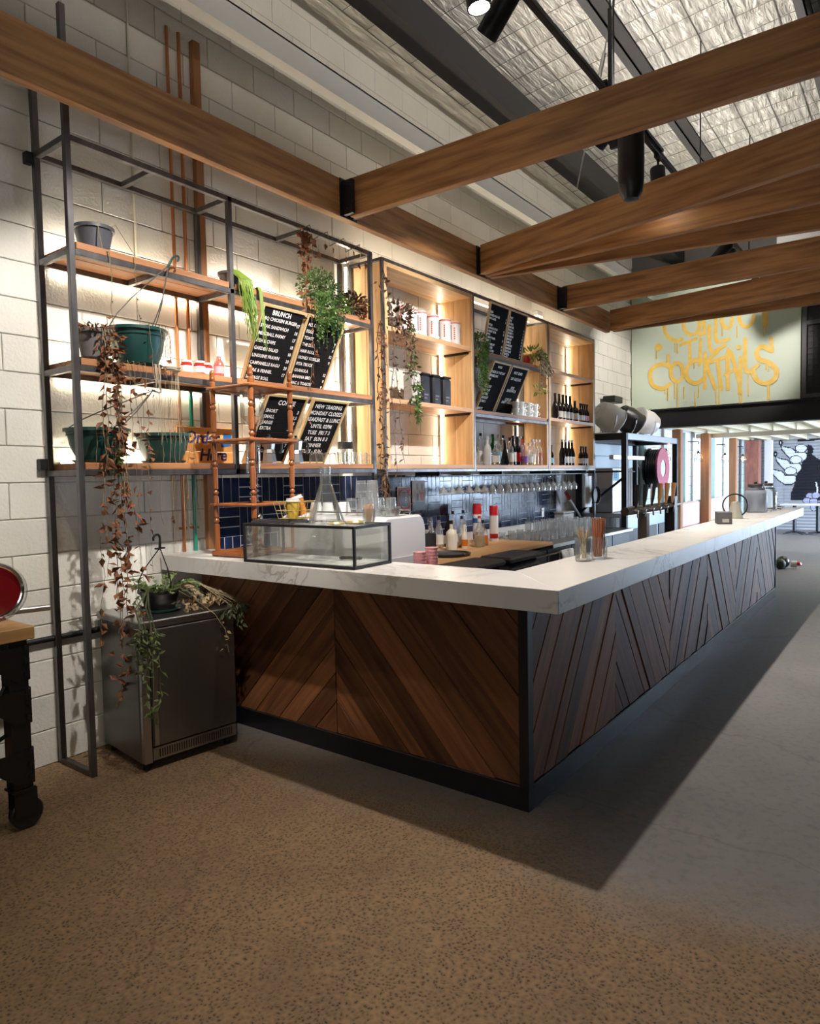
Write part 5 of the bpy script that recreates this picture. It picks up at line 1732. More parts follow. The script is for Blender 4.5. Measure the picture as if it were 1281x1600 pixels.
# ---------------------------------------------------------------- hanging glass rack
rk = thing('glass_rack', 'black steel rack of rails under the shelves holding upturned stem glasses', 'rack', (2.7, 2.5, 1.59))
rm = MB()
for y in (2.43, 2.50, 2.56, 2.63, 2.69):
    rm.box(0, 3.5, y - 2.5 - .006, y - 2.5 + .006, 0, .012)
part('rails', rm, m_black, rk)
hm = MB()
for x in (.02, 1.2, 2.4, 3.48):
    hm.box(x - .01, x + .01, -.08, .20, .012, .044)
part('hangers', hm, m_black, rk)
me_wg = MB().lathe([(.0005, 0), (.033, .0), (.034, .004), (.004, .008), (.0035, .085), (.012, .098), (.034, .125), (.041, .155), (.036, .20), (.0345, .20), (.0395, .155), (.032, .127), (.010, .101), (.0005, .1)], 14).mesh('wine_glass', smooth=True)
me_mg = MB().lathe([(.0005, 0), (.033, .0), (.034, .004), (.004, .008), (.0035, .095), (.01, .105), (.052, .165), (.0505, .165), (.008, .108), (.0005, .106)], 14).mesh('martini_glass', smooth=True)
xs_ = [2.84, 2.99, 3.12, 3.30, 3.46, 3.60, 3.76, 3.93, 4.10, 4.24, 4.38, 4.52, 4.66, 4.80, 4.95, 5.10, 5.25, 5.40, 5.55, 5.72, 5.88]
for i, x in enumerate(xs_):
    mart = i < 6
    single('martini_glass' if mart else 'wine_glass', me_mg if mart else me_wg, m_stemware,
           (ORD[i] + ' upturned cone shaped glass from the left in the hanging rack') if mart else (ORD[i - 6] + ' upturned wine glass from the left in the front row of the rack'),
           'glass', (x, 2.465, 1.592), (PI, 0, 0), 'cone glasses in the hanging rack' if mart else 'wine glasses in the front row of the hanging rack')
for i, x in enumerate(xs_[6:]):
    single('wine_glass', me_wg, m_stemware, ORD[i] + ' upturned wine glass from the left in the rear row of the rack', 'glass', (x + .05, 2.595, 1.592), (PI, 0, 0), 'wine glasses in the rear row of the hanging rack')

# ---------------------------------------------------------------- turned timber drip stand on the counter
stand = thing('drip_stand', 'turned timber drip coffee stand with spindle legs on the counter end', 'stand', (.30, 2.18, ZT), math.radians(3))
def spindle(h):
    pr = [(.0005, 0)]
    z = 0.0
    seg = [(.0155, .018), (.0155, .06)]
    prof = [(.012, 0), (.016, .01), (.0165, .03)]
    zz = .05
    while zz < h - .05:
        prof += [(.0165, zz), (.0175, zz + .09), (.0165, zz + .115), (.009, zz + .122), (.0175, zz + .135), (.0175, zz + .143), (.009, zz + .156), (.0165, zz + .163)]
        zz += .175
    prof += [(.0165, h - .02), (.010, h - .012), (.0165, h), (.017, h + .012), (.009, h + .026), (.0005, h + .028)]
    return MB().lathe([(.0005, 0)] + prof, 12)
me_sp = spindle(1.09).mesh('spindle', smooth=True)
for (x, y) in ((-.165, -.165), (.165, -.165), (-.165, .165), (.165, .165)):
    part('spindle', me_sp, m_dowel, stand, loc=(x, y, .03))
part('base', MB().box(-.195, .195, -.195, .195, .004, .034), m_dowelx, stand, bev=.008)
for x in (-.17, .17):
    for y in (-.17, .17):
        part('foot', MB().cyl((x, y, 0), (x, y, .006), .018, 10), m_black, stand)
def tier(z, plate):
    for (a, b, c, d) in ((-.2, .2, -.192, -.138), (-.2, .2, .138, .192), (-.192, -.138, -.138, .138), (.138, .192, -.138, .138)):
        part('rail', MB().box(a, b, c, d, z, z + .02), m_dowelx, stand, bev=.006)
    if plate:
        part('tier_plate', MB().lathe([(.07, z + .006), (.19, z + .006), (.19, z + .016), (.07, z + .016)], 4, M=Matrix.Rotation(PI / 4, 4, 'Z'), closed=True), m_dowelx, stand)
for z, p in ((.31, False), (.70, True), (1.02, True)):
    tier(z, p)
part('glass_chamber', MB().lathe([(.012, .0), (.07, .02), (.072, .06), (.072, .235), (.069, .235), (.069, .062), (.012, .004)], 18, (.0, 0, .80)), m_glass, stand, smooth=True)
part('glass_cylinder', MB().lathe([(.01, .0), (.045, .015), (.046, .21), (.043, .21), (.043, .017)], 16, (.0, 0, .50)), m_glass, stand, smooth=True)
coil = [(.028 * math.cos(k * .7), .028 * math.sin(k * .7), .50 - k * .0038) for k in range(46)]
part('glass_coil', MB().tube(coil, .0045, 6), m_glass, stand, smooth=True)
part('glass_spout', MB().cyl((0, 0, .20), (0, 0, .34), .008, 8), m_glass, stand, smooth=True)

# steel wheel shaped stand and glass jar behind the stand
t = thing('round_scale', 'round chrome rimmed dial standing on the base of the timber stand', 'scale', (.30, 2.14, ZT + .036), .9)
Mx = Matrix.Translation((0, 0, .115)) @ Matrix.Rotation(PI / 2, 4, 'X')
part('rim', MB().torus((0, 0, 0), .10, .014, 28, 8, Mx), m_chrome, t, smooth=True)
part('dial', MB().lathe([(.0005, -.01), (.094, -.01), (.094, .004), (.0005, .004)], 26, M=Mx), m_whitep, t)
part('base', MB().box(-.06, .06, -.05, .05, 0, .02), m_chrome, t, bev=.006)
part('stem', MB().box(-.015, .015, .012, .03, .02, .12), m_chrome, t)

# ---------------------------------------------------------------- glass display case
case = thing('display_case', 'low glass display case with black metal edges on the counter corner side', 'display case', (.19, 1.55, ZT + .001), math.radians(3))
cw, cl, ch = .155, .40, .215
e = .0075
def bar_(a, b):
    x0, y0, z0 = (min(p, q) for p, q in zip(a, b))
    x1, y1, z1 = (max(p, q) for p, q in zip(a, b))
    part('frame_bar', MB().box(x0 - e, x1 + e, y0 - e, y1 + e, z0 - e, z1 + e), m_black, case, bev=.002)
for z in (e, ch):
    for y in (-cl, cl):
        bar_((-cw + 2 * e, y, z), (cw - 2 * e, y, z))
    for x in (-cw, cw):
        bar_((x, -cl, z), (x, cl, z))
for x in (-cw, cw):
    for y in (-cl, cl):
        bar_((x, y, 3 * e), (x, y, ch - 2 * e))
g = .002
part('pane', MB().box(-cw - g, -cw + g, -cl + e, cl - e, 2 * e, ch - e), m_pane, case)
part('pane', MB().box(cw - g, cw + g, -cl + e, .0, 2 * e, ch - e), m_pane, case)
part('pane', MB().box(cw - g + .005, cw + g + .005, .0, cl - e, 2 * e, ch - e), m_pane, case)
part('pane', MB().box(-cw + e, cw - e, -cl - g, -cl + g, 2 * e, ch - e), m_pane, case)
part('pane', MB().box(-cw + e, cw - e, cl - g, cl + g, 2 * e, ch - e), m_pane, case)
part('glass_top', MB().box(-cw + e, cw - e, -cl + e, cl - e, ch - .002, ch + .004), m_pane, case)
part('tray', MB().box(-cw + e, cw - e, -cl + e, cl - e, .012, .018), m_whitep, case)
part('cable', MB().torus((.05, -.18, .03), .035, .006, 16, 6).torus((.09, -.22, .026), .028, .006, 16, 6), m_blackp, case, smooth=True)
CT = ZT + .001 + ch + e + .001                       # top of the case

# flask, rings, toothpicks, tray, basket and cups on the case
single('glass_flask', MB().lathe([(.0005, 0), (.098, 0), (.10, .012), (.034, .215), (.031, .225), (.031, .305), (.035, .31), (.031, .31), (.028, .225), (.031, .212), (.095, .014), (.0005, .006)], 26), m_glass,
       'large conical glass flask standing on the glass display case', 'flask', (.20, 1.47, CT), smooth=True)
m_brass = mat('pale_brass', (.72, .58, .26), .3, .6)
single('lid_ring', MB().torus((0, 0, .006), .042, .006, 22, 6), m_brass, 'brass coloured lid ring beside the conical flask', 'lid', (.13, 1.33, CT), smooth=True)
single('lid_ring', MB().torus((0, 0, .006), .05, .006, 22, 6).lathe([(.0005, .002), (.045, .002), (.045, .006), (.0005, .006)], 18), m_brass, 'brass coloured lid ring next to the toothpick glass', 'lid', (.25, 1.30, CT), smooth=True)
t = thing('toothpick_glass', 'small clear tumbler packed with wooden toothpicks on the display case', 'glass', (.25, 1.205, CT))
part('tumbler', tumbler(.03, .038, .08), m_glass, t, smooth=True)
r = random.Random(31)
pk = MB()
for i in range(60):
    a, q = r.uniform(0, 2 * PI), r.uniform(0, .024)
    pk.tube([(math.cos(a) * q * .7, math.sin(a) * q * .7, .01), (math.cos(a) * q * 1.5, math.sin(a) * q * 1.5, .10 + r.uniform(-.012, .008))], .0016, 4)
part('toothpicks', pk, mat('pale_birch', (.66, .45, .30), .6), t, kind='stuff')
single('black_tray', MB().box(-.07, .07, -.14, .14, 0, .006).box(-.075, -.068, -.145, .145, .0, .016).box(.068, .075, -.145, .145, 0, .016).box(-.075, .075, -.145, -.138, 0, .016).box(-.075, .075, .138, .145, 0, .016), m_darkg,
       'flat dark tray at the far end of the display case', 'tray', (.13, 1.77, CT), rot=(0, 0, .05))
t = thing('wire_basket', 'square wire basket holding two takeaway cups on the display case', 'basket', (.20, 1.71, CT + .017), .1)
wb = MB()
for z in (.004, .05, .10):
    s = .07 + .02 * z / .1
    wb.tube([(-s, -s, z), (s, -s, z), (s, s, z), (-s, s, z), (-s, -s, z)], .0025, 4)
for k in range(5):
    u = -1 + .5 * k
    for (a, b) in (((u * .07, -.07), (u * .09, -.09)), ((u * .07, .07), (u * .09, .09)), ((-.07, u * .07), (-.09, u * .09)), ((.07, u * .07), (.09, u * .09))):
        wb.tube([(a[0], a[1], .004), (b[0], b[1], .10)], .002, 4)
    wb.tube([(u * .07, -.07, .004), (u * .07, .07, .004)], .002, 4)
part('wires', wb, m_brass, t)
def tcup(label, loc, rot, m):
    t = thing('takeaway_cup', label, 'cup', loc)
    t.rotation_euler = rot
    part('body', MB().lathe([(.0005, 0), (.027, 0), (.039, .09), (.0005, .09)], 18), m, t, smooth=True)
    part('lid', MB().lathe([(.0005, .091), (.042, .091), (.042, .1), (.037, .102), (.036, .113), (.0005, .113)], 18), m_whitep, t, smooth=True)
tcup('yellow paper takeaway cup with a white lid, upright in the wire basket', (.155, 1.685, CT + .024), (0, 0, 0), mat('yellow_paper', (.78, .52, .07), .5))
tcup('orange paper takeaway cup with a white lid, tilted in the wire basket', (.235, 1.69, CT + .04), (-.32, -.22, 0), mat('orange_paper', (.80, .30, .04), .5))

# ---------------------------------------------------------------- espresso machine behind the case
BT_ = .90
bench0 = thing('service_bench', 'low dark bench behind the counter end carrying the espresso machine', 'bench', (.75, 1.95, 0))
part('top', MB().box(-.27, .30, -.92, .70, .86, .90), m_black, bench0, bev=.004)
part('carcass', MB().box(-.26, .27, -.91, .69, .06, .86), m_darkg, bench0, bev=.004)
mc = thing('espresso_machine', 'large pale grey espresso machine with glasses stacked on its top', 'coffee machine', (.68, 1.72, BT_))
prof = [(-.215, .03), (.215, .03), (.215, .38), (.20, .43), (.17, .462), (-.17, .462), (-.20, .44), (-.215, .40)]
part('body', MB().prism(prof, -.43, .43, 'y'), mat('machine_grey', (.72, .69, .69), .35), mc, bev=.012)
part('foot', MB().cyl((-.17, -.36, 0), (-.17, -.36, .03), .025, 10), m_black, mc)
part('foot', MB().cyl((.17, -.36, 0), (.17, -.36, .03), .025, 10), m_black, mc)
part('foot', MB().cyl((-.17, .36, 0), (-.17, .36, .03), .025, 10), m_black, mc)
part('foot', MB().cyl((.17, .36, 0), (.17, .36, .03), .025, 10), m_black, mc)
vn = MB()
for k in range(2):
    vn.box(-.13, .15, -.40 + k * .035, -.393 + k * .035, .461, .4635)
part('vent_slots', vn, m_darkg, mc)
part('side_panel', MB().box(-.2, .2, -.434, -.43, .05, .22), m_grey, mc)
part('cup_rail', MB().tube([(-.17, -.34, .462), (-.17, -.34, .485), (-.17, .42, .485), (-.17, .42, .462)], .005, 6).tube([(.17, -.34, .462), (.17, -.34, .485), (.17, .42, .485), (.17, .42, .462)], .005, 6), m_chrome, mc, smooth=True)
for k in range(2):
    part('group_head', MB().cyl((.235, -.2 + .4 * k, .20), (.235, -.2 + .4 * k, .29), .035, 14), m_chrome, mc, smooth=True)
MT = BT_ + .4645
me_tb = MB().lathe([(.037, 0), (.040, .0), (.031, .105), (.0005, .106), (.0005, .098), (.028, .097)], 10).mesh('tumbler', smooth=True)
me_dish = MB().lathe([(.0005, 0), (.05, 0), (.065, .03), (.062, .03), (.047, .005), (.0005, .005)], 16).mesh('glass_dish', smooth=True)
tb = [(.58, 1.62, 0), (.58, 1.53, 0), (.66, 1.58, 0), (.66, 1.49, 0), (.74, 1.62, 0), (.74, 1.53, 0), (.58, 1.44, 0), (.74, 1.44, 0), (.62, 1.575, .107), (.62, 1.485, .107), (.70, 1.555, .107)]
for i, (x, y, z) in enumerate(tb):
    single('tumbler', me_tb, m_stemware, (ORD[i] + ' upturned tumbler of the lower layer on the espresso machine') if z == 0 else (ORD[i - 8] + ' upturned tumbler of the upper layer on the espresso machine'), 'glass', (x, y, MT + z), group='tumblers on the espresso machine' if z == 0 else 'upper tumblers on the espresso machine')
for i in range(3):
    single('glass_dish', me_dish, m_glass, ['shallow glass dish nearest the machine end', 'glass dish stacked in the nearest one', 'topmost glass dish of the little stack'][i], 'dish', (.62, 1.35, MT + .012 * i), group='glass dishes on the espresso machine')
for i, (x, y, z) in enumerate(((.60, 1.84, 0), (.62, 1.74, 0), (.71, 1.80, 0), (.60, 1.94, 0))):
    single('white_cup', cupm.mesh('white_cup', smooth=True), m_cup, ['white cup among those left of the tumblers on the machine', 'white cup nearest the tumblers on the machine', 'white cup at the back of the machine top', 'white cup farthest along the machine top'][i], 'cup', (x, y, MT + .076), (PI, 0, .3 * i), group='cups on the espresso machine')
# stacked takeaway cups next to the machine
me_pc = MB().lathe([(.0005, 0), (.028, 0), (.038, .085), (.040, .088), (.0365, .088), (.027, .004), (.0005, .004)], 16).mesh('paper_cup', smooth=True)
for i, (x, y, n) in enumerate(((.715, 1.125, 11), (.625, 1.145, 10))):
    for k in range(n):
        single('paper_cup', me_pc, m_pink, ORD[k] + (' pink paper cup from the bottom of the right stack by the machine' if i == 0 else ' pink paper cup from the bottom of the left stack by the machine'), 'cup',
               (x, y, BT_ + .001 + k * .019), None, 'pink paper cups by the espresso machine' if i == 0 else 'pink paper cups, second stack')

# ---------------------------------------------------------------- back bench with timber top
bb = thing('back_bench', 'dark back bench under the tiles with a timber and a steel worktop', 'bench', (4.2, 2.3, 0))
OB = (4.2, 2.3, 0)
part('timber_top', MB().box(1.35, 3.93, 1.86, 2.745, .865, .90), m_bench, bb, bev=.004, off=OB)
part('steel_top', MB().box(3.94, 6.38, 1.86, 2.745, .83, .87), m_stain, bb, bev=.004, off=OB)
part('carcass', MB().box(1.40, 6.36, 1.92, 2.745, .08, .83), m_darkg, bb, off=OB)
for i in range(8):
    x = 1.43 + i * .615
    part('door', MB().box(x, x + .60, 1.90, 1.918, .10, .82), m_black, bb, bev=.004, off=OB)
part('towel_rail', MB().tube([(3.0, 1.90, .78), (3.0, 1.85, .78), (4.75, 1.85, .78), (4.75, 1.90, .78)], .009, 6), m_chrome, bb, smooth=True, off=OB)
def towel(label, x, w, drop, m):
    mb = MB()
    n = 8
    vs = []
    for s_ in (0, 1):
        for i in range(n + 1):
            u = i / n
            yy = 1.838 - .014 * math.sin(u * PI * 3) - .006
            for (y2, z2) in (((yy, .785 - drop), (yy, .74), (1.842, .793)) if s_ == 0 else ((1.858, .793), (1.868 + .008 * math.sin(u * 9), .74), (1.868, .785 - drop * .7))):
                vs.append((x + (u - .5) * w, y2, z2))
    k = 3
    fs = []
    N_ = n + 1
    for s_ in (0, 1):
        for i in range(n):
            for j in range(2):
                a = s_ * N_ * k + i * k + j
                fs.append((a, a + 1, a + k + 1, a + k))
    for i in range(n):
        a, b = i * k + 2, N_ * k + i * k
        fs.append((a, b, b + k, a + k))
    o = single('tea_towel', mb.add(vs, fs), m, label, 'towel', (0, 0, 0), group='tea towels on the bench rail', smooth=True)
    md = o.modifiers.new('thick', 'SOLIDIFY')
    md.thickness = .004
m_towel = mat('white_towel', (.70, .70, .70), .9, noise=(30, (.50, .52, .55), 2, (1, .1, 1), .55, .6))
towel('white tea towel on the bench rail beside the black tubs', 3.18, .22, .30, m_towel)
towel('white and grey tea towel hanging farther along the bench rail', 4.25, .30, .33, m_towel)
for i, (x, w) in enumerate(((1.95, .285), (2.61, .285))):
    t = thing('black_tub', ['black plastic tub behind the counter nearer the espresso machine', 'black plastic tub behind the counter beside the white towel'][i], 'tub', (x, 1.62, 0), 0, 'black tubs behind the counter')
    part('body', MB().box(-w, w, -.15, .15, .0, .875), m_blackp, t, bev=.05)
    part('lid', MB().box(-w - .006, w + .006, -.155, .155, .877, .925), m_blackp, t, bev=.018)
# round tray, small box, bottles on the timber top
t = thing('round_tray', 'round black tray on the left end of the timber worktop', 'tray', (2.42, 2.16, .90))
part('plate', MB().lathe([(.0005, 0), (.20, 0), (.215, .022), (.21, .022), (.196, .006), (.0005, .006)], 30), m_blackp, t, smooth=True)
part('inner_plate', MB().lathe([(.0005, .007), (.15, .007), (.16, .02), (.154, .02), (.146, .012), (.0005, .012)], 28), m_darkg, t, smooth=True)
t = thing('tamp_station', 'small black box with a white scoop left of the bottles on the worktop', 'box', (2.55, 2.52, .90))
part('body', MB().box(-.11, .11, -.09, .09, 0, .17), m_blackp, t, bev=.01)
part('scoop', MB().lathe([(.0005, 0), (.02, 0), (.032, .03), (.029, .03), (.018, .004), (.0005, .004)], 12, (.02, -.03, .171)), m_whitep, t, smooth=True)
part('knob', MB().lathe([(.0005, .17), (.014, .17), (.014, .19), (.0005, .2)], 10, (-.06, .03, 0)), m_chrome, t, smooth=True)
SG = 'spirit bottles on the timber worktop'
m_pourer = mat('pourer_grey', (.25, .25, .26), .3, .5)
S2 = [('clear bottle with a pourer at the left of the worktop bottles', 2.78, 2.58, 'round', m_stemware, m_pourer, m_label, None, 0, 1),
      ('stout white labelled bottle with a black neck at the front of the worktop bottles', 2.80, 2.36, 'wide', m_cream, bk, m_label, None, 0, 1.1),
      ('slim clear bottle behind the white labelled one', 2.92, 2.58, 'round', m_stemware, bk, m_label, None, 0, 1),
      ('dark slim wine bottle in the middle of the worktop bottles', 3.05, 2.56, 'burgundy', m_wine, bk, m_label, None, 0, 1),
      ('small pale bottle with an orange label at the front', 2.98, 2.33, 'small', m_cream, m_label, m_orange, None, 0, 1),
      ('clear bottle with a brown base behind the small pale bottle', 3.08, 2.42, 'round', m_stemware, bk, m_label, m_amber, .4, 1),
      ('clear bottle with a black pourer at the back middle', 3.20, 2.60, 'tall', m_stemware, bk, m_label, None, 0, 1),
      ('round shouldered bottle of pale yellow liquor at the front', 3.14, 2.26, 'wide', m_stemware, m_label, None, m_yell, .8, 1.1),
      ('bottle with a round orange label beside the yellow liquor', 3.28, 2.30, 'wide', m_stemware, bk, m_orange, m_amber, .4, 1.0),
      ('tall dark capped bottle behind the orange label', 3.36, 2.58, 'tall', m_stemware, bk, m_label, None, 0, 1.0),
      ('tilted red topped bottle with amber liquor', 3.38, 2.40, 'round', m_stemware, mat('red_cap_plastic', (.65, .02, .03), .4), m_redl, m_amber, .5, .95)]
for (lab, x, y, k, g_, c, l, q, f, s) in S2:
    bottle(lab, x, y, .90, k, g_, c, l, q, f, s, SG)
for i, (x, y, s) in enumerate(((3.60, 2.56, 1.12), (3.74, 2.44, 1.05))):
    t = thing('spray_can', ['tall clear canister with a bright red cap behind the bottles', 'canister with a bright red cap at the right of the bottles'][i], 'canister', (x, y, .90), 0, 'red capped canisters')
    part('body', MB().lathe([(.0005, 0), (.044, 0), (.046, .01), (.046, .25 * s), (.04, .262 * s), (.0005, .262 * s)], 18), m_tin if i else m_whitep, t, smooth=True)
    part('cap', MB().lathe([(.0005, .262 * s), (.047, .262 * s), (.045, .345 * s), (.04, .355 * s), (.0005, .357 * s)], 18), MATS['red_cap_plastic'], t, smooth=True)
    part('paper_label', MB().lathe([(.0468, .03), (.0468, .08)], 18), m_redl, t)
    if i == 0:
        part('blue_band', MB().lathe([(.0468, .20), (.0468, .25)], 18), m_tape, t)
# rows of glasses on the steel worktop
me_pt = MB().lathe([(.0005, 0), (.030, 0), (.041, .17), (.0385, .17), (.028, .008), (.0005, .008)], 12).mesh('beer_glass', smooth=True)
me_hb = MB().lathe([(.0005, 0), (.034, 0), (.039, .09), (.0365, .09), (.032, .008), (.0005, .008)], 12).mesh('rocks_glass', smooth=True)
for j in range(4):
    for i in range(9):
        rock = i < 3
        single('rocks_glass' if rock else 'beer_glass', me_hb if rock else me_pt, m_stemware,
               (ORD[i] + ' short glass from the left in the ' + ORD[j] + ' row of the steel worktop') if rock else (ORD[i - 3] + ' beer glass from the left in the ' + ORD[j] + ' row of the steel worktop'), 'glass',
               (4.08 + i * .21 + .03 * (j % 2), 2.10 + j * .15, .871), group='short glasses on the steel worktop' if rock else 'beer glasses on the steel worktop')
t = thing('ice_bucket', 'grey plastic box standing behind the beer glasses', 'box', (6.0, 2.66, .871))
part('body', MB().box(-.17, .17, -.07, .07, 0, .20), m_grey, t, bev=.012)
part('lid', MB().box(-.175, .175, -.075, .075, .201, .225), m_grey, t, bev=.008)

# notices on the tiles
def notice(name, label, x, z, w, h, m):
    t = thing(name, label, 'sign', (x, YW - .0185, z))
    part('sheet', MB().box(-w / 2, w / 2, -.0015, .0005, -h / 2, h / 2), m, t)
    return t
t = notice('age_sign', 'red notice with a white ring reading 18, on the navy tiles', 2.595, 1.375, .21, .25, mat('red_notice', (.48, .07, .07), .5))
part('border', MB().box(-.105, .105, -.0025, -.0015, .117, .125).box(-.105, .105, -.0025, -.0015, -.125, -.117).box(-.105, -.097, -.0025, -.0015, -.117, .117).box(.097, .105, -.0025, -.0015, -.117, .117), m_label, t)
part('ring', MB().lathe([(.072, 0), (.082, 0), (.082, .002), (.072, .002)], 28, M=Matrix.Translation((0, -.0018, .01)) @ Matrix.Rotation(PI / 2, 4, 'X'), closed=True), m_label, t)
part('disc', MB().lathe([(.0005, 0), (.07, 0), (.07, .001), (.0005, .001)], 28, M=Matrix.Translation((0, -.0018, .01)) @ Matrix.Rotation(PI / 2, 4, 'X')), m_blackp, t)
part('lettering', text_mesh('UNDER', .032, 'CENTER', 1, 1, .001), m_white, t, loc=(0, -.004, .066), rot=UP)
part('lettering', text_mesh('18', .09, 'CENTER', 1, 1, .002), m_white, t, loc=(0, -.004, .04), rot=UP)
t = notice('information_sheet', 'pale sheet of small bottle pictures over a black strip, on the navy tiles', 2.83, 1.41, .21, .29, m_label)
part('print', MB().box(-.03, -.005, -.003, -.0015, .06, .12).box(.045, .075, -.003, -.0015, .06, .12).box(-.03, -.005, -.003, -.0015, -.05, .02), m_tink, t)
part('print', MB().box(.035, .085, -.003, -.0015, -.05, .03), m_tinr, t)
part('print', MB().box(-.095, .095, -.003, -.0015, -.145, -.062), m_blackp, t)
t = notice('information_sheet', 'pale card standing low beside the age sign', 2.50, 1.235, .2, .10, mat('tan_card', (.50, .42, .36), .6))
part('print', MB().box(-.06, -.01, -.003, -.0015, -.03, .03).box(.02, .07, -.003, -.0015, -.03, .03), m_kitchen, t)
t = notice('red_card', 'small red card low on the tiles behind the espresso machine', 2.80, 1.205, .12, .06, MATS['red_cap_plastic'])
t = notice('wall_outlet', 'white power outlet on the navy tiles above the beer glasses', 5.55, 1.10, .075, .115, m_whitep)
part('switch', MB().box(-.012, .012, -.006, -.0015, .015, .04), m_grey, t)

# squeegee, board and pan at the end of the tiles
t = thing('squeegee', 'white pole with a red end leaning at the right end of the tiles', 'pole', (6.30, 2.60, .87))
part('pole', MB().cyl((.24, -.02, .0), (-.12, .06, .38), .014, 8), m_whitep, t, smooth=True)
part('grip', MB().cyl((-.12, .06, .38), (-.21, .08, .475), .02, 8), m_redl, t, smooth=True)
t = thing('chopping_board', 'white board hanging under the right pine box', 'board', (6.27, 2.42, 1.14))
part('board', MB().box(-.13, .10, 0, .012, 0, .42), m_whitep, t, bev=.004)
t = thing('frying_pan', 'black round pan hanging in front of the white board', 'pan', (6.34, 2.37, 1.30))
Mr = Matrix.Rotation(PI / 2, 4, 'X')
part('bowl', MB().lathe([(.0005, 0), (.10, 0), (.125, .035), (.121, .035), (.097, .005), (.0005, .005)], 24, M=Mr), m_black, t, smooth=True)
part('handle', MB().box(-.012, .012, -.02, -.008, .11, .30), m_black, t, bev=.003)

# ---------------------------------------------------------------- things on the long counter
def straw_jar(label, slabel, x, y, m, n, flare, ln, col_name, grp):
    t = thing('glass_jar', label, 'glass', (x, y, ZT + .0005))
    part('tumbler', MB().lathe([(.0005, 0), (.042, 0), (.045, .01), (.047, .125), (.0435, .125), (.041, .012), (.0005, .01)], 8 if flare > .02 else 16), m_glass, t, smooth=flare < .02)
    r = random.Random(n)
    for i in range(n):
        a, q = r.uniform(0, 2 * PI), r.uniform(.004, .026)
        a2 = a + PI + r.uniform(-.9, .9) if flare > .02 else a
        p0 = Vector((math.cos(a2) * q, math.sin(a2) * q, .015))
        p1 = Vector((math.cos(a) * (.030 + flare * r.random()), math.sin(a) * (.030 + flare * r.random()), ln + r.uniform(-.008, .004)))
        if flare > .02:
            p1 = Vector((math.cos(a) * .034, math.sin(a) * .034, ln + r.uniform(-.02, .012)))
        c = (p0 + p1) / 2
        d = (p1 - p0)
        o = single('straw' if flare < .02 else 'wooden_stirrer', MB().cyl((0, 0, -d.length / 2), (0, 0, d.length / 2), .0034 if flare < .02 else .0028, 5), m, slabel, 'straw' if flare < .02 else 'stirrer',
                   (x + c.x, y + c.y, ZT + .0005 + c.z), d.to_track_quat('Z', 'Y').to_euler(), grp)


straw_jar('glass of wooden stirrers on the counter, nearer the corner', 'pale wooden stirrer standing among others in the glass nearer the counter corner', .935, .285, mat('stirrer_wood', (.52, .38, .20), .6), 16, .03, .175, '', 'stirrers in the glass')
straw_jar('glass of brown paper straws on the counter beside the stirrers', 'brown paper straw standing in the second glass', 1.055, .245, mat('brown_straw', (.40, .13, .05), .6), 22, .008, .225, '', 'straws in the glass')
t = thing('cardboard_box', 'small grey printed box in the middle of the long counter', 'box', (4.02, .25, ZT + .001), .35)
part('box_body', MB().box(-.085, .085, -.06, .06, 0, .105), mat('grey_board', (.16, .15, .155), .6), t, bev=.002)
part('print', MB().box(-.086, -.085, -.035, .02, .015, .045), m_label, t)
part('print', MB().box(-.02, .04, -.0612, -.06, .05, .1045), m_labelb, t)
t = thing('tape_roll', 'pale roll with a black strap lying behind the small grey box', 'roll', (4.75, .30, ZT + .001), PI / 2 + .15)
Mt = Matrix.Translation((0, 0, .085)) @ Matrix.Rotation(PI / 2, 4, 'X')
part('strap', MB().lathe([(.105, -.03), (.117, -.03), (.117, .03), (.105, .03)], 26, M=Mt @ Matrix.Translation((0, .045, 0)), closed=True), m_blackp, t)
part('paper', MB().lathe([(.02, 0), (.075, .0), (.04, .16), (.02, .165)], 14), m_cream, t)
def dispenser(label, x, y, s, wht):
    t = thing('glass_dispenser', label, 'jar', (x, y, ZT + .001), .4, 'glass drink dispensers')
    part('jar', MB().lathe([(.0005, 0), (.11, 0), (.12, .02), (.12, .20), (.115, .225), (.075, .27), (.075, .285), (.07, .285), (.07, .27), (.11, .22), (.114, .02), (.0005, .012)], 20).mesh('jar', smooth=True), m_frost if wht else m_glass, t)
    part('lid', MB().lathe([(.0005, .286), (.082, .286), (.084, .292), (.084, .315), (.0005, .318)], 20), m_potb, t, smooth=True)
    part('knob', MB().lathe([(.0005, .318), (.015, .318), (.02, .335), (.0005, .345)], 12), m_black, t, smooth=True)
    part('tap', MB().cyl((0, -.118, .035), (0, -.165, .035), .012, 8).cyl((0, -.155, .045), (0, -.155, .0), .009, 8), m_chrome, t, smooth=True)
    part('wire_bail', MB().torus((0, 0, .255), .09, .004, 20, 5), m_black, t)
    part('tag', MB().box(-.03, .03, -.1225, -.119, .10, .14), m_label, t)
    return t
m_frost = glass('misty_glass', (.86, .90, .95), .05, .42, (.75, .80, .88))
dispenser('misty glass drink dispenser with a brown lid near the far end of the counter', 5.95, .33, 1, True)
dispenser('clear glass drink dispenser standing beyond the misty one', 6.40, .30, 1, False)
single('dark_tray', MB().box(-.16, .16, -.05, .05, 0, .012), m_black, 'thin dark tray lying at the far end of the counter', 'tray', (6.93, .25, ZT + .001), bev=.003)

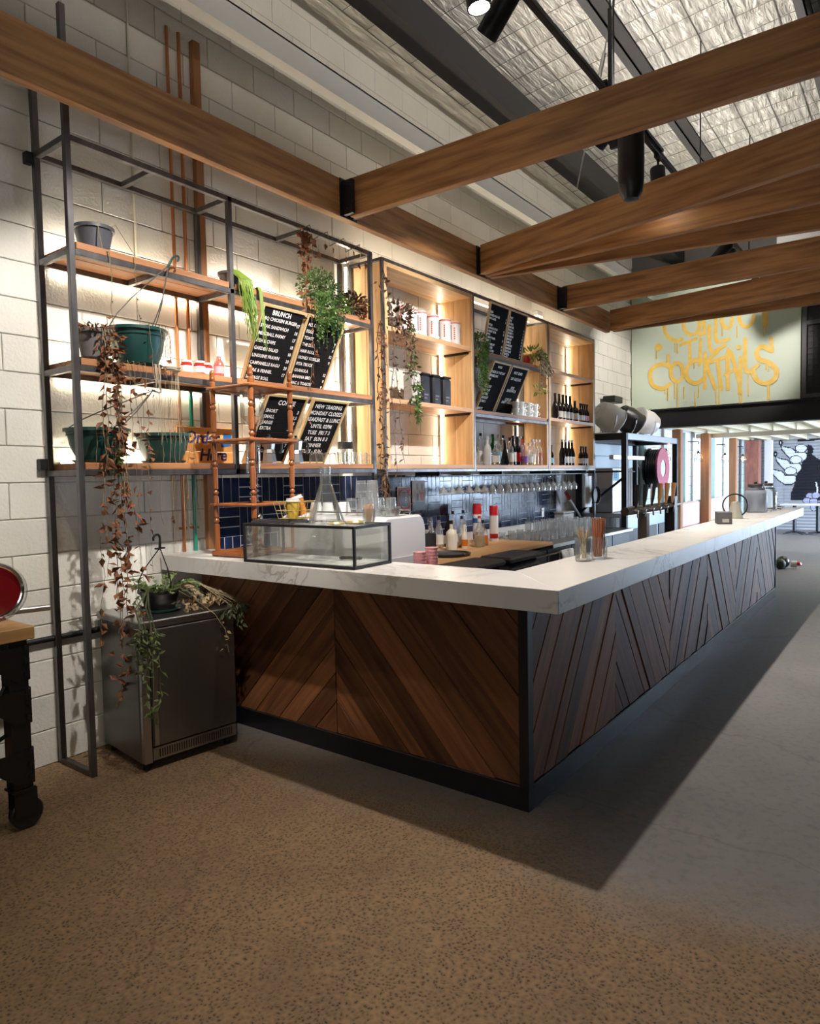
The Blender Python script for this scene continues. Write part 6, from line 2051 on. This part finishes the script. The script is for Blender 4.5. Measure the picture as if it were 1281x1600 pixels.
# ---------------------------------------------------------------- bar fridge with its plant
fr = thing('bar_fridge', 'stainless steel bar fridge under the counter end by the wall', 'fridge', (-.19, 2.42, 0), math.radians(-7))
part('cabinet', MB().box(-.29, .29, -.225, .27, .045, .79), mat('fridge_side', (.17, .17, .165), .33, .8), fr, bev=.006)
part('top', MB().box(-.30, .30, -.265, .28, .791, .835), m_stain, fr, bev=.006)
dr = part('door', MB().box(-.235, .288, -.262, -.228, .135, .785), mat('door_steel', (.20, .19, .18), .30, .9, bump=(30, .05, (1, 1, .05))), fr, bev=.004)
part('handle', MB().box(-.235, -.205, -.285, -.262, .145, .775), m_stain, dr, bev=.005)
part('hinge_post', MB().box(-.288, -.240, -.262, -.228, .05, .785), m_stain, fr, bev=.004)
gr = part('vent_grille', MB().box(-.235, .288, -.255, -.235, .055, .128), m_stain, fr, bev=.003)
vg = MB()
for k in range(32):
    vg.box(-.20 + k * .0145, -.194 + k * .0145, -.2565, -.2545, .07, .115)
part('vent_slots', vg, m_black, gr, kind='stuff')
for x in (-.25, .25):
    for y in (-.2, .22):
        part('foot', MB().cyl((x, y, 0), (x, y, .046), .02, 8), m_black, fr)
part('badge', MB().box(-.277, -.252, -.2635, -.262, .60, .64), m_chrome, fr)
t = thing('hanging_basket', 'black hanging basket with a straggly green plant on top of the steel fridge', 'plant pot', (-.235, 2.42, .836))
part('saucer', saucer(.125, .018), m_pot, t, smooth=True)
part('pot', pot_mesh(.115, .08, .12).mesh('pot', (0, 0, -.006), smooth=True), m_blackp, t)
part('soil', MB().lathe([(.0005, 0), (.10, 0), (.0005, .008)], 18, (0, 0, .095)), m_soil, t)
part('hanger_wires', hanger(.115, .12, (0.0, -.02, .37)), m_black, t)
part('hook', hook_mesh((0, -.02, .37), (.05, 0, 1), (-1, 0, 0), .007, .10).box(-.03, .03, -.028, -.012, .362, .372), m_black, t)
lg, ld, lt, st, r = MB(), MB(), MB(), MB(), random.Random(41)
def flat_stem(mb, p, d, n, l, w):
    p, d = Vector(p), Vector(d).normalized()
    for i in range(n):
        leaf(mb, p, d, Vector((r.uniform(-.4, .4), -1, r.uniform(-.3, .6))), l, w, .15)
        for s_ in (-1, 1):
            leaf(mb, p + d * l * .5, (d + Vector((s_ * .9, 0, .2))), Vector((0, -1, .3)), l * .5, w * .6, .1)
        p = p + d * l * .85
        d = (d + Vector((r.uniform(-.15, .15), r.uniform(-.1, .1), -.34))).normalized()
for i in range(34):
    a = r.uniform(0, 2 * PI)
    flat_stem(lg if i % 3 else ld, (math.cos(a) * .06, math.sin(a) * .06 - .02, .11), (math.cos(a) * .9, math.sin(a) * .9 - .3, r.uniform(.3, 1.2)), r.randint(3, 5), .045, .009)
for i in range(9):                                 # tail of stems drooping past the left edge of the fridge
    x = -.25 + r.uniform(-.06, .03)
    ld.tube([(-.06, -.06, .12), (-.16, -.14, .16), (x, -.24, .08), (x - .01, -.30, -.02)], .002, 4)
    vine(r, st, lg if i % 3 else ld, (x - .01, -.30, -.02), r.uniform(.12, .42), 20, .042, .009, wig=.014, rad=.0018)
for k in range(9):
    leaf(lg, Vector((-.265 + r.uniform(-.02, .02), -.31, -.50 + r.uniform(-.03, .03))), rv(r), rv(r), .05, .012, .3)
st.tube([(-.25, -.30, -.02), (-.255, -.31, -.3), (-.265, -.31, -.5)], .0018, 4)
for i in range(22):                                # dry sprigs at the right
    x = r.uniform(.06, .30)
    flat_stem(lt if i % 2 else ld, (.06, -.08, .11), (x * 3, -.6, r.uniform(.1, .6)), r.randint(4, 6), .04, .007)
for i in range(120):
    p = Vector((r.uniform(.02, .30), -.18 + r.uniform(-.08, .06), .02 + r.uniform(0, .06)))
    leaf(lt, p, rv(r), rv(r), .04, .012, .4)
for i in range(9):
    x = r.uniform(.22, .38)
    st.tube([(.06, -.06, .12), (.16, -.16, .15), (x, -.31, .03)], .002, 4)
    vine(r, st, ld, (x, -.315, .03), r.uniform(.06, .16), 9, .045, .011, wig=.012, rad=.0016)
st.tube([(.05, -.1, .12), (.12, -.2, .05), (.16, -.30, -.02), (.22, -.315, -.12), (.235, -.32, -.26)], .0028, 4)
for k in range(7):
    leaf(lt, Vector((.21 + r.uniform(-.01, .02), -.318, -.08 - .025 * k)), rv(r), rv(r), .032, .009, .3)
part('stems', st, m_stem, t, kind='stuff')
part('green_leaves', lg, mat('cactus_leaf', (.12, .17, .05), .5), t, kind='stuff')
part('dark_leaves', ld, mat('olive_leaf', (.06, .075, .03), .55), t, kind='stuff')
part('dry_leaves', lt, mat('tan_leaf', (.34, .24, .13), .7), t, kind='stuff')

# ---------------------------------------------------------------- workbench with the red slicer at the left edge
wb_ = thing('workbench', 'timber topped workbench on bolted black iron legs with castors at the left edge', 'bench', (-1.9, 2.40, 0))
OW = (-1.9, 2.40, 0)
part('worktop', MB().box(-2.9, -1.10, 2.08, 2.745, .885, .945), mat('beech_top', (.62, .37, .16), .4, noise=(9, (.50, .28, .11), 4, (.15, 2, 2), .35, .7)), wb_, bev=.004, off=OW)
for (x, y) in ((-1.17, 2.14), (-2.82, 2.14), (-1.17, 2.68), (-2.82, 2.68)):
    lg_ = part('leg', MB().box(x - .042, x + .042, y - .042, y + .042, .20, .884), m_black, wb_, bev=.004, off=OW)
    for z in (.70, .50, .22):
        part('gusset_plate', MB().prism([(x - .14, z + .155), (x + .046, z + .155), (x + .046, z), (x - .02, z), (x - .14, z + .10)], y - .049, y - .043, 'y'), m_black, wb_, off=OW)
    bo = MB()
    for z in (.73, .79, .85, .53, .60, .65, .25, .31, .37):
        bo.cyl((x + .028, y - .05, z), (x + .028, y - .062, z), .011, 6).cyl((x + .043, y - .02, z), (x + .055, y - .02, z), .011, 6)
    part('bolts', bo, m_black, wb_, off=OW, kind='stuff')
    ca = part('castor', MB().box(x - .05, x + .05, y - .045, y + .045, .19, .20).box(x - .04, x + .06, y - .034, y - .028, .07, .19).box(x - .04, x + .06, y + .028, y + .034, .07, .19), m_black, wb_, off=OW)
    part('wheel', MB().lathe([(.0005, -.022), (.066, -.022), (.072, -.015), (.072, .015), (.066, .022), (.0005, .022)], 20, M=Matrix.Translation((x + .02 - OW[0], y - OW[1], .073)) @ Matrix.Rotation(PI / 2, 4, 'X')), m_blackp, ca, smooth=True)
part('lower_shelf', MB().box(-2.78, -1.215, 2.19, 2.63, .30, .325), MATS['beech_top'], wb_, bev=.003, off=OW)
part('stretcher', MB().box(-2.78, -1.21, 2.12, 2.16, .28, .33), m_black, wb_, off=OW)
part('brace', MB().tube([(-1.215, 2.14, .68), (-1.30, 2.14, .52), (-1.42, 2.14, .42), (-1.60, 2.14, .36), (-1.80, 2.14, .34)], .009, 6), m_black, wb_, off=OW)
part('brace', MB().tube([(-1.215, 2.155, .45), (-1.32, 2.155, .40), (-1.60, 2.155, .345)], .009, 6), m_black, wb_, off=OW)
single('timber_crate', MB().box(-.25, .25, -.17, .17, 0, .18), MATS['beech_top'], 'timber box on the lower shelf of the workbench', 'box', (-1.58, 2.42, .3255), bev=.004)
sl = thing('slicer', 'glossy red hand slicer with a chrome ringed wheel on the workbench', 'slicer', (-1.32, 2.42, .946))
Mw = Matrix.Translation((.155, -.07, .14)) @ Matrix.Rotation(math.radians(-12), 4, 'Z') @ Matrix.Rotation(PI / 2, 4, 'X')
part('wheel', MB().lathe([(.0005, -.03), (.06, -.035), (.10, -.03), (.118, -.012), (.118, .012), (.0005, .02)], 30, M=Mw), m_red, sl, smooth=True)
part('wheel_ring', MB().torus((0, 0, 0), .125, .013, 34, 8, Mw), m_chrome, sl, smooth=True)
part('guard', MB().lathe([(.135, -.012), (.142, -.012), (.142, .03), (.135, .03)], 34, M=Mw @ Matrix.Translation((0, 0, .012)), closed=True), m_glass, sl, smooth=True)
part('hub', MB().lathe([(.0005, -.055), (.025, -.05), (.028, -.032), (.0005, -.03)], 16, M=Mw), m_chrome, sl, smooth=True)
part('body', MB().box(-.22, .05, .03, .20, .012, .16), m_red, sl, bev=.04)
part('base', MB().box(-.24, .20, -.10, .24, .0, .012), m_red, sl, bev=.004)
part('lever', MB().cyl((.16, -.04, .03), (.42, -.06, .022), .016, 12), m_alu, sl, smooth=True)

# ---------------------------------------------------------------- black bar frame with taps, hose reel and lamps on top
fx0, fx1, fy0, fy1, fz = 6.52, 8.95, 2.0, 2.72, 2.13
ff = thing('bar_gantry', 'black steel frame with glass shelf standing behind the bar by the far end', 'frame', (fx0, fy0, 0))
OFR = (fx0, fy0, 0)
def fp(n, m, mm=m_black, **k):
    part(n, m, mm, ff, off=OFR, **k)
w = .07
for (x, y) in ((fx0, fy0), (fx1 - w, fy0), (fx0, fy1 - w), (fx1 - w, fy1 - w)):
    fp('post', MB().box(x, x + w, y, y + w, 0, fz), bev=.004)
for y in (fy0, fy1 - w):
    fp('rail', MB().box(fx0 + w, fx1 - w, y, y + w, fz - .09, fz), mat('sky_sheen_steel', (.30, .31, .34), .35, .9) if y == fy0 else m_black, bev=.004)  # front rail paler: reflected sky put into its colour
for x in (fx0, fx1 - w):
    fp('rail', MB().box(x, x + w, fy0 + w, fy1 - w, fz - .09, fz), bev=.004)
fp('top_sheet', MB().box(fx0 + .02, fx1 - .02, fy0 + .02, fy1 - .02, fz - .012, fz - .002), m_grey)
fp('mid_rail', MB().box(fx0 + w, fx1 - w, fy1 - .05, fy1 - .03, 1.60, 1.62).box(fx0 + .02, fx0 + .045, fy0 + w, fy1 - w, 1.60, 1.625))
fp('brace', MB().tube([(fx0 + .035, fy0 + .06, 1.52), (fx0 + .035, fy1 - .06, 1.06)], .018, 6))
fp('hanging_rail', MB().box(fx0 + w, 7.9, fy0 + .20, fy0 + .26, 1.78, 1.84), m_alu, bev=.004)
fp('cord', MB().cyl((fx0 + .03, 2.42, 1.2), (fx0 + .03, 2.46, 2.04), .006, 5))
fp('bench_top', MB().box(fx0 + w, fx1 - w, fy0 + w, fy1 - w, .98, 1.04), m_stain, bev=.004)
fp('bench_front', MB().box(fx0 + w, fx1 - w, fy0 + w + .02, fy0 + w + .05, .10, .975), mat('steel_drawer', (.34, .40, .50), .3, .8))
dm = MB()
for k in range(3):
    dm.box(fx0 + .12 + k * .78, fx0 + .80 + k * .78, fy0 + w + .008, fy0 + w + .018, .35, .80)
fp('drawer_recess', dm)
# machine, taps
t = thing('ice_machine', 'tall stainless machine with a small number plate inside the black bar frame', 'machine', (6.92, 2.42, 1.041))
part('cabinet', MB().box(-.16, .22, -.14, .2, 0, .62), m_stain, t, bev=.008)
part('sloped_hood', MB().prism([(-.20, .34), (-.14, .34), (-.14, .60), (-.16, .60)], -.15, .21, 'y'), m_grey, t)
part('number_plate', MB().box(-.14, .10, -.145, -.141, .44, .60), m_labelb, t)
part('lettering', text_mesh('15', .13, 'LEFT', 1, 1, .001), m_tape, t, loc=(-.12, -.147, .585), rot=UP)
tw = thing('tap_tower', 'dark beer tap tower on two posts with a row of taps behind the bar', 'tap tower', (5.42, 1.30, 0))
part('post', MB().box(-.40, -.30, -.05, .05, 0, 1.14), m_kitchen, tw, bev=.004)
part('post', MB().box(.62, .74, -.06, .06, 0, 1.30), m_black, tw, bev=.004)
part('manifold', MB().cyl((-.95, 0, 1.19), (.95, 0, 1.19), .045, 14), mat('dark_bronze', (.10, .085, .075), .3, .8), tw, smooth=True)
for k in range(6):
    x = -.85 + k * .26
    part('tap', MB().cyl((x, -.04, 1.2), (x, -.11, 1.19), .014, 8).cyl((x, -.10, 1.2), (x, -.10, 1.12), .010, 8), m_chrome, tw, smooth=True)
    hm_ = (m_blackp, m_blackp, m_chrome, m_frame, m_frame, m_frame)[k]
    part('tap_handle', MB().tube([(x, -.08, 1.225), (x + .03, -.08, 1.30), (x + .07, -.08, 1.46)], [.010, .022, .032], 8), mat('tap_wood', (.42, .20, .06), .4) if k == 3 else (MATS['tap_wood'] if k > 3 else hm_), tw, smooth=True)
t = thing('hose_reel', 'red rimmed fire hose reel on the far wall seen through the bar frame', 'hose reel', (9.75, 2.60, 1.66))
Mh = Matrix.Rotation(PI / 2, 4, 'X')
m_pinkr = mat('reel_red', (.50, .06, .12), .4)
part('rim_disc', MB().lathe([(.15, .10), (.36, .10), (.36, .13), (.15, .13)], 32, M=Mh, closed=True), m_pinkr, t, smooth=True)
part('rear_disc', MB().lathe([(.15, -.13), (.36, -.13), (.36, -.10), (.15, -.10)], 32, M=Mh, closed=True), m_black, t, smooth=True)
hs = MB()
for k in range(5):
    hs.torus((0, 0, -.078 + k * .039), .32, .0195, 30, 6, Mh)
part('hose', hs, m_black, t, smooth=True)
part('hub_plate', MB().lathe([(.0005, .09), (.15, .09), (.15, .12), (.0005, .12)], 24, M=Mh), m_label, t)
part('axle', MB().cyl(Mh @ Vector((0, 0, -.16)), Mh @ Vector((0, 0, .1)), .03, 10), m_red, t)
# three round drum lamps on the frame
def drum(label, x, y, m, yaw, tilt, s=1.0):
    t = thing('drum_lamp', label, 'lamp', (x, y, fz + .001), yaw, 'drum lamps on the bar frame')
    part('base', MB().box(-.16, .16, -.10, .10, 0, .035), m_whitep if m is not m_blackp else m_black, t, bev=.008)
    c = Vector((0, 0, .27 * s))
    M_ = Matrix.Translation(c) @ Matrix.Rotation(tilt, 4, 'Y')
    part('drum', MB().lathe([(.0005, -.19), (.10, -.19), (.15, -.16), (.19, -.05), (.20, .10), (.205, .17), (.19, .185), (.17, .15), (.0005, .14)], 26, M=M_ @ Matrix.Scale(s, 4)), m, t, smooth=True)
    part('rim', MB().torus((0, 0, .17), .20, .012, 28, 6, M_ @ Matrix.Scale(s, 4)), m, t, smooth=True)
    yk = [Vector((0, .215 * s * math.cos(a), .27 * s - .25 * s * math.sin(a))) for a in [PI * k / 12 for k in range(13)]]
    part('yoke', MB().tube(yk, .013, 6), m_chrome if m is m_blackp else m_whitep, t, smooth=True)
    part('vent', MB().torus((0, 0, -.186), .06, .008, 16, 5, M_ @ Matrix.Scale(s, 4)), m_grey, t, smooth=True)
drum('white drum shaped lamp at the left end of the bar frame top', 6.95, 2.42, m_whitep, -.6, 2.1, .98)
drum('black drum shaped lamp in the middle of the bar frame top', 7.72, 2.40, m_blackp, -.6, 2.2, .98)
drum('pale drum lamp with a round vent at the right end of the frame top', 8.55, 2.38, m_whitep, 2.6, 1.3, .98)
t = thing('wall_speaker', 'small black box speaker on a bracket at the right end of the block wall', 'speaker', (7.75, 2.66, 2.66))
part('cabinet', MB().box(-.17, .17, -.12, .07, 0, .10), m_blackp, t, bev=.01)
part('bracket', MB().box(-.02, .02, .07, .106, .02, .08), m_black, t)
t = thing('wall_sensor', 'white sensor on an arm high on the wall above the wine box', 'sensor', (5.2, 2.66, 3.52))
part('arm', MB().box(-.02, .02, .03, .106, .0, .04), m_whitep, t)
part('head', MB().box(-.05, .10, -.06, .03, .0, .07), m_whitep, t, bev=.012)
part('dome', MB().ball((.0, -.02, -.01), .035, 12, 6), m_whitep, t, smooth=True)

# ---------------------------------------------------------------- ceiling track, spots, speaker and duct
TY, TZ = .5, 4.03
tr = single('lighting_track', MB().box(-5.2, 8.7, -.018, .018, 0, .034), m_black, 'long black lighting track running over the bar', 'track', (0, TY, TZ), bev=.003)
trs = MB()
for x in (-4, -2, 0, 2, 4.2, 6.4, 8.4):
    trs.cyl((x, TY, TZ + .034), (x, TY, zc(TY) - .02), .006, 6)
single('track_suspension', trs, m_black, 'thin rods holding the lighting track to the roof', 'rods', kind='stuff')


def spot(label, x, aim, power, ang=70, col=(1.0, .90, .76), blend=.5, lit=True, soft=.03):
    """track spot: housing hangs under the track and turns towards aim; its own spot light sits in the lens"""
    t = thing('track_spot', label, 'lamp', (x, TY, TZ), 0, 'spots on the lighting track')
    part('adapter', MB().box(-.05, .05, -.016, .016, -.03, -.001), m_black, t)
    piv = Vector((0, 0, -.17))
    d = (Vector(aim) - (Vector((x, TY, TZ)) + piv)).normalized()
    part('stem', MB().cyl((0, 0, -.03), piv, .009, 8), m_black, t)
    q = d.to_track_quat('-Z', 'Y')
    M_ = Matrix.Translation(piv) @ q.to_matrix().to_4x4()
    part('housing', MB().lathe([(.0005, .08), (.050, .08), (.056, .068), (.056, -.135), (.049, -.135), (.049, -.130), (.0005, -.128)], 18, M=M_), m_black, t, smooth=True)
    part('lens', MB().lathe([(.0005, -.1335), (.0485, -.1335), (.0485, -.131), (.0005, -.131)], 18, M=M_), m_lamp if lit else m_grey, t)
    if lit:
        L_ = bpy.data.lights.new('spot_light', 'SPOT')
        L_.energy, L_.color, L_.spot_size, L_.spot_blend, L_.shadow_soft_size = power, col, math.radians(ang), blend, soft
        o = bpy.data.objects.new('spot_light', L_)
        LIGHTS.objects.link(o)
        o.location = (Vector((x, TY, TZ)) + piv + d * .15)
        o.rotation_euler = q.to_euler()
    return t


WARM = (1.0, .80, .55)
NEUT = (1.0, .93, .86)
spot('track spot over the counter, nearest to the black hanging speaker', 2.95, (2.9, .2, 0), 300, 64, NEUT, 1)
spot('track spot added between the fan of beams and the single beam', 4.25, (4.2, .2, 0), 260, 70, NEUT, 1)  # unseen spot added to keep the counter evenly lit
spot('upright track spot beyond the fan of beams', 5.45, (5.45, .2, 0), 300, 92, NEUT, 1)
spot('track spot turned aside, next to the upright one beyond the fan', 5.12, (4.7, 2.6, 1.5), 260, 58, NEUT, .8)
spot('dark track spot tilted towards the end beam', 6.75, (9.0, 1.3, 3.45), 190, 66, NEUT)
spot('track spot above the counter corner', .25, (.5, .1, 0), 300, 92, NEUT, 1)
spot('track spot aimed at the steel shelf frame', -.7, (-.5, 2.7, 1.9), 340, 52, NEUT, .6)
spot('track spot aimed at the menu boards', .5, (.85, 2.7, 1.9), 430, 56, NEUT, .6)
spot('added track spot aimed at the espresso machine', -1.3, (.55, 1.75, 1.2), 300, 34, NEUT, .7)  # added to brighten the machine's dim faces
spot('track spot aimed at the pine box and the tiles', 1.95, (2.4, 2.7, 2.1), 420, 66, NEUT, .8)
spot('added track spot by the end pair of beams, turned towards the white wall', 7.35, (8.1, 2.7, 2.9), 190, 62, NEUT, .7)  # added out of sight behind the beams to light the wall
spot('track spot over the old slab left of the bar', -1.6, (-1.2, 1.7, 0), 60, 70, WARM)
for i, x in enumerate((-2.2, .2, 2.4, 4.6, 7.2)):  # uplights added to brighten the foil roof and upper wall
    t = thing('uplight', ['slim uplight bar added on the track at the left end', 'slim uplight bar added on the track above the counter corner', 'slim uplight bar added on the track by the fan of beams', 'slim uplight bar added on the track past the fan of beams', 'slim uplight bar added on the track near the far wall'][i], 'lamp', (x, TY, TZ + .036), 0, 'uplight bars added on the track')
    part('channel', MB().box(-.6, .6, -.03, .03, 0, .022), m_black, t, bev=.003)
    part('diffuser', MB().box(-.58, .58, -.022, .022, .0225, .027), mat('uplight_diffuser', (.9, .9, .85), .5, emis=((1, .9, .78), 4.0)) if i == 0 else MATS['uplight_diffuser'], t)
    d = bpy.data.lights.new('uplight_fill', 'AREA')
    d.shape, d.size, d.size_y, d.energy, d.color = 'RECTANGLE', 1.15, .05, 32, (1, .92, .82)
    o = bpy.data.objects.new('uplight_fill', d)
    LIGHTS.objects.link(o)
    o.location, o.rotation_euler = (x, TY, TZ + .07), (PI, 0, 0)
t = thing('hanging_speaker', 'black rounded speaker hanging in front of the lighting track', 'speaker', (1.75, .30, 3.27))
part('cabinet', MB().lathe([(.0005, 0), (.045, .008), (.068, .05), (.078, .12), (.08, .62), (.07, .68), (.0005, .69)], 20), m_blackp, t, smooth=True)
part('bracket', MB().box(-.012, .012, .06, .13, .35, .42).box(-.012, .012, .12, .14, .38, 1.2), m_black, t)
part('hanger', MB().cyl((0, .13, 1.2), (0, .13, 2.0), .006, 6), m_black, t)
t = thing('tie_rod', 'thin steel tie rod with a turnbuckle slanting up from the fan beam to the roof', 'rod', (2.46, .95, 3.745))
part('rod', MB().cyl((0, 0, 0), (.10, -.35, 1.72), .007, 6), m_alu, t)
part('turnbuckle', MB().cyl((.045, -.157, .77), (.055, -.192, .94), .016, 8), m_alu, t)
dk = thing('air_duct', 'grey galvanised air duct with a mesh grille under the roof beyond the beams', 'duct', (8.2, .2, 4.55))
part('trunk', MB().box(-.25, .25, -3.8, .25, 0, .42), m_duct, dk, bev=.006)
part('flange', MB().box(-.26, .26, -1.35, -1.30, -.01, .43), m_purlin, dk)
gl = MB()
for k in range(14):
    gl.box(-.256, -.252, -.62 - k * .045, -.612 - k * .045, .06, .36)
for k in range(7):
    gl.box(-.256, -.252, -1.22, -.60, .06 + k * .05, .066 + k * .05)
part('grille', gl, m_alu, dk, kind='stuff')
part('grille_back', MB().box(-.2515, -.2505, -1.22, -.60, .06, .36), m_black, dk)
part('hanger', MB().cyl((0, -.5, .42), (0, -.5, zc(-.3) - 4.57), .008, 6).cyl((0, -3, .42), (0, -3, zc(-2.8) - 4.57), .008, 6), m_black, dk)


# downlights added under the mezzanine to brighten the floor past the bar
for i, (x, y) in enumerate(((10.6, -.2), (13.2, .3), (15.8, -.2))):
    t = thing('downlight', ['added downlight over the floor just past the bar end', 'added downlight over the middle of the far aisle', 'added downlight in front of the grey mural'][i], 'lamp', (x, y, 2.599), 0, 'added downlights under the mezzanine')
    part('trim_ring', MB().lathe([(.05, -.006), (.075, -.006), (.075, 0), (.05, 0)], 20, closed=True), m_whitep, t)
    part('lens', MB().lathe([(.0005, -.004), (.049, -.004), (.049, -.001), (.0005, -.001)], 18), m_lamp, t)
    d = bpy.data.lights.new('downlight_fill', 'SPOT')
    d.energy, d.color, d.spot_size, d.spot_blend, d.shadow_soft_size = 160, (1, .92, .80), math.radians(120), .8, .05
    o = bpy.data.objects.new('downlight_fill', d)
    LIGHTS.objects.link(o)
    o.location = (x, y, 2.58)
